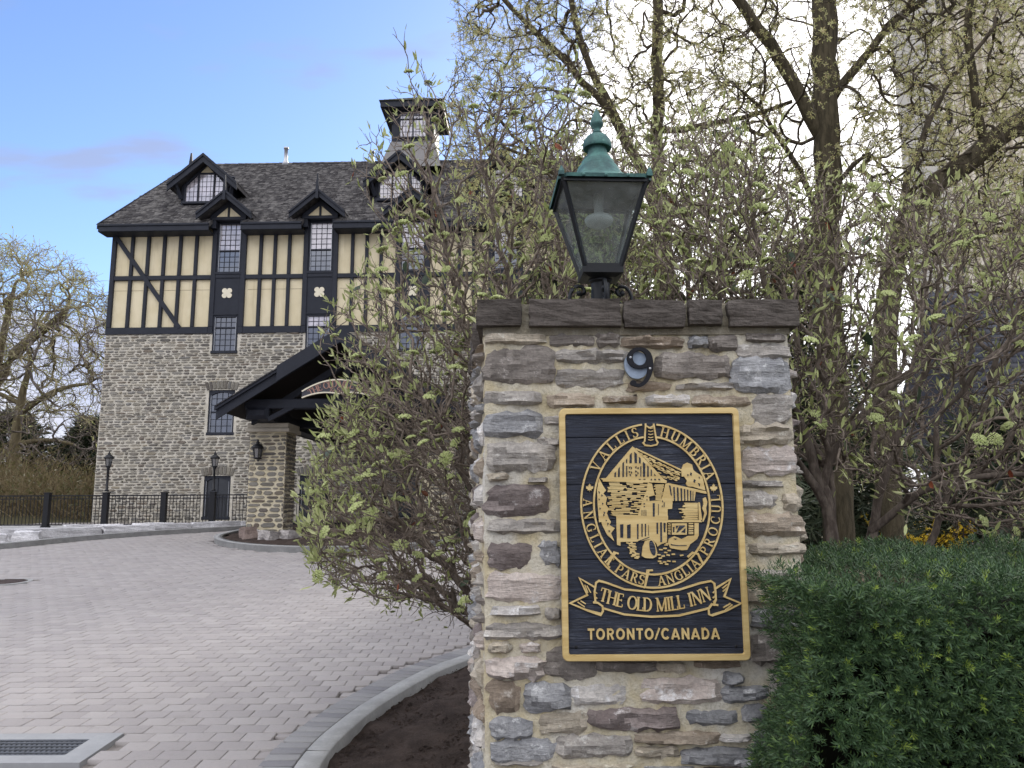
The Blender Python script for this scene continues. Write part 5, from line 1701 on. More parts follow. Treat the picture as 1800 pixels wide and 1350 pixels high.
SERIF = {
    'A': (.82, [ln(.10, 0, .42, 1, N_), ln(.40, 1, .72, 0, K), ln(.22, .34, .6, .34, .065), sf(.10, 0, .24), sf(.72, 0)]),
    'B': (.70, [st(.16), sf(.13, 0), sf(.13, 1), cu([(.16, .965), (.34, .965)] + arcp(.36, .745, .17, .22, 90, -90) + [(.16, .525)]), cu([(.16, .525), (.36, .525)] + arcp(.38, .28, .22, .245, 90, -90) + [(.16, .035)])]),
    'C': (.80, [cu(arcp(.46, .5, .36, .47, 50, 318, 20)), ln(.70, .62, .70, .95, .06)]),
    'D': (.84, [st(.16), sf(.13, 0), sf(.13, 1), cu([(.16, .965), (.36, .965)] + arcp(.36, .5, .36, .465, 90, -90, 18) + [(.16, .035)])]),
    'E': (.68, [st(.16), sf(.13, 0), sf(.13, 1), ln(.16, .965, .58, .965, .07), ln(.16, .51, .48, .51, .065), ln(.16, .035, .60, .035, .07), ln(.57, .97, .57, .78, .06), ln(.60, .03, .60, .24, .06), ln(.47, .42, .47, .60, .05)]),
    'G': (.86, [cu(arcp(.46, .5, .36, .47, 52, 330, 20)), st(.70, .14, .05, .42), sf(.70, .44, .27), ln(.70, .62, .70, .95, .06)]),
    'H': (.88, [st(.16), st(.72), sf(.16, 0), sf(.16, 1), sf(.72, 0), sf(.72, 1), ln(.16, .51, .72, .51, .065)]),
    'I': (.36, [st(.18), sf(.18, 0), sf(.18, 1)]),
    'L': (.66, [st(.16), sf(.15, 0), sf(.16, 1), ln(.16, .035, .58, .035, .07), ln(.59, .02, .60, .27, .06)]),
    'M': (1.06, [st(.17, N_), ln(.17, .98, .52, .02, K), ln(.52, .02, .87, .98, N_), st(.88), sf(.17, 0, .22), sf(.12, 1, .22), sf(.88, 0), sf(.92, 1, .2)]),
    'N': (.90, [st(.17, N_), ln(.15, .98, .75, .02, K), st(.74, N_), sf(.17, 0, .22), sf(.11, 1, .2), sf(.74, 1, .22)]),
    'O': (.88, [cu(arcp(.44, .5, .36, .47, 0, 360, 28))]),
    'P': (.68, [st(.16), sf(.16, 0), sf(.13, 1), cu([(.16, .965), (.36, .965)] + arcp(.36, .72, .22, .245, 90, -90) + [(.16, .475)])]),
    'R': (.78, [st(.16), sf(.16, 0), sf(.13, 1), cu([(.16, .965), (.36, .965)] + arcp(.36, .735, .20, .23, 90, -90) + [(.16, .505)]), ln(.36, .5, .68, .03, K * .9), sf(.72, 0, .16)]),
    'S': (.62, [cu(arcp(.31, .735, .20, .235, 45, 250, 12) + arcp(.29, .27, .235, .24, 70, -140, 14)[1:], K, N_), ln(.51, .74, .51, .96, .055), ln(.07, .04, .07, .27, .055)]),
    'T': (.74, [st(.37), sf(.37, 0), ln(.06, .965, .68, .965, .07), ln(.06, .98, .06, .74, .06), ln(.68, .98, .68, .74, .06)]),
    'U': (.86, [cu([(.17, 1), (.17, .34)] + arcp(.43, .32, .26, .29, 180, 360, 14) + [(.69, 1)], K, N_), sf(.17, 1), sf(.69, 1, .22)]),
    'V': (.80, [ln(.10, 1, .42, .0, K), ln(.40, .0, .70, 1, N_), sf(.10, 1), sf(.70, 1, .22)]),
    '&': (.86, [cu([(.78, .5), (.62, .16), (.40, .03), (.16, .10), (.10, .28), (.26, .48), (.46, .66), (.48, .86), (.34, .97), (.20, .86), (.24, .66), (.52, .28), (.80, .03)], .11, .08)]),
}
B_ = .185


def sb(pts, k=B_):
    return (pts, [k] * len(pts))


SANS = {
    'T': (.66, [sb([(.33, 0), (.33, .9)]), sb([(.02, .915), (.64, .915)], .17)]),
    'O': (.86, [sb(arcp(.43, .5, .32, .42, 0, 360, 26))]),
    'R': (.76, [sb([(.15, 0), (.15, 1)]), sb([(.15, .915), (.42, .915)] + arcp(.42, .71, .19, .205, 90, -90) + [(.15, .505)], .165), sb([(.40, .48), (.62, .0)], .19)]),
    'N': (.80, [sb([(.14, 0), (.14, 1)]), sb([(.66, 0), (.66, 1)]), sb([(.14, .95), (.66, .05)], .19)]),
    'C': (.82, [sb(arcp(.44, .5, .33, .42, 42, 318, 22))]),
    'A': (.82, [sb([(.08, 0), (.41, .96)], .175), sb([(.41, .96), (.74, 0)], .175), sb([(.22, .26), (.60, .26)], .14)]),
    'D': (.80, [sb([(.15, 0), (.15, 1)]), sb([(.15, .92), (.36, .92)] + arcp(.36, .5, .31, .42, 90, -90, 18) + [(.15, .08)], .17)]),
    '/': (.46, [sb([(.02, -.02), (.44, 1.02)], .13)]),
}


def ribbon(mb, pts, ws, z0, z1, T):
    """flat stroke raised from z0 to z1 above a board whose face looks to -Y"""
    n = len(pts)
    closed = math.hypot(pts[0][0] - pts[-1][0], pts[0][1] - pts[-1][1]) < 1e-6
    L, Rr = [], []
    for i in range(n):
        if closed and i in (0, n - 1):
            a, b = pts[-2], pts[1]
        else:
            a, b = pts[max(i - 1, 0)], pts[min(i + 1, n - 1)]
        dx, dy = b[0] - a[0], b[1] - a[1]
        l = math.hypot(dx, dy) + 1e-9
        nx, ny = -dy / l, dx / l
        m_ = 1.0
        if 0 < i < n - 1:
            e = (pts[i][0] - pts[i - 1][0], pts[i][1] - pts[i - 1][1])
            le = math.hypot(*e) + 1e-9
            m_ = 1 / max(.55, abs((e[0] * dx + e[1] * dy) / (le * l)))
        w = ws[i] / 2 * m_
        L.append(T(pts[i][0] + nx * w, pts[i][1] + ny * w))
        Rr.append(T(pts[i][0] - nx * w, pts[i][1] - ny * w))
    v = []
    for i in range(n):
        v += [(L[i][0], -z1, L[i][1]), (Rr[i][0], -z1, Rr[i][1]), (Rr[i][0], -z0, Rr[i][1]), (L[i][0], -z0, L[i][1])]
    f = []
    for i in range(n - 1):
        a, b = i * 4, i * 4 + 4
        f += [(a, a + 1, b + 1, b), (a + 1, a + 2, b + 2, b + 1), (a + 3, a, b, b + 3)]
    if not closed:
        f += [(0, 3, 2, 1), (n * 4 - 4, n * 4 - 3, n * 4 - 2, n * 4 - 1)]
    mb.add(v, f)


def text_width(s, font, sp):
    return sum((font[c][0] + sp if c != ' ' else .42) for c in s) - sp


def put_text(parent, mat, s, font, place, height, sp=.06, z0=.0, z1=.004):
    """one part per letter; place(u) -> (x, y, angle) where u runs 0..1 along the text; height in board units"""
    tot = text_width(s, font, sp)
    u = 0.0
    for c in s:
        if c == ' ':
            u += .42
            continue
        w, strokes = font[c]
        x, y, a = place((u + w / 2) / tot)
        ca, sa = math.cos(a), math.sin(a)
        mb = MB()
        for q, (pts, ws) in enumerate(strokes):
            def T(px, py, x=x, y=y, ca=ca, sa=sa, w=w):
                lx, ly = (px - w / 2) * height, (py - .5) * height
                return (x + lx * ca - ly * sa, y + lx * sa + ly * ca)
            ribbon(mb, pts, ws, z0, z1 + q * .00012, T)
        mb.build('letter', mat, parent)
        u += w + sp


# ------------------------------------------------------------------ the carved inn sign
SS = .985
board = empty('inn_sign', (.536 * SS, 2.955, 1.6 + (1.014 - 1.6) * SS), 0, 'navy carved wooden inn sign with gold frame, mill emblem and gold lettering', 'sign')


def gold_mat():
    t = NT('gold_leaf_paint')
    a = t.noise(6, 5, .6, stretch=(.6, 1, 6))
    f = t.noise(60, 4, .7, stretch=(.3, 1, 3))
    c = t.mix(t.step(a, .3, .7), srgb(188, 160, 102), srgb(212, 188, 132))
    c = t.mix(t.math('MULTIPLY', t.step(f, .55, .75), .35), c, srgb(228, 208, 160))
    t.bump(t.math('ADD', a, f), .25, .003)
    return t.fin(c, .50, .4, .12)


def navy_wood():
    t = NT('weathered_navy_wood')
    r = t.rand()
    cv = t.n('ShaderNodeCombineXYZ')
    t.link(t.math('MULTIPLY', r, 9.0), cv.inputs[0])
    g = t.noise(16, 7, .7, stretch=(.35, 1, 6.5), offset=cv.outputs[0])
    f = t.noise(55, 5, .7, stretch=(.25, 1, 5), offset=cv.outputs[0])
    b = t.noise(4.5, 4, .6, offset=cv.outputs[0])
    c = t.mix(t.step(g, .35, .68), srgb(20, 24, 35), srgb(43, 49, 64))
    c = t.mix(t.math('MULTIPLY', t.step(t.math('ADD', f, t.math('MULTIPLY', b, .5)), .80, 1.03), .65), c, srgb(112, 117, 130))
    t.bump(t.math('ADD', g, t.math('MULTIPLY', f, .6)), .85, .004)
    return t.fin(c, .60, .4)


M_GOLD, M_NWOOD = gold_mat(), navy_wood()
mm = lambda v: v * .001 * SS
HW, HH = 351.5, 952.0
planks = [17, 45, 222, 372, 520, 655, 838, 935]
for i, (a, b) in enumerate(zip(planks[:-1], planks[1:])):
    MB().cbox(mm(-331), mm(331), .004 + .0004 * (i % 3), .030, mm(a) + .0006, mm(b) - .0006, .0022).build('plank', M_NWOOD, board)


def rounded(hw, y0, y1, r, n=6):
    p = []
    for cx, cy, a0 in ((hw - r, y1 - r, 0), (-hw + r, y1 - r, 90), (-hw + r, y0 + r, 180), (hw - r, y0 + r, 270)):
        p += [(cx + r * math.cos(R(a0 + 90 * k / n)), cy + r * math.sin(R(a0 + 90 * k / n))) for k in range(n + 1)]
    return p


o_ = rounded(HW, 0, HH, 22)
o2 = rounded(HW - 3, 3, HH - 3, 20)
i2 = rounded(HW - 22, 22, HH - 22, 10)
i_ = rounded(HW - 25, 25, HH - 25, 9)
n = len(o_)
v = [(mm(x), .030, mm(z)) for x, z in o_] + [(mm(x), -.004, mm(z)) for x, z in o_] + [(mm(x), -.008, mm(z)) for x, z in o2] + [(mm(x), -.008, mm(z)) for x, z in i2] + [(mm(x), .010, mm(z)) for x, z in i_]
f = []
for q in range(4):
    f += [(q * n + i, q * n + (i + 1) % n, (q + 1) * n + (i + 1) % n, (q + 1) * n + i) for i in range(n)]
MB().add(v, f).build('frame', M_GOLD, board, True, sharp=40)
MB().box(mm(-345), mm(345), .0305, .036, mm(8), mm(944)).build('backing', M_NWOOD, board)
ID = lambda x, y: (mm(x), mm(y))
RC = (0, 577)
em = MB()
for rx, ry in ((272, 311), (223, 262)):
    # the ring ribbon is cut where the fold hangs at the top
    pts = [(RC[0] + rx * math.sin(R(a)), RC[1] + ry * math.cos(R(a))) for a in range(6, 355, 3)]
    ribbon(em, pts, [7] * len(pts), -.004, .004, ID)
for k, (pts, w) in enumerate(LINES):
    ribbon(em, pts, [w] * len(pts), -.004, .0043 + (k % 7) * .0001, ID)
tag(em.build('emblem_lines', M_GOLD, board), kind='stuff')
for k, pl in enumerate(GOLD):
    MB().prism([(mm(x), mm(y)) for x, y in pl], -.0035 - (k % 5) * .00015, .004).build('emblem_relief', M_GOLD, board)
em = MB()
for k, pl in enumerate(NAVY):
    em.prism([(mm(x), mm(y)) for x, y in pl], -.0052 - (k % 4) * .0001, -.003)
tag(em.build('emblem_cuts', M_NWOOD, board), kind='stuff')


def on_ring(t0, t1, flip):
    rx, ry = 247, 286
    def place(u):
        t = R(t0 + (t1 - t0) * u)
        x, y = RC[0] + rx * math.sin(t), RC[1] + ry * math.cos(t)
        tx, ty = rx * math.cos(t), -ry * math.sin(t)
        if flip:
            tx, ty = -tx, -ty
        return mm(x), mm(y), math.atan2(ty, tx)
    return place


for s_, t0, t1, fl in (('VALLIS', -64, -9.5, False), ('HUMBRIA', 9.5, 71, False), ('ANGLIAE', -84, -140.5, True), ('PARS', -145.0, -171.5, True), ('ANGLIA', -183.0, -222.5, True), ('PROCUL', 131, 82, True)):
    put_text(board, M_GOLD, s_, SERIF, on_ring(t0, t1, fl), mm(36 if s_ not in ('VALLIS', 'HUMBRIA') else 38), .08, -.004, .0042)


def banner(u):
    x = -205 + 412 * u
    y = 206 + 42 * ((x / 206) ** 2) - 2
    return mm(x), mm(y), math.atan2(2 * 42 * x / 206 ** 2, 1) * .75


put_text(board, M_GOLD, 'THE OLD MILL INN', {k: (w * .86, [([(p[0] * .86, p[1]) for p in pts], [x * .95 for x in ws]) for pts, ws in stt]) for k, (w, stt) in SERIF.items()}, banner, mm(50), .05, -.004, .0045)
put_text(board, M_GOLD, 'TORONTO/CANADA', SANS, lambda u: (mm(-258 + 498 * u), mm(98), 0.0), mm(40), .07, -.004, .005)
for sx in (-300, 300):
    MB().lathe([(.006, -.002), (.006, .0), (.004, .002), (0, .0025)], 10).build('screw', M_BLACK, board, loc=(mm(sx), .004, mm(50)), rot=(R(90), 0, 0))

# ------------------------------------------------------------------ house number
hn = empty('house_number', (.503, 2.988, 2.050), 0, 'black metal house number nine above the sign on the pillar', 'house number')
pts = arcp(.0, .103, .040, .040, 200, 560, 30)
nm = MB()
M_NINE = plain_mat('number_paint', srgb(20, 21, 28), .6, .25, .15, 20, .1)
ring_pts = [(.0 + .033 * math.cos(R(a)), .1060 + .034 * math.sin(R(a))) for a in range(0, 361, 12)]
tail = [(.0330, .112), (.0365, .088), (.0350, .062), (.027, .034), (.012, .012), (-.006, .003), (-.022, .008)]
sm = smooth_line(tail, .006)
ribbon(nm, ring_pts, [.011 + .008 * abs(math.cos(R(a))) for a in range(0, 361, 12)], -.004, .012, lambda x, y: (x, y))
ribbon(nm, sm, [.020 - .008 * (i / len(sm)) for i in range(len(sm))], -.004, .0122, lambda x, y: (x, y))
dot = [(-.024 + .0105 * math.cos(R(a)), .0125 + .0105 * math.sin(R(a))) for a in range(0, 360, 24)]
nm.prism(dot, -.0121, .004)
nm.build('digit', M_NINE, hn)
dp = [(-.008 + .042 * math.cos(R(a)) * (1 + .03 * math.sin(3 * R(a))), .082 + .052 * math.sin(R(a))) for a in range(0, 360, 12)]
MB().prism(dp, .004, .022).build('backing_patch', plain_mat('grey_blue_patch', srgb(150, 164, 182), .9, .2, .15, 40, .4), hn)
for x, z in ((-.031, .108), (.034, .066)):
    MB().lathe([(.004, -.012), (.004, .0005), (0, .002)], 10).build('screw', M_GALV, hn, loc=(x, -.0125, z), rot=(R(90), 0, 0))

hn.scale = (1.16, 1.0, 1.06)

# ------------------------------------------------------------------ lantern on the pillar
M_COPPER = None
t = NT('verdigris_copper')
a = t.noise(9, 5, .65)
b = t.noise(40, 5, .7)
c = t.mix(t.step(a, .36, .62), srgb(80, 122, 116), srgb(54, 84, 84))
c = t.mix(t.math('MULTIPLY', t.step(b, .52, .72), .6), c, srgb(40, 54, 58))
c = t.mix(t.math('MULTIPLY', t.step(t.noise(14, 6, .7), .60, .72), .5), c, srgb(126, 168, 152))
t.bump(t.math('ADD', a, b), .3, .003)
M_COPPER = t.fin(c, .62, .35, .1)
M_LFRAME = plain_mat('lantern_frame_paint', srgb(16, 20, 25), .45, .3, .2, 14, .1)
t = NT('dusty_lantern_glass')
t.fin((.55, .58, .60, 1), .6, .3)
tp = t.n('ShaderNodeBsdfTransparent')
tp.inputs[0].default_value = (.86, .90, .90, 1)
gl = t.n('ShaderNodeBsdfGlossy')
gl.inputs['Roughness'].default_value = .04
m1 = t.n('ShaderNodeMixShader')
m1.inputs[0].default_value = .10
t.link(tp.outputs[0], m1.inputs[1])
t.link(gl.outputs[0], m1.inputs[2])
m2 = t.n('ShaderNodeMixShader')
dust = t.math('MULTIPLY', t.step(t.noise(7, 6, .7), .3, .8), .12)
t.link(t.math('ADD', t.math('ADD', dust, .02), t.math('MULTIPLY', t.step(t.noise(160, 2), .68, .74), .35)), m2.inputs[0])
t.link(m1.outputs[0], m2.inputs[1])
t.link(t.bsdf.outputs[0], m2.inputs[2])
t.link(m2.outputs[0], t.out.inputs[0])
M_LGLASS = t.m

lan = empty('pillar_lantern', (.412, 3.45, 2.395), R(3), 'four-sided glass lantern with green copper roof and finial on top of the pillar', 'lantern')
LZ0, LZ1 = .262, .645
HB, HT = .080, .188
MB().lathe([(.062, .0), (.062, .02), (.044, .03), (.044, .205), (.054, .215), (.054, .235)], 20).build('post', M_LFRAME, lan, True, sharp=40)
MB().add([(sx * q, sy * q, z) for z, q in ((.222, .060), (.235, .092), (.262, .092), (.262, .070)) for sx, sy in ((-1, -1), (1, -1), (1, 1), (-1, 1))],
         [(i * 4 + k, i * 4 + (k + 1) % 4, i * 4 + 4 + (k + 1) % 4, i * 4 + 4 + k) for i in range(3) for k in range(4)] + [(3, 2, 1, 0)]).build('bottom_tray', M_LFRAME, lan)
cor = [(-1, -1), (1, -1), (1, 1), (-1, 1)]
fr = MB()
for k in range(4):
    a, b = cor[k], cor[(k + 1) % 4]
    fr.bar((a[0] * HB, a[1] * HB, LZ0), (a[0] * HT, a[1] * HT, LZ1), .017, .017, (a[0], a[1], 0))
    fr.bar((a[0] * HB, a[1] * HB, LZ0 + .008), (b[0] * HB, b[1] * HB, LZ0 + .008), .015, .018)
    fr.bar((a[0] * HT, a[1] * HT, LZ1 - .008), (b[0] * HT, b[1] * HT, LZ1 - .008), .018, .024)
fr.build('frame', M_LFRAME, lan)
for k in range(4):
    a, b = cor[k], cor[(k + 1) % 4]
    q0, q1 = HB - .002, HT - .002
    e = .94
    mx_, my_ = (a[0] + b[0]) / 2, (a[1] + b[1]) / 2
    P0 = [(mx_ * q0 + (a[0] - mx_) * q0 * e, my_ * q0 + (a[1] - my_) * q0 * e, LZ0 + .016), (mx_ * q0 + (b[0] - mx_) * q0 * e, my_ * q0 + (b[1] - my_) * q0 * e, LZ0 + .016),
          (mx_ * q1 + (b[0] - mx_) * q1 * e, my_ * q1 + (b[1] - my_) * q1 * e, LZ1 - .018), (mx_ * q1 + (a[0] - mx_) * q1 * e, my_ * q1 + (a[1] - my_) * q1 * e, LZ1 - .018)]
    P1 = [(x - mx_ * .003, y - my_ * .003, z) for x, y, z in P0]
    MB().add(P0 + P1, [(0, 1, 2, 3), (7, 6, 5, 4), (0, 4, 5, 1), (1, 5, 6, 2), (2, 6, 7, 3), (3, 7, 4, 0)]).build('glass_pane', M_LGLASS, lan)
# copper roof: low square hip, then turned vents and finial
rf = MB()
prof = [(HT + .022, LZ1 - .006), (HT + .024, LZ1 + .010), (HT + .012, LZ1 + .016), (.158, LZ1 + .034), (.118, LZ1 + .066), (.094, LZ1 + .126)]
vv, ff = [], []
n = 32
for r_, z in prof:
    q = (r_ - .094) / (HT + .022 - .094)
    for k in range(n):
        a = 2 * math.pi * (k + .5) / n
        m_ = max(abs(math.cos(a)), abs(math.sin(a)))
        s_ = (1 - q ** .6) * 1.0 + (q ** .6) / m_
        vv.append((r_ * math.cos(a) * s_, r_ * math.sin(a) * s_, z))
for i in range(len(prof) - 1):
    ff += [(i * n + k, i * n + (k + 1) % n, (i + 1) * n + (k + 1) % n, (i + 1) * n + k) for k in range(n)]
ff.append(tuple((len(prof) - 1) * n + k for k in range(n)))
rf.add(vv, ff).build('roof', M_COPPER, lan, True, sharp=50)
MB().box(-HT, HT, -HT, HT, LZ1 - .005, LZ1 - .001).build('roof_lining', plain_mat('lining_dark', srgb(70, 76, 80), .6), lan)
zt = LZ1 + .118
MB().lathe([(.080, zt + .004), (.088, zt), (.091, zt + .007), (.086, zt + .018), (.079, zt + .024), (.077, zt + .038), (.067, zt + .046), (.064, zt + .058), (.052, zt + .068), (.046, zt + .085), (.043, zt + .125)], 28).build('vent_bell', M_COPPER, lan, True, sharp=50)
MB().lathe([(.050, zt + .112), (.066, zt + .106), (.069, zt + .112), (.0685, zt + .122), (.063, zt + .145), (.050, zt + .165), (.032, zt + .178), (.020, zt + .183)], 28).build('vent_hood', M_COPPER, lan, True, sharp=50)
MB().lathe([(.020, zt + .182), (.023, zt + .188), (.016, zt + .198), (.018, zt + .210), (.027, zt + .220), (.0315, zt + .230), (.0315, zt + .236), (.029, zt + .241), (.027, zt + .256), (.016, zt + .285), (.006, zt + .305), (.0, zt + .316)], 22).build('finial', M_COPPER, lan, True, sharp=60)
for a in cor:
    MB().add([(a[0] * (HT + .010) + dx, a[1] * (HT + .010) + dy, z) for z, s_ in ((LZ1 + .002, .013), (LZ1 + .022, .012), (LZ1 + .046, .003)) for dx, dy in ((-s_, -s_), (s_, -s_), (s_, s_), (-s_, s_))],
             [(i * 4 + k, i * 4 + (k + 1) % 4, i * 4 + 4 + (k + 1) % 4, i * 4 + 4 + k) for i in range(2) for k in range(4)] + [(8, 9, 10, 11)]).build('corner_spike', M_COPPER, lan)
for x in (-.1, .0, .1):
    MB().lathe([(.008, -.002), (.008, .002), (0, .006)], 8).build('rivet', M_COPPER, lan, loc=(x, -HT - .024, LZ1 + .002), rot=(R(90), 0, 0))
MB().lathe([(.0, LZ1 - .17), (.035, LZ1 - .165), (.060, LZ1 - .150), (.068, LZ1 - .130), (.060, LZ1 - .115), (.030, LZ1 - .105), (.022, LZ1 - .09), (.022, LZ1 - .006)], 22).build('bulb', plain_mat('opal_bulb', srgb(205, 205, 200), .35, .5, .05, 5, .02), lan, True)
for k in range(4):
    a = math.pi / 2 * k
    c, s_ = math.cos(a), math.sin(a)
    prof = smooth_line([(.052, .015), (.100, .040), (.138, .095), (.142, .150), (.118, .190), (.088, .192), (.074, .168), (.088, .150), (.100, .160)], .012)
    sb_ = MB().tube([(r_ * c, r_ * s_, z) for r_, z in prof], [.0085] * len(prof), 7)
    prof2 = smooth_line([(.052, .008), (.080, .030), (.098, .075), (.090, .115), (.070, .122), (.060, .105)], .012)
    sb_.tube([(r_ * c, r_ * s_, z) for r_, z in prof2], [.007] * len(prof2), 7)
    o = sb_.build('scroll_bracket', M_LFRAME, lan, True)
    MB().lathe([(0, -.014), (.010, -.010), (.014, 0), (.010, .010), (0, .014)], 10).build('scroll_ball', M_LFRAME, o, True, loc=(.100 * c, .100 * s_, .160))

# ------------------------------------------------------------------ sign on the canopy
csg = empty('canopy_sign', (-4.40, 19.30, 4.28), 0, 'arched dark sign with copper lettering and pale rim on the canopy gable', 'sign')
n = 24
top = [(-.92 + 1.84 * k / n, .14 + .30 * (1 - (2 * k / n - 1) ** 2)) for k in range(n + 1)]
bot = [(-.92 + 1.84 * k / n, -.02 + .20 * (1 - (2 * k / n - 1) ** 2) - .10 * (1 - abs(2 * k / n - 1)) ** 2) for k in range(n + 1)]
MB().prism(top + bot[::-1], -.03, .03).build('panel', plain_mat('sign_slate_paint', srgb(58, 58, 66), .5), csg)
rm = MB()
ribbon(rm, top, [.035] * len(top), -.03, .045, lambda x, y: (x, y))
ribbon(rm, bot, [.03] * len(bot), -.03, .0452, lambda x, y: (x, y))
rm.build('rim', M_PALE, csg)
M_CTXT = plain_mat('copper_lettering', srgb(160, 122, 108), .6, .3, .1, 10, .05)
put_text(csg, M_CTXT, 'THE OLD MILL INN', SERIF, lambda u: (-.74 + 1.48 * u, .10 + .235 * (1 - (2 * u - 1) ** 2), -(2 * u - 1) * .55), .17, .08, .02, .036)
put_text(csg, M_CTXT, '& SPA', SERIF, lambda u: (-.22 + .50 * u, .175, 0), .14, .08, .02, .036)

# ------------------------------------------------------------------ woody plants
def grow(stems, tips, seed, seg=.12, rtip=.0022, expo=.46, wob=.10, droop=0.0, side=.9, beta=0.0):
    """stems: list of (polyline, r0, r1); tips: points the shoots reach. Every tip is joined to the nearest fitting
    point of the plant, nearest tips first. Returns chains [(pts, radii)], tip positions, tip directions."""
    rs = np.random.RandomState(seed)
    cap = 400000
    P = np.zeros((cap, 3))
    Dr = np.zeros((cap, 3))
    par = np.full(cap, -1, int)
    base = np.zeros(cap)
    plen = np.zeros(cap)
    n = 0
    chains = []
    for si, (pl, r0, r1) in enumerate(stems):
        pl = np.array(pl, float)
        ds = np.r_[0, np.cumsum(np.linalg.norm(np.diff(pl, axis=0), axis=1))]
        m = max(3, int(ds[-1] / (seg * 1.3)))
        t = np.linspace(0, ds[-1], m)
        # smooth the hand-laid line
        q = np.stack([np.interp(t, ds, pl[:, k]) for k in range(3)], axis=1)
        for _ in range(3):
            q[1:-1] = (q[:-2] + 2 * q[1:-1] + q[2:]) / 4
        q[1:-1] += rs.normal(0, seg * .07, (m - 2, 3))
        ids = np.arange(n, n + m)
        P[ids] = q
        d = np.gradient(q, axis=0)
        Dr[ids] = d / (np.linalg.norm(d, axis=1)[:, None] + 1e-9)
        par[ids[1:]] = ids[:-1]
        if si > 0 and n > 0:
            j = int(np.argmin(((P[:n] - q[0]) ** 2).sum(1)))
            if np.linalg.norm(P[j] - q[0]) < .6:
                par[ids[0]] = j
        base[ids] = np.linspace(r0, r1, m)
        plen[ids] = (plen[par[ids[0]]] if par[ids[0]] >= 0 else 0) + np.linspace(0, ds[-1], m)
        chains.append(list(ids))
        n += m
    T = np.array(tips, float)
    d0 = np.array([np.min(((P[:n] - t) ** 2).sum(1)) for t in T])
    order = np.argsort(d0)
    tip_ids = []
    for ti in order:
        t = T[ti]
        v = t - P[:n]
        L = np.sqrt((v ** 2).sum(1)) + 1e-6
        cosang = (v * Dr[:n]).sum(1) / L
        cost = L * (1 + side * np.clip(.55 - cosang, 0, 2) ** 1.0) + beta * plen[:n]
        j = int(np.argmin(cost))
        l = L[j]
        if l < seg * .5:
            continue
        m = max(3, int(l / seg) + 1)
        u = np.linspace(0, 1, m + 1)[:, None]
        c1 = P[j] + Dr[j] * l * .38 + rs.normal(0, wob * l, 3)
        c2 = t - v[j] * .25 + rs.normal(0, wob * l, 3) + np.array([0, 0, droop * l])
        B = (1 - u) ** 3 * P[j] + 3 * (1 - u) ** 2 * u * c1 + 3 * (1 - u) * u ** 2 * c2 + u ** 3 * t
        B[1:-1] += rs.normal(0, seg * .06, (m - 1, 3))
        ids = np.arange(n, n + m)
        P[ids] = B[1:]
        d = np.gradient(B, axis=0)[1:]
        Dr[ids] = d / (np.linalg.norm(d, axis=1)[:, None] + 1e-9)
        par[ids[0]] = j
        par[ids[1:]] = ids[:-1]
        plen[ids] = plen[j] + np.linspace(0, l, m + 1)[1:]
        chains.append([j] + list(ids))
        tip_ids.append(n + m - 1)
        n += m
    cnt = np.zeros(n)
    for t in tip_ids:
        k = t
        while k >= 0:
            cnt[k] += 1
            k = par[k]
    rad = np.maximum(rtip * np.maximum(cnt, 1) ** expo, base[:n])
    st_ = base[:n] > 0
    rad[st_] = np.minimum(rad[st_], base[:n][st_] * 1.2)
    rad[~st_] = np.minimum(rad[~st_], max(base.max() * .5, rtip * 4))
    out = []
    for ch in chains:
        r_ = rad[ch].copy()
        if len(ch) > 1 and base[ch[1]] == 0:
            r_[0] = min(r_[0], r_[1] * 1.25)
            r_[-1] *= .7
        out.append((P[ch], r_))
    return out, P[tip_ids], Dr[tip_ids]


def wood_parts(chains, thick, mat_t, mat_w, parent, tname='trunk', wname='branches'):
    """heavy stems as one part, thin branching as another"""
    big = [c for c in chains if c[1].max() >= thick]
    small = [c for c in chains if c[1].max() < thick]
    if big:
        V, F = tube_arrays(big, 9)
        link_mesh(tname, arrays_mesh(tname, V, F, mat_t, True), parent)
    fine = [c for c in small if c[1].max() < .006]
    mid_ = [c for c in small if c[1].max() >= .006]
    ps = [tube_arrays(c, s) for c, s in ((mid_, 5), (fine, 3)) if c]
    V, F = join(ps)
    tag(link_mesh(wname, arrays_mesh(wname, V, F, mat_w, True), parent), kind='stuff')


LEAF_V = [(0, 0, 0), (-.13, .03, .35), (0, -.05, .33), (.13, .03, .35), (-.10, .02, .72), (0, -.04, .70), (.10, .02, .72), (0, .04, 1.0)]
LEAF_F = [(0, 2, 1, 1), (0, 3, 2, 2), (1, 2, 5, 4), (2, 3, 6, 5), (4, 5, 7, 7), (5, 6, 7, 7)]
LEAF_F = [(0, 2, 5, 1), (0, 3, 6, 2), (1, 5, 7, 4), (2, 6, 7, 5)]
BROAD_V = [(0, 0, 0), (-.26, .05, .30), (0, 0, .30), (.26, .05, .30), (-.24, .05, .68), (0, -.03, .68), (.24, .05, .68), (0, .03, 1.0)]
BROAD_F = [(0, 2, 5, 1), (0, 3, 6, 2), (1, 5, 7, 4), (2, 6, 7, 5)]


def unit(v):
    return v / (np.linalg.norm(v, axis=-1, keepdims=True) + 1e-9)


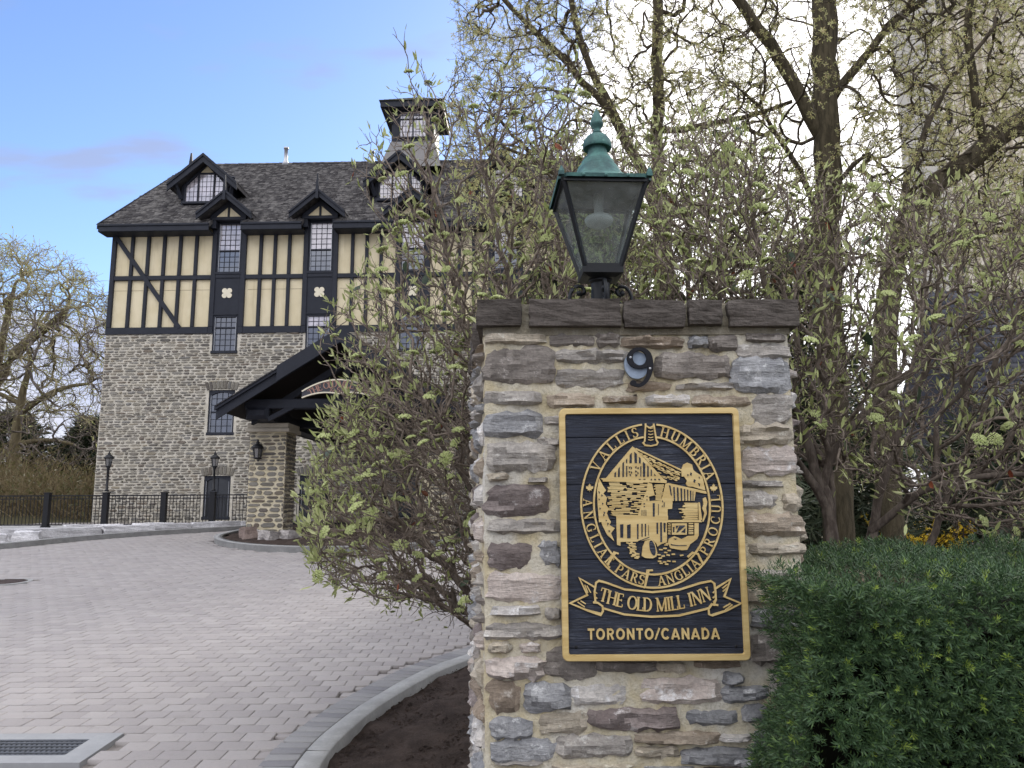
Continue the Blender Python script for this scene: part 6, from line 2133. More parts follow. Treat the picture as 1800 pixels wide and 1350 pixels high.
def twig_leaves(rs, tips, dirs, chains, nside=4, twl=(.03, .09), leaf=(.035, .075), per=2, up=.5, bare=.5):
    """short side twigs near the tip of each shoot; pairs of narrow young leaves at their ends. Returns twig chains, leaf pos, dir, size"""
    tch, lp, ld = [], [], []
    shoots = [c for c in chains if c[1].max() < .012 and len(c[0]) > 2]
    for P, r in shoots:
        L = len(P)
        lo = max(1, int(L * .25))
        for i in range(lo, L):
            if i < L - 1 and rs.rand() > nside / 6.0:
                continue
            d = unit(P[i] - P[i - 1])
            for s in range(1 if i < L - 1 else 2):
                o = rs.normal(0, 1, 3)
                o -= d * o.dot(d)
                q = unit(d * rs.uniform(.3, 1.0) + unit(o) * rs.uniform(.5, 1.1) + np.array([0, 0, up * rs.rand()]))
                l = rs.uniform(*twl)
                e = P[i] + q * l
                tch.append((np.array([P[i], P[i] + q * l * .55 + rs.normal(0, .004, 3), e]), np.array([.0032, .0026, .0017])))
                # young leaves sit on the outer part of a shoot; inner side twigs stay bare
                if i >= L - 3 or rs.rand() > bare:
                    lp.append(e)
                    ld.append(q)
    lp, ld = np.array(lp), np.array(ld)
    pos = np.repeat(lp, per, axis=0)
    d = np.repeat(ld, per, axis=0)
    o = rs.normal(0, 1, d.shape)
    # leaves stand in loose upright pairs
    D = unit(d * .7 + unit(o) * .55 + np.array([0, 0, up]))
    size = rs.uniform(leaf[0], leaf[1], len(pos))
    return tch, pos, D, size


M_VBARK = bark_mat('viburnum_bark', srgb(78, 69, 63), srgb(112, 102, 93), 30, (1, 1, .3), .5, .006)
M_VTWIG = bark_mat('viburnum_twigs', srgb(90, 80, 73), srgb(136, 124, 113), 25, (1, 1, 1), .2, .003)
M_VLEAF = leaf_mat('young_viburnum_leaf', [(0, srgb(134, 140, 92)), (.25, srgb(172, 178, 120)), (.5, srgb(194, 197, 146)), (.75, srgb(152, 162, 100)), (1, srgb(202, 204, 156))], .30)
M_VFLOWER = leaf_mat('viburnum_bud_cluster', [(0, srgb(176, 184, 128)), (.5, srgb(194, 200, 146)), (1, srgb(160, 172, 108))], .15, .8)
M_VOLD = leaf_mat('old_leathery_leaf', [(0, srgb(54, 68, 52)), (.6, srgb(66, 80, 60)), (1, srgb(80, 88, 62))], .10, .4)
M_VDEAD = leaf_mat('dead_leaf', [(0, srgb(120, 62, 44)), (.5, srgb(146, 84, 58)), (1, srgb(100, 66, 50))], .25)


def cluster_mesh(seed):
    """flat-topped cluster of tight flower buds"""
    rg = random.Random(seed)
    mb = MB()
    for k in range(34):
        a = k * 2.39996
        r_ = .042 * math.sqrt((k + .5) / 34)
        z = .036 - 9 * r_ * r_ - rg.uniform(0, .005)
        c = Vector((r_ * math.cos(a), r_ * math.sin(a), z))
        s_ = rg.uniform(.0075, .0115)
        mb.add([c + Vector(p) * s_ for p in ((1, 0, 0), (0, 1, 0), (-1, 0, 0), (0, -1, 0), (0, 0, 1), (0, 0, -1))],
               [(0, 1, 4), (1, 2, 4), (2, 3, 4), (3, 0, 4), (1, 0, 5), (2, 1, 5), (3, 2, 5), (0, 3, 5)])
    return mb.mesh('flower_cluster', M_VFLOWER)


CL_ME = [cluster_mesh(k) for k in range(3)]
OLD_ME = MB().add([Vector(p) * .105 for p in BROAD_V], BROAD_F).mesh('old_leaf', M_VOLD, True)
DEAD_ME = MB().add([Vector((p[0] * .9, p[1] * 2.2, p[2])) * .075 for p in BROAD_V], BROAD_F).mesh('dead_leaf', M_VDEAD, True)


def sample(rs, n, fn, lo, hi):
    out = []
    lo, hi = np.array(lo), np.array(hi)
    while len(out) < n:
        p = lo + (hi - lo) * rs.rand(3)
        w = fn(p)
        if w > 0 and rs.rand() < w:
            out.append(p)
    return out


def viburnum(name, label, base, stems, tips, seed, n_flower, n_old, n_dead, leaf_per=2, beta=.4, bare=.5, keep=None):
    rs = np.random.RandomState(seed)
    e = empty(name, base, 0, label, 'shrub', 'leatherleaf viburnum shrubs behind the pillar')
    b = np.array(base)
    stems = [(np.array(p) - b, r0, r1) for p, r0, r1 in stems]
    tips = np.array(tips) - b
    ch, tp, td = grow(stems, tips, seed, .10, .0036, .37, .09, -.03, .8, beta)
    tch, lp, ld, ls = twig_leaves(rs, tp, td, ch, 4.6, (.03, .13), (.040, .088), leaf_per, bare=bare)
    wood_parts(ch, .017, M_VBARK, M_VTWIG, e)
    V, F = tube_arrays(tch, 3)
    tag(link_mesh('twigs', arrays_mesh('twigs', V, F, M_VTWIG), e), kind='stuff')
    keepm = rs.rand(len(lp)) < (.80 if keep is None else np.array([keep(p) for p in lp + b]))
    lp, ld, ls = lp[keepm], ld[keepm], ls[keepm]
    V, F = scatter(LEAF_V, LEAF_F, lp, frames(ld, rs.uniform(0, 6.28, len(lp))), ls)
    tag(link_mesh('foliage', arrays_mesh('foliage', V, F, M_VLEAF, True), e), kind='stuff')
    # flower clusters on the outer shoots, old leaves hanging
    idx = rs.permutation(len(tp))
    front = sorted(idx[:int(n_flower * 1.6)], key=lambda i: tp[i][1])[:n_flower]
    for i in front:
        d = unit(td[i] + np.array([0, -.2, .9]))
        q = Vector(d).to_track_quat('Z', 'Y').to_euler()
        s_ = rs.uniform(.65, 1.15)
        link_mesh('flower_cluster', CL_ME[i % 3], e, tuple(tp[i]), q, (s_, s_, s_))
    for k in range(n_old):
        i = idx[-1 - k]
        d = unit(np.array([rs.normal(0, .5), rs.normal(-.2, .5), -.9]))
        s_ = rs.uniform(.7, 1.2)
        link_mesh('old_leaf', OLD_ME, e, tuple(tp[i]), (Vector(d).to_track_quat('Z', 'Y').to_matrix() @ Matrix.Rotation(rs.uniform(0, 6), 3, 'Z')).to_euler(), (s_, s_, s_))
    for k in range(n_dead):
        i = idx[-1 - n_old - k]
        d = unit(np.array([rs.normal(0, .6), rs.normal(0, .6), -.8]))
        s_ = rs.uniform(.6, 1.1)
        link_mesh('dead_leaf', DEAD_ME, e, tuple(tp[i]), (Vector(d).to_track_quat('Z', 'Y').to_matrix() @ Matrix.Rotation(rs.uniform(0, 6), 3, 'Z')).to_euler(), (s_, s_, s_))
    return e


# left shrub: rooted behind the pillar, arching over the drive
rs = np.random.RandomState(5)
ZS = [.80, .95, 1.10, 1.40, 1.75, 2.05, 2.25, 2.42, 2.58, 2.80, 3.05, 3.40, 3.80, 4.15, 4.45, 4.75]
XS = [-.15, -.75, -1.28, -1.36, -1.36, -1.32, -1.22, -1.02, -1.22, -1.28, -1.10, -.98, -1.05, -1.05, -.84, -.70]


def left_crown(p):
    x, y, z = p
    sx = x * 5.2 / y                       # outline drawn at 5.2 m
    sz = 1.6 + (z - 1.6) * 5.2 / y
    xm = np.interp(sz, ZS, XS)
    if sx < xm or sz < .80 or sz > 4.75:
        return 0
    dens = np.interp(sz, [.8, 2.3, 2.7, 3.2, 4.1, 4.75], [1, .9, .62, .42, .26, .14])
    if sx > -.15 and sz < 2.3:
        dens *= .25
    edge = min(1, .45 + (sx - xm) * .8)
    return dens * (1.0 if sz < 2.4 else edge)


def left_keep(p):
    """young leaves crowd the outer face of the shrub, its inner twigs are bare"""
    sx, sz = p[0] * 5.2 / p[1], 1.6 + (p[2] - 1.6) * 5.2 / p[1]
    d = sx - np.interp(sz, ZS, XS)
    k = np.interp(d, [0, .16, .38, 1.0], [.62, .42, .12, .06])
    return k if sz < 2.5 else max(k, .28)


tipsL = sample(rs, 3000, left_crown, (-1.7, 4.45, .7), (.55, 6.5, 5.2))
tipsL += [(-.80, 5.0, 4.85), (-.74, 5.2, 4.7), (-.62, 5.0, 4.62), (-1.05, 5.1, 4.1), (-1.12, 5.2, 3.95), (-1.2, 5.2, 2.9), (-1.32, 5.2, 2.62)]
B0 = (.22, 5.35, .02)
stemsL = [([B0, (.16, 5.35, .6), (.05, 5.4, 1.2), (-.10, 5.4, 1.9), (-.28, 5.35, 2.6), (-.45, 5.3, 3.3), (-.60, 5.2, 4.0)], .045, .010),
          ([(.18, 5.3, .1), (.02, 5.2, .55), (-.25, 5.1, 1.0), (-.55, 5.1, 1.35), (-.9, 5.1, 1.55)], .032, .008),
          ([(.20, 5.3, .1), (.0, 5.25, .5), (-.2, 5.15, .8), (-.45, 5.1, .98), (-.8, 5.1, 1.05)], .028, .006),
          ([(.22, 5.4, .1), (.05, 5.6, .8), (-.2, 5.8, 1.5), (-.55, 5.9, 2.1), (-.9, 5.9, 2.4)], .034, .008),
          ([(.25, 5.4, .1), (.25, 5.5, 1.0), (.15, 5.5, 2.0), (.05, 5.4, 2.9), (-.15, 5.3, 3.7), (-.25, 5.2, 4.3)], .036, .009),
          ([(.20, 5.35, .1), (.1, 5.1, .9), (-.1, 4.95, 1.6), (-.4, 4.9, 2.1), (-.75, 4.9, 2.4)], .030, .007)]
viburnum('viburnum_shrub', 'dense budding shrub arching left over the drive from behind the pillar', B0, stemsL, tipsL, 21, 230, 40, 20, 2, .5, .85, left_keep)


def mid_crown(p):
    x, y, z = p
    sx, sz = x * 5.6 / y, 1.6 + (z - 1.6) * 5.6 / y
    if sz < 2.15 or sz > 4.9:
        return 0
    top = np.interp(sx, [-.9, -.4, .3, 1.0, 2.0], [3.2, 3.9, 4.5, 4.55, 4.7])
    if sz > top:
        return 0
    return np.interp(sz, [2.1, 3.4, 4.2, 4.9], [1, .9, .5, .2]) * np.interp(sx, [-.2, .25, .5], [.22, .5, 1])


rs = np.random.RandomState(6)
tipsM = sample(rs, 1800, mid_crown, (-.5, 4.7, 2.0), (2.0, 6.9, 5.3))
B1 = (.95, 5.7, .05)
stemsM = [([B1, (.95, 5.7, .9), (.85, 5.7, 1.8), (.65, 5.6, 2.7), (.45, 5.5, 3.5), (.30, 5.4, 4.2)], .05, .010),
          ([(1.0, 5.7, .1), (1.1, 5.7, 1.0), (1.2, 5.7, 2.0), (1.3, 5.6, 3.0), (1.35, 5.5, 3.9)], .042, .009),
          ([(.92, 5.75, .1), (.8, 5.8, 1.2), (.5, 5.9, 2.2), (.05, 5.9, 3.0), (-.25, 5.8, 3.6)], .036, .008),
          ([(1.0, 5.75, .1), (1.2, 5.9, 1.1), (1.5, 6.1, 2.1), (1.8, 6.2, 3.1), (1.9, 6.2, 3.9)], .036, .008)]
viburnum('viburnum_shrub', 'tall budding shrub directly behind the lantern and pillar', B1, stemsM, tipsM, 22, 170, 30, 22, 2, .4, .82, lambda p: .34)


def right_crown(p):
    x, y, z = p
    sx, sz = x * 5.2 / y, 1.6 + (z - 1.6) * 5.2 / y
    if sz < 1.32 or sz > 4.3:
        return 0
    top = np.interp(sx, [.9, 1.6, 2.4, 3.0, 3.8, 5], [4.3, 4.2, 3.95, 3.85, 3.75, 3.7])
    if sz > top:
        return 0
    lowl = np.interp(sx, [.9, 1.4, 2.0, 2.6, 3.2], [1.7, 1.75, 1.85, 1.55, 1.32])
    if sz < lowl:
        return 0
    return np.interp(sz, [1.3, 1.8, 2.4, 3.2, 3.7, 4.2], [.45, .7, .8, .95, .6, .3])


rs = np.random.RandomState(7)
tipsR = sample(rs, 3900, right_crown, (.9, 4.3, 1.2), (4.6, 6.8, 4.5))
B2 = (2.12, 5.15, .05)
stemsR = [([B2, (2.12, 5.15, .7), (2.10, 5.15, 1.32), (2.06, 5.15, 1.75), (1.95, 5.2, 2.1), (1.85, 5.2, 2.6), (1.75, 5.2, 3.2), (1.7, 5.2, 3.8)], .052, .012),
          ([(2.08, 5.15, 1.55), (1.95, 5.1, 1.75), (1.75, 5.0, 2.0), (1.60, 5.0, 2.35), (1.45, 5.0, 2.8)], .026, .008),
          ([(2.06, 5.15, 1.7), (2.2, 5.1, 2.05), (2.45, 5.05, 2.3), (2.85, 5.0, 2.6), (3.2, 4.95, 3.0), (3.5, 4.95, 3.4)], .030, .009),
          ([(2.45, 5.3, .1), (2.42, 5.3, .8), (2.40, 5.3, 1.3), (2.52, 5.3, 1.75), (2.72, 5.3, 2.15), (2.95, 5.3, 2.6), (3.05, 5.3, 3.2)], .045, .010),
          ([(2.42, 5.3, 1.4), (2.70, 5.1, 1.7), (3.1, 4.95, 1.78), (3.6, 4.8, 1.72), (4.0, 4.7, 1.62)], .024, .007),
          ([(2.25, 5.35, .1), (2.28, 5.4, .9), (2.20, 5.4, 1.6), (2.25, 5.5, 2.3), (2.35, 5.6, 3.1)], .032, .008),
          ([(2.5, 5.4, .1), (2.75, 5.5, .9), (3.1, 5.6, 1.6), (3.5, 5.6, 2.3), (3.8, 5.6, 3.0)], .030, .008)]
viburnum('viburnum_shrub', 'wide budding shrub on dark stems standing behind the clipped hedge', B2, stemsR, tipsR, 23, 260, 40, 34, 2, .4, .85, lambda p: .30)

# ------------------------------------------------------------------ trees
M_MBARK = bark_mat('maple_bark', srgb(68, 62, 50), srgb(98, 90, 73), 22, (1, 1, .14), 1.0, .03)
M_MTWIG = bark_mat('maple_twigs', srgb(70, 63, 54), srgb(96, 87, 76), 12, (1, 1, 1), .2, .005)
M_MBUD = leaf_mat('maple_blossom', [(0, srgb(176, 174, 120)), (.35, srgb(192, 189, 138)), (.7, srgb(166, 166, 114)), (.9, srgb(186, 166, 130)), (1, srgb(160, 164, 110))], .35)
STAR_V = []
for k in range(5):
    a = k * math.pi / 2.5
    c, s_ = math.cos(a), math.sin(a)
    z = .55 if k % 2 else .1
    STAR_V += [(0, 0, 0), (.55 * c - .22 * s_, .55 * s_ + .22 * c, z * .6), (c, s_, z), (.55 * c + .22 * s_, .55 * s_ - .22 * c, z * .6)]
STAR_F = [(4 * k, 4 * k + 1, 4 * k + 2, 4 * k + 3) for k in range(5)]


def tree(name, label, base, stems, tips, seed, seg, rtip, bark, twig, leafm, lsize, leafprob, thick=.05, group='bare spring trees', twl=(.06, .18), nside=4, per=1, star=True, expo=.47, droop=.0, ltv=None):
    rs = np.random.RandomState(seed)
    e = empty(name, base, 0, label, 'tree', group)
    b = np.array(base)
    ch, tp, td = grow([(np.array(p) - b, r0, r1) for p, r0, r1 in stems], np.array(tips) - b, seed, seg, rtip, expo, .12, droop, .8)
    tch, lp, ld = [], [], []
    for P, r in ch:
        if r.max() > rtip * 4.5 or len(P) < 3:
            continue
        L = len(P)
        for i in range(max(1, int(L * .25)), L):
            d = unit(P[i] - P[i - 1])
            for q_ in range(2 if rs.rand() < nside / 4.0 else 1):
                o = rs.normal(0, 1, 3)
                q = unit(d * .5 + unit(o) * .8)
                l = rs.uniform(*twl)
                ee = P[i] + q * l
                tch.append((np.array([P[i], ee]), np.array([rtip * .85, rtip * .5])))
                if rs.rand() < leafprob:
                    lp.append(ee)
                    ld.append(q)
                    if rs.rand() < .5:
                        lp.append(P[i] + q * l * .5)
                        ld.append(q)
    wood_parts(ch, thick, bark, twig, e, 'trunk', 'branches')
    V, F = tube_arrays(tch, 3)
    tag(link_mesh('twigs', arrays_mesh('twigs', V, F, twig), e), kind='stuff')
    if lp:
        lp, ld = np.repeat(np.array(lp), per, axis=0), np.repeat(np.array(ld), per, axis=0)
        ld = unit(ld + rs.normal(0, .4, ld.shape))
        tv_, tf_ = (STAR_V, STAR_F) if star else (ltv or LEAF_V, LEAF_F)
        V, F = scatter(tv_, tf_, lp, frames(ld, rs.uniform(0, 6.28, len(lp))), rs.uniform(lsize[0], lsize[1], len(lp)))
        tag(link_mesh('crown', arrays_mesh('crown', V, F, leafm), e), kind='stuff')
    return e


rs = np.random.RandomState(8)


def crownA(p):
    x, y, z = p
    s = 10.0 / y
    sx, sz = x * s, 1.6 + (z - 1.6) * s
    if sx < 2.3 or sx > 8.2 or sz < 4.4:
        return 0
    return 1


tipsA = sample(rs, 1500, crownA, (2.0, 8.0, 4.4), (8.5, 12.5, 10.2))
treeA = tree('maple_tree', 'upright maple with the thickest straight trunk, right of the lantern', (4.15, 10.0, .12),
             [([(4.15, 10, .1), (4.2, 10, 2.5), (4.25, 10, 4.5), (4.36, 10, 6.5), (4.48, 10, 8.6), (4.6, 10, 11.0)], .20, .16),
              ([(4.30, 10, 6.6), (3.95, 9.9, 7.35), (3.6, 9.8, 7.9), (3.1, 9.7, 8.5), (2.8, 9.7, 9.4)], .10, .06),
              ([(4.40, 10, 7.0), (4.8, 9.8, 7.6), (5.3, 9.6, 8.1), (6.0, 9.5, 8.6)], .06, .03),
              ([(4.25, 10, 5.2), (3.9, 9.7, 5.9), (3.5, 9.4, 6.4), (3.0, 9.2, 6.8)], .05, .02)],
             tipsA, 31, .2, .0038, M_MBARK, M_MTWIG, M_MBUD, (.024, .044), .85, .05)


def crownB(p):
    x, y, z = p
    s = 10.5 / y
    sx, sz = x * s, 1.6 + (z - 1.6) * s
    lo = np.interp(sx, [-1.0, 0, 1.5, 3, 4], [5.8, 5.2, 4.8, 4.6, 4.6])
    xl = np.interp(sz, [4.5, 6, 7.2, 8.2, 9.5], [-.3, -.75, -.95, -.75, -.9])
    if sx < xl or sx > 4.0 or sz < lo:
        return 0
    return .9


tipsB = sample(rs, 2500, crownB, (-1.6, 9.0, 4.4), (4.2, 13.0, 10.4))
treeB = tree('maple_tree', 'forking maple in yellow-green blossom above and left of the lantern', (2.35, 11.0, .2),
             [([(2.35, 11, .2), (2.3, 11, 2.5), (2.25, 11, 4.5), (2.2, 11, 6.2), (2.25, 11, 7.6), (2.3, 11, 9.2), (2.35, 11, 10.8)], .15, .07),
              ([(2.22, 11, 5.9), (1.85, 10.9, 6.8), (1.4, 10.8, 7.6), (1.05, 10.7, 8.5), (.8, 10.7, 9.8)], .075, .04),
              ([(1.5, 10.8, 7.4), (.9, 10.6, 8.0), (.3, 10.5, 8.6), (-.2, 10.5, 9.2)], .06, .03),
              ([(2.2, 11, 5.2), (1.4, 10.7, 5.9), (.5, 10.5, 6.4), (-.2, 10.4, 6.7)], .05, .02),
              ([(2.25, 11, 7.2), (2.9, 10.9, 7.2), (3.6, 10.8, 7.3), (4.2, 10.7, 7.5)], .05, .03)],
             tipsB, 32, .2, .0036, M_MBARK, M_MTWIG, M_MBUD, (.024, .044), .9, .05)


def crownC(p):
    x, y, z = p
    s = 9.0 / y
    sx, sz = x * s, 1.6 + (z - 1.6) * s
    if sx < 4.3 or sz < 4.3 or sz > 9.0:
        return 0
    return 1


tipsC = sample(rs, 1700, crownC, (4.0, 7.5, 4.2), (8.6, 10.5, 9.3))
treeC = tree('maple_tree', 'leaning tree whose heavy limb rises to the right edge', (4.35, 9.0, .1),
             [([(4.35, 9, .1), (4.38, 9, 2.0), (4.45, 9, 3.6), (4.60, 9, 4.4), (4.97, 9, 5.2), (5.6, 9, 5.75), (6.42, 9, 6.28), (7.4, 9, 7.1), (8.3, 9, 8.2)], .15, .12),
              ([(5.9, 9, 5.95), (5.75, 8.9, 6.5), (5.65, 8.8, 7.2), (5.8, 8.7, 8.2)], .055, .03),
              ([(4.7, 9, 4.6), (5.3, 8.7, 4.75), (6.0, 8.5, 4.7), (6.6, 8.4, 4.95)], .05, .02),
              ([(4.75, 9, 4.9), (4.9, 8.8, 5.8), (5.3, 8.7, 6.6), (5.9, 8.6, 7.3)], .045, .02)],
             tipsC, 33, .19, .0036, M_MBARK, M_MTWIG, M_MBUD, (.022, .042), .8, .05)


# background: willow and bare trees beyond the fence on the left
M_WBARK = bark_mat('willow_bark', srgb(92, 84, 66), srgb(122, 112, 88), 6, (1, 1, .2), .8, .05)
M_WTWIG = bark_mat('willow_twigs', srgb(132, 124, 98), srgb(158, 149, 120), 4, (1, 1, 1), .1, .01)
M_WLEAF = leaf_mat('willow_catkin', [(0, srgb(166, 168, 116)), (.5, srgb(182, 182, 132)), (1, srgb(154, 160, 108))], .4)


def crownW(p):
    x, y, z = p
    s = 42.0 / y
    sx, sz = x * s, 1.6 + (z - 1.6) * s
    top = np.interp(sx, [-36, -30, -28, -25.5, -23.5, -22.6, -22.0], [17, 16.8, 16.6, 15.6, 14.4, 12.8, 12.0])
    if sz > top or sz < 5.5 or sx > -21.9:
        return 0
    return np.interp(sz, [5.5, 9, 13, 17], [.3, .55, 1, 1])


tipsW = sample(rs, 1500, crownW, (-37, 39, 5), (-21, 46, 18))
tree('willow_tree', 'large pale willow with yellow-green twigs left of the inn', (-29.5, 42, 1.4),
     [([(-29.5, 42, 1.2), (-29.6, 42, 5), (-29.0, 42, 8.5), (-27.6, 42, 10.2), (-26.3, 42, 11.2), (-25.0, 42, 12.4)], .75, .16),
      ([(-29.5, 42, 7.4), (-30.5, 42, 10), (-31.5, 42, 13)], .3, .1),
      ([(-28.6, 42, 9.0), (-28.2, 42, 11.5), (-28.0, 42, 14)], .25, .08)],
     tipsW, 41, .8, .016, M_WBARK, M_WTWIG, M_WLEAF, (.14, .26), .8, .11, 'trees beyond the fence', (.3, .9), 4, 1, False, .45, -.12)


def crownX(p):
    x, y, z = p
    s = 42.0 / y
    sx, sz = x * s, 1.6 + (z - 1.6) * s
    if sx > -21.8 or sx < -30 or sz < 3.5 or sz > 13.5:
        return 0
    return .8


tipsX = sample(rs, 650, crownX, (-30, 38, 3.5), (-20.5, 46, 13.5))
tree('bare_tree', 'bare crooked tree in front of the willow beside the inn corner', (-26.7, 41, 1.4),
     [([(-26.7, 41, 1.3), (-26.6, 41, 4.5), (-26.3, 41, 7.5), (-26.1, 41, 9.5)], .38, .12),
      ([(-26.3, 41, 6.6), (-25.2, 41, 7.6), (-24.0, 41, 8.3), (-22.8, 41, 8.1)], .16, .06),
      ([(-26.5, 41, 4.8), (-25.4, 41, 5.4), (-24.2, 41, 5.6), (-23.4, 41, 4.8)], .16, .07),
      ([(-26.4, 41, 7.0), (-27.6, 41, 7.9), (-28.8, 41, 8.0)], .14, .06)],
     tipsX, 42, .6, .013, M_WBARK, bark_mat('bare_twigs', srgb(92, 84, 80), srgb(120, 112, 106), 4, (1, 1, 1), .1, .01), M_WLEAF, (.08, .14), .12, .10, 'trees beyond the fence', (.2, .6), 4, 1, False)

# evergreens: whorled boughs with needle sprays
M_PINE = leaf_mat('pine_needles', [(0, srgb(48, 58, 44)), (.5, srgb(62, 72, 54)), (1, srgb(76, 82, 60))], .1, .6)
M_PTRUNK = bark_mat('pine_bark', srgb(70, 60, 52), srgb(92, 80, 68), 8, (1, 1, .3), .6, .03)
NEEDLE_V = [(0, 0, 0), (.07, 0, .5), (0, 0, 1), (-.07, 0, .5), (0, 0, .1), (.42, .1, .55), (.5, .12, .95), (.36, .1, .6), (0, 0, .1), (-.42, .1, .55), (-.5, .12, .95), (-.36, .1, .6), (0, 0, .05), (.05, .4, .5), (.03, .55, .85), (-.03, .4, .5)]
NEEDLE_F = [(0, 1, 2, 3), (4, 5, 6, 7), (8, 9, 10, 11), (12, 13, 14, 15)]


def conifer(label, base, h, r, seed, spray=.5, n=70, start=.15, shape=1.0, group='evergreens beyond the fence', mat=None):
    rs = np.random.RandomState(seed)
    e = empty('conifer_tree', base, 0, label, 'tree', group)
    ch = [(np.array([(0, 0, 0), (0, 0, h * .5), (0, 0, h)], float), np.array([h * .02, h * .013, h * .004]))]
    lp, ld = [], []
    for k in range(n):
        u = start + (1 - start) * (k + rs.rand()) / n
        a = rs.uniform(0, 6.28)
        l = r * (1 - u) ** shape * rs.uniform(.6, 1.1) + .15
        z = h * u
        m = 6
        pts = []
        for q in range(m + 1):
            t = q / m
            pts.append((math.cos(a) * l * t, math.sin(a) * l * t, z + l * (.25 * t - .35 * t * t) + rs.normal(0, .03)))
        pts = np.array(pts)
        ch.append((pts, np.linspace(h * .004, h * .001, m + 1)))
        for q in range(2, m + 1):
            for s in range(5):
                o = rs.normal(0, .5, 3)
                lp.append(pts[q] + rs.normal(0, .05 * l + .05, 3))
                ld.append(unit(np.array([math.cos(a), math.sin(a), .1]) + o))
    V, F = tube_arrays(ch[:1], 8)
    link_mesh('trunk', arrays_mesh('trunk', V, F, M_PTRUNK, True), e)
    V, F = tube_arrays(ch[1:], 4)
    tag(link_mesh('branches', arrays_mesh('branches', V, F, M_PTRUNK), e), kind='stuff')
    lp, ld = np.array(lp), np.array(ld)
    V, F = scatter(NEEDLE_V, NEEDLE_F, lp, frames(ld, rs.uniform(0, 6.28, len(lp))), rs.uniform(spray * .6, spray * 1.2, len(lp)))
    tag(link_mesh('crown', arrays_mesh('crown', V, F, mat or M_PINE), e), kind='stuff')
    return e


conifer('dark pine at the left edge behind the brush', (-30.5, 47, 1.5), 5.6, 3.4, 51, .8, 90, .1, .6)
conifer('broad dark pine under the bare tree left of the inn', (-26.0, 48, 1.5), 5.4, 3.2, 52, .8, 90, .1, .6)
conifer('small dark pine touching the inn corner', (-23.4, 49, 1.3), 5.2, 2.6, 53, .7, 80, .1, .6)
conifer('dark pine between the two broad pines', (-28.2, 51, 1.5), 5.0, 3.0, 54, .8, 80, .1, .6)
conifer('dark evergreen behind the lantern and shrubs', (2.0, 15.5, .4), 7.4, 2.4, 55, .42, 150, .08, .8, 'evergreens behind the shrubs')
conifer('dark evergreen right of the thick maple trunk', (6.3, 16.5, .4), 6.6, 2.4, 56, .42, 150, .08, .8, 'evergreens behind the shrubs')
conifer('dark evergreen left of the lantern in front of the inn', (.65, 14.0, .35), 5.6, 1.5, 57, .36, 120, .06, .8, 'evergreens behind the shrubs')
conifer('low spreading evergreen behind the right shrub stems', (4.6, 12.5, .3), 3.0, 2.2, 58, .34, 150, .04, .5, 'evergreens behind the shrubs')
conifer('low evergreen at the right edge in front of the slate roof', (7.6, 11.6, .25), 2.7, 2.0, 59, .30, 150, .04, .5, 'evergreens behind the shrubs')
conifer('low evergreen close behind the pillar', (2.5, 9.4, .15), 2.2, 1.4, 60, .26, 130, .04, .5, 'evergreens behind the shrubs')

# brush on the bank beyond the fence
rs = np.random.RandomState(12)
bch, lp, ld = [], [], []
for k in range(2600):
    x, y = rs.uniform(-34, -14.5), rs.uniform(31.5, 40)
    z0 = terrain_z(x, y)
    hmax = np.interp(x, [-34, -24, -19, -15], [3.0, 2.7, 1.9, 1.0]) * rs.uniform(.5, 1.1)
    lean = rs.normal(0, .75, 2)
    p0 = np.array([x, y, z0])
    p2 = p0 + np.array([lean[0] * hmax, lean[1] * hmax, hmax])
    p1 = (p0 + p2) / 2 + rs.normal(0, .12, 3)
    bch.append((np.array([p0, p1, p2]), np.array([.018, .012, .006])))
    for q in range(3):
        t = rs.uniform(.3, 1)
        lp.append(p0 + (p2 - p0) * t + rs.normal(0, .15, 3))
        ld.append(rs.normal(0, 1, 3) + np.array([0, 0, .5]))
V, F = tube_arrays(bch, 3)
brush = empty('bank_brush', (-24, 36, 1.2), 0)
tag(brush, 'tangled olive brown brush on the bank beyond the fence', 'brush', kind='stuff')
o = link_mesh('brush_stems', arrays_mesh('brush_stems', V - np.array([-24, 36, 1.2]), F, bark_mat('brush_twigs', srgb(104, 92, 70), srgb(128, 114, 88), 3, (1, 1, 1), .1)), brush)
tag(o, kind='stuff')
lp, ld = np.array(lp), unit(np.array(ld))
V, F = scatter(LEAF_V, LEAF_F, lp - np.array([-24, 36, 1.2]), frames(ld, rs.uniform(0, 6.28, len(lp))), rs.uniform(.15, .32, len(lp)))
tag(link_mesh('brush_leaves', arrays_mesh('brush_leaves', V, F, leaf_mat('brush_leaf', [(0, srgb(92, 90, 58)), (.5, srgb(110, 102, 70)), (1, srgb(84, 84, 54))], .3)), brush), kind='stuff')

# ------------------------------------------------------------------ clipped yew hedge
hedge = empty('yew_hedge', (1.5, 2.9, 0), 0, 'clipped dark green yew hedge to the right of the pillar', 'hedge')
HB_ = np.array([1.5, 2.9, 0])
M_YEW = leaf_mat('yew_needles', [(0, srgb(52, 72, 50)), (.35, srgb(70, 94, 62)), (.7, srgb(60, 82, 57)), (.93, srgb(92, 116, 72)), (1, srgb(96, 122, 58))], .12, .42, 6)
M_YEWC = plain_mat('hedge_core_shade', srgb(22, 24, 16), .95, .1, .4, 12, .6)
HX0, HX1, HY0, HY1, HT_ = .935, 3.4, 2.46, 4.2, 1.335


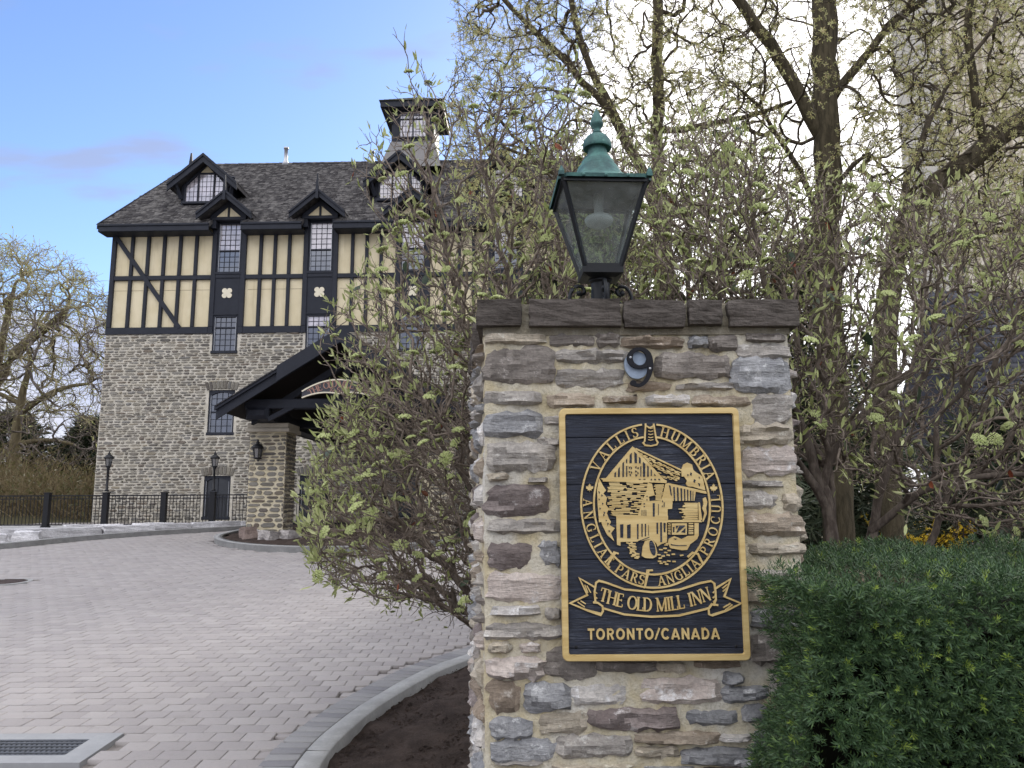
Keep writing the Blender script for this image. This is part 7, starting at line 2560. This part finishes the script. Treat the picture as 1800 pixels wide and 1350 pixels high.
def hedge_surf(u, v, face):
    """point and outward direction on the hedge's face: f front, t top, l left end"""
    if face == 'f':
        x, z = HX0 + u * (HX1 - HX0), .05 + v * (HT_ - .05)
        return np.array([x, HY0, z]), np.array([0, -1, 0.15])
    if face == 't':
        x, y = HX0 + u * (HX1 - HX0), HY0 + v * (HY1 - HY0)
        return np.array([x, y, HT_]), np.array([0, -.1, 1])
    y, z = HY0 + u * .5, .05 + v * (HT_ - .05)
    return np.array([HX0, y, z]), np.array([-1, -.2, .15])


rs = np.random.RandomState(14)
hold = [(1.08, 1.07, .026), (1.30, .80, .022)]


def lump(x, y, z):
    return .030 * math.sin(6.3 * x + 2.1 * z + 1.0) + .028 * math.sin(8.7 * z - 3.1 * x + 4 * y) + .02 * math.sin(13 * x + 5 * y + 9 * z)


core = MB()  # solid block behind the sprigs; the hedge's inner shade is put into its dark colour
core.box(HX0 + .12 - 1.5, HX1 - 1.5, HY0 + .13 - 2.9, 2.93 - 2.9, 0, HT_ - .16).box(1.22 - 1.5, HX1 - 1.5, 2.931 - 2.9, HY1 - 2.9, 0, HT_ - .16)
core.build('shade_core', M_YEWC, hedge)
pos, dirs, bright = [], [], []
for face, cnt in (('f', 15500), ('t', 7200), ('l', 2300)):
    for _ in range(cnt):
        p, nrm = hedge_surf(rs.rand(), rs.rand() ** (.8 if face != 't' else 1), face)
        if face == 'f' and p[0] > 2.2 and rs.rand() < .6:
            continue
        if face != 't' and p[2] < .5 and rs.rand() < .6:
            continue
        # round the arrises, shape a slightly uneven clipped face
        p = p + nrm * (lump(*p) - .07 * rs.rand() ** 1.4)
        if face == 'f':
            if p[2] > HT_ - .10:
                p[1] += (p[2] - HT_ + .10) * .5
            if p[0] < HX0 + .12:
                p[1] += (HX0 + .12 - p[0]) * .4
            p[0] += .10 * (1 - p[2] / HT_) if p[0] < 1.1 else 0
            if any((p[0] - hx) ** 2 + (p[2] - hz) ** 2 < hr * hr for hx, hz, hr in hold):
                continue
        if face == 't' and p[0] < 1.17 and p[1] > 2.90:
            continue
        if p[0] < 1.14 and p[1] > 2.95:
            continue
        pos.append(p)
        dirs.append(unit(nrm + rs.normal(0, .40, 3) + np.array([0, 0, .18])))
pos, dirs = np.array(pos), np.array(dirs)
# a sprig: needles in two loose ranks up a short shoot
sv, sf_ = [], []
rg = random.Random(3)
for k in range(14):
    t = k / 13
    a = k * 2.4 + rg.uniform(-.3, .3)
    tilt = 1.35 - .80 * t
    l = .42 * (1 - .25 * abs(t - .4)) * rg.uniform(.85, 1.1)
    z = t * .45
    d = np.array([math.cos(a) * math.sin(tilt), math.sin(a) * math.sin(tilt) * .75, math.cos(tilt)])
    o = np.array([-math.sin(a), math.cos(a), 0]) * .033
    p0 = np.array([0, 0, z])
    b = len(sv)
    sv += [p0, p0 + d * l * .5 + o, p0 + d * l, p0 + d * l * .5 - o]
    sf_.append((b, b + 1, b + 2, b + 3))
V, F = scatter(np.array(sv), sf_, pos - HB_, frames(dirs, rs.uniform(0, 6.28, len(pos))), rs.uniform(.046, .080, len(pos)))
tag(link_mesh('foliage', arrays_mesh('foliage', V, F, M_YEW), hedge), kind='stuff')
# fresh yellow-green tips
sel = rs.rand(len(pos)) < .028
V, F = scatter(np.array(sv), sf_, (pos + dirs * .022)[sel] - HB_, frames(dirs[sel], rs.uniform(0, 6.28, sel.sum())), rs.uniform(.035, .06, sel.sum()))
tag(link_mesh('new_growth', arrays_mesh('new_growth', V, F, leaf_mat('yew_new_growth', [(0, srgb(122, 146, 62)), (1, srgb(146, 162, 74))], .25)), hedge), kind='stuff')

# ------------------------------------------------------------------ background buildings on the right
tower = empty('concrete_tower', (28.4, 41, 0), 0, 'tall pale ribbed concrete tower block behind the trees at right', 'building')
M_TOWER = plain_mat('pale_concrete', srgb(212, 204, 188), .9, .2, .12, .7, .2)
MB().box(-3.2, 14, -.2, 4.3, 0, 44).build('wall', M_TOWER, tower)
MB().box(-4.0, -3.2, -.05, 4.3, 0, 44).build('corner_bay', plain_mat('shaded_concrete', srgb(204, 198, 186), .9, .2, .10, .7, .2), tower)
rib_me = MB().box(-.10, .10, -.30, .05, 0, 44).mesh('rib', M_TOWER)
for k in range(7):
    link_mesh('rib', rib_me, tower, (-3.9 + .62 * k, -.2 if k > 1 else -.06, 0))
pan_me = MB().cbox(-1.0, 1.0, -.06, .02, -1.45, 1.45, .02).mesh('panel', M_TOWER)
for i in range(5):
    for j in range(14):
        link_mesh('panel', pan_me, tower, (1.3 + 2.04 * i, -.2, 1.5 + 2.94 * j))
for j in range(12):
    MB().box(-3.75, -3.35, -.08, -.04, 2 + 3.4 * j, 3.6 + 3.4 * j).build('window_slot', M_GLASS_DK, tower)

cot = empty('slate_roofed_wing', (11.9, 15.0, ground_z(15)), R(-4), 'low wing with steep slate roof behind the right shrub', 'building')
gz_ = ground_z(15)
MB().box(-1.6, 6.0, .5, 6.0, -.2, 1.7 - gz_).build('wall', M_MORTAR_F, cot)
MB().add([(-2.0, 0, 1.75 - gz_), (6.2, 0, 1.75 - gz_), (6.2, 2.9, 6.6 - gz_), (-2.0, 2.9, 6.6 - gz_), (6.2, 6.4, 2.7 - gz_), (-2.0, 6.4, 2.7 - gz_)], [(0, 1, 2, 3), (3, 2, 4, 5), (0, 3, 5), (1, 4, 2)]).build('roof', M_SLATE, cot)
shingle_field('slates', cot, -2.05, 6.2, -.05, 2.9, lambda y: 1.765 - gz_ + y * 4.85 / 2.9, 4.85 / 2.9, rng, .17, .18, .32, M_SLATE)

# forsythia and timber steps glimpsed between the stems
fo = empty('forsythia_bush', (5.9, 11.3, ground_z(11.3)), 0, 'small yellow forsythia in bloom beyond the shrub stems', 'shrub')
rs = np.random.RandomState(15)
fch, lp = [], []
for k in range(70):
    a = rs.uniform(0, 6.28)
    l = rs.uniform(.7, 1.15)
    p = np.array([(0, 0, 0), (math.cos(a) * .2 * l, math.sin(a) * .2 * l, l * .7), (math.cos(a) * .7 * l, math.sin(a) * .7 * l, l)])
    fch.append((p, np.array([.012, .008, .003])))
    for q in range(26):
        t = rs.uniform(.2, 1)
        b = p[1] * (1 - abs(2 * t - 1)) + (p[2] if t > .5 else p[0]) * abs(2 * t - 1)
        lp.append(b + rs.normal(0, .03, 3))
V, F = tube_arrays(fch, 4)
tag(link_mesh('branches', arrays_mesh('branches', V, F, M_MTWIG), fo), kind='stuff')
lp = np.array(lp)
V, F = scatter(STAR_V, STAR_F, lp, frames(rs.normal(0, 1, lp.shape), rs.uniform(0, 6.28, len(lp))), rs.uniform(.02, .04, len(lp)))
tag(link_mesh('blossom', arrays_mesh('blossom', V, F, leaf_mat('forsythia_yellow', [(0, srgb(222, 186, 40)), (1, srgb(236, 204, 70))], .3)), fo), kind='stuff')
stp = empty('timber_steps', (4.15, 8.6, ground_z(8.6)), R(4), 'weathered timber steps seen between the shrub stems', 'steps')
for k in range(4):
    MB().cbox(-.7, .7, .34 * k, .34 * k + .36, .15 * k, .15 * k + .14, .02).build('step', plain_mat('weathered_timber_%d' % k, srgb(158, 146, 128), .85, .2, .2, 8, .3), stp)
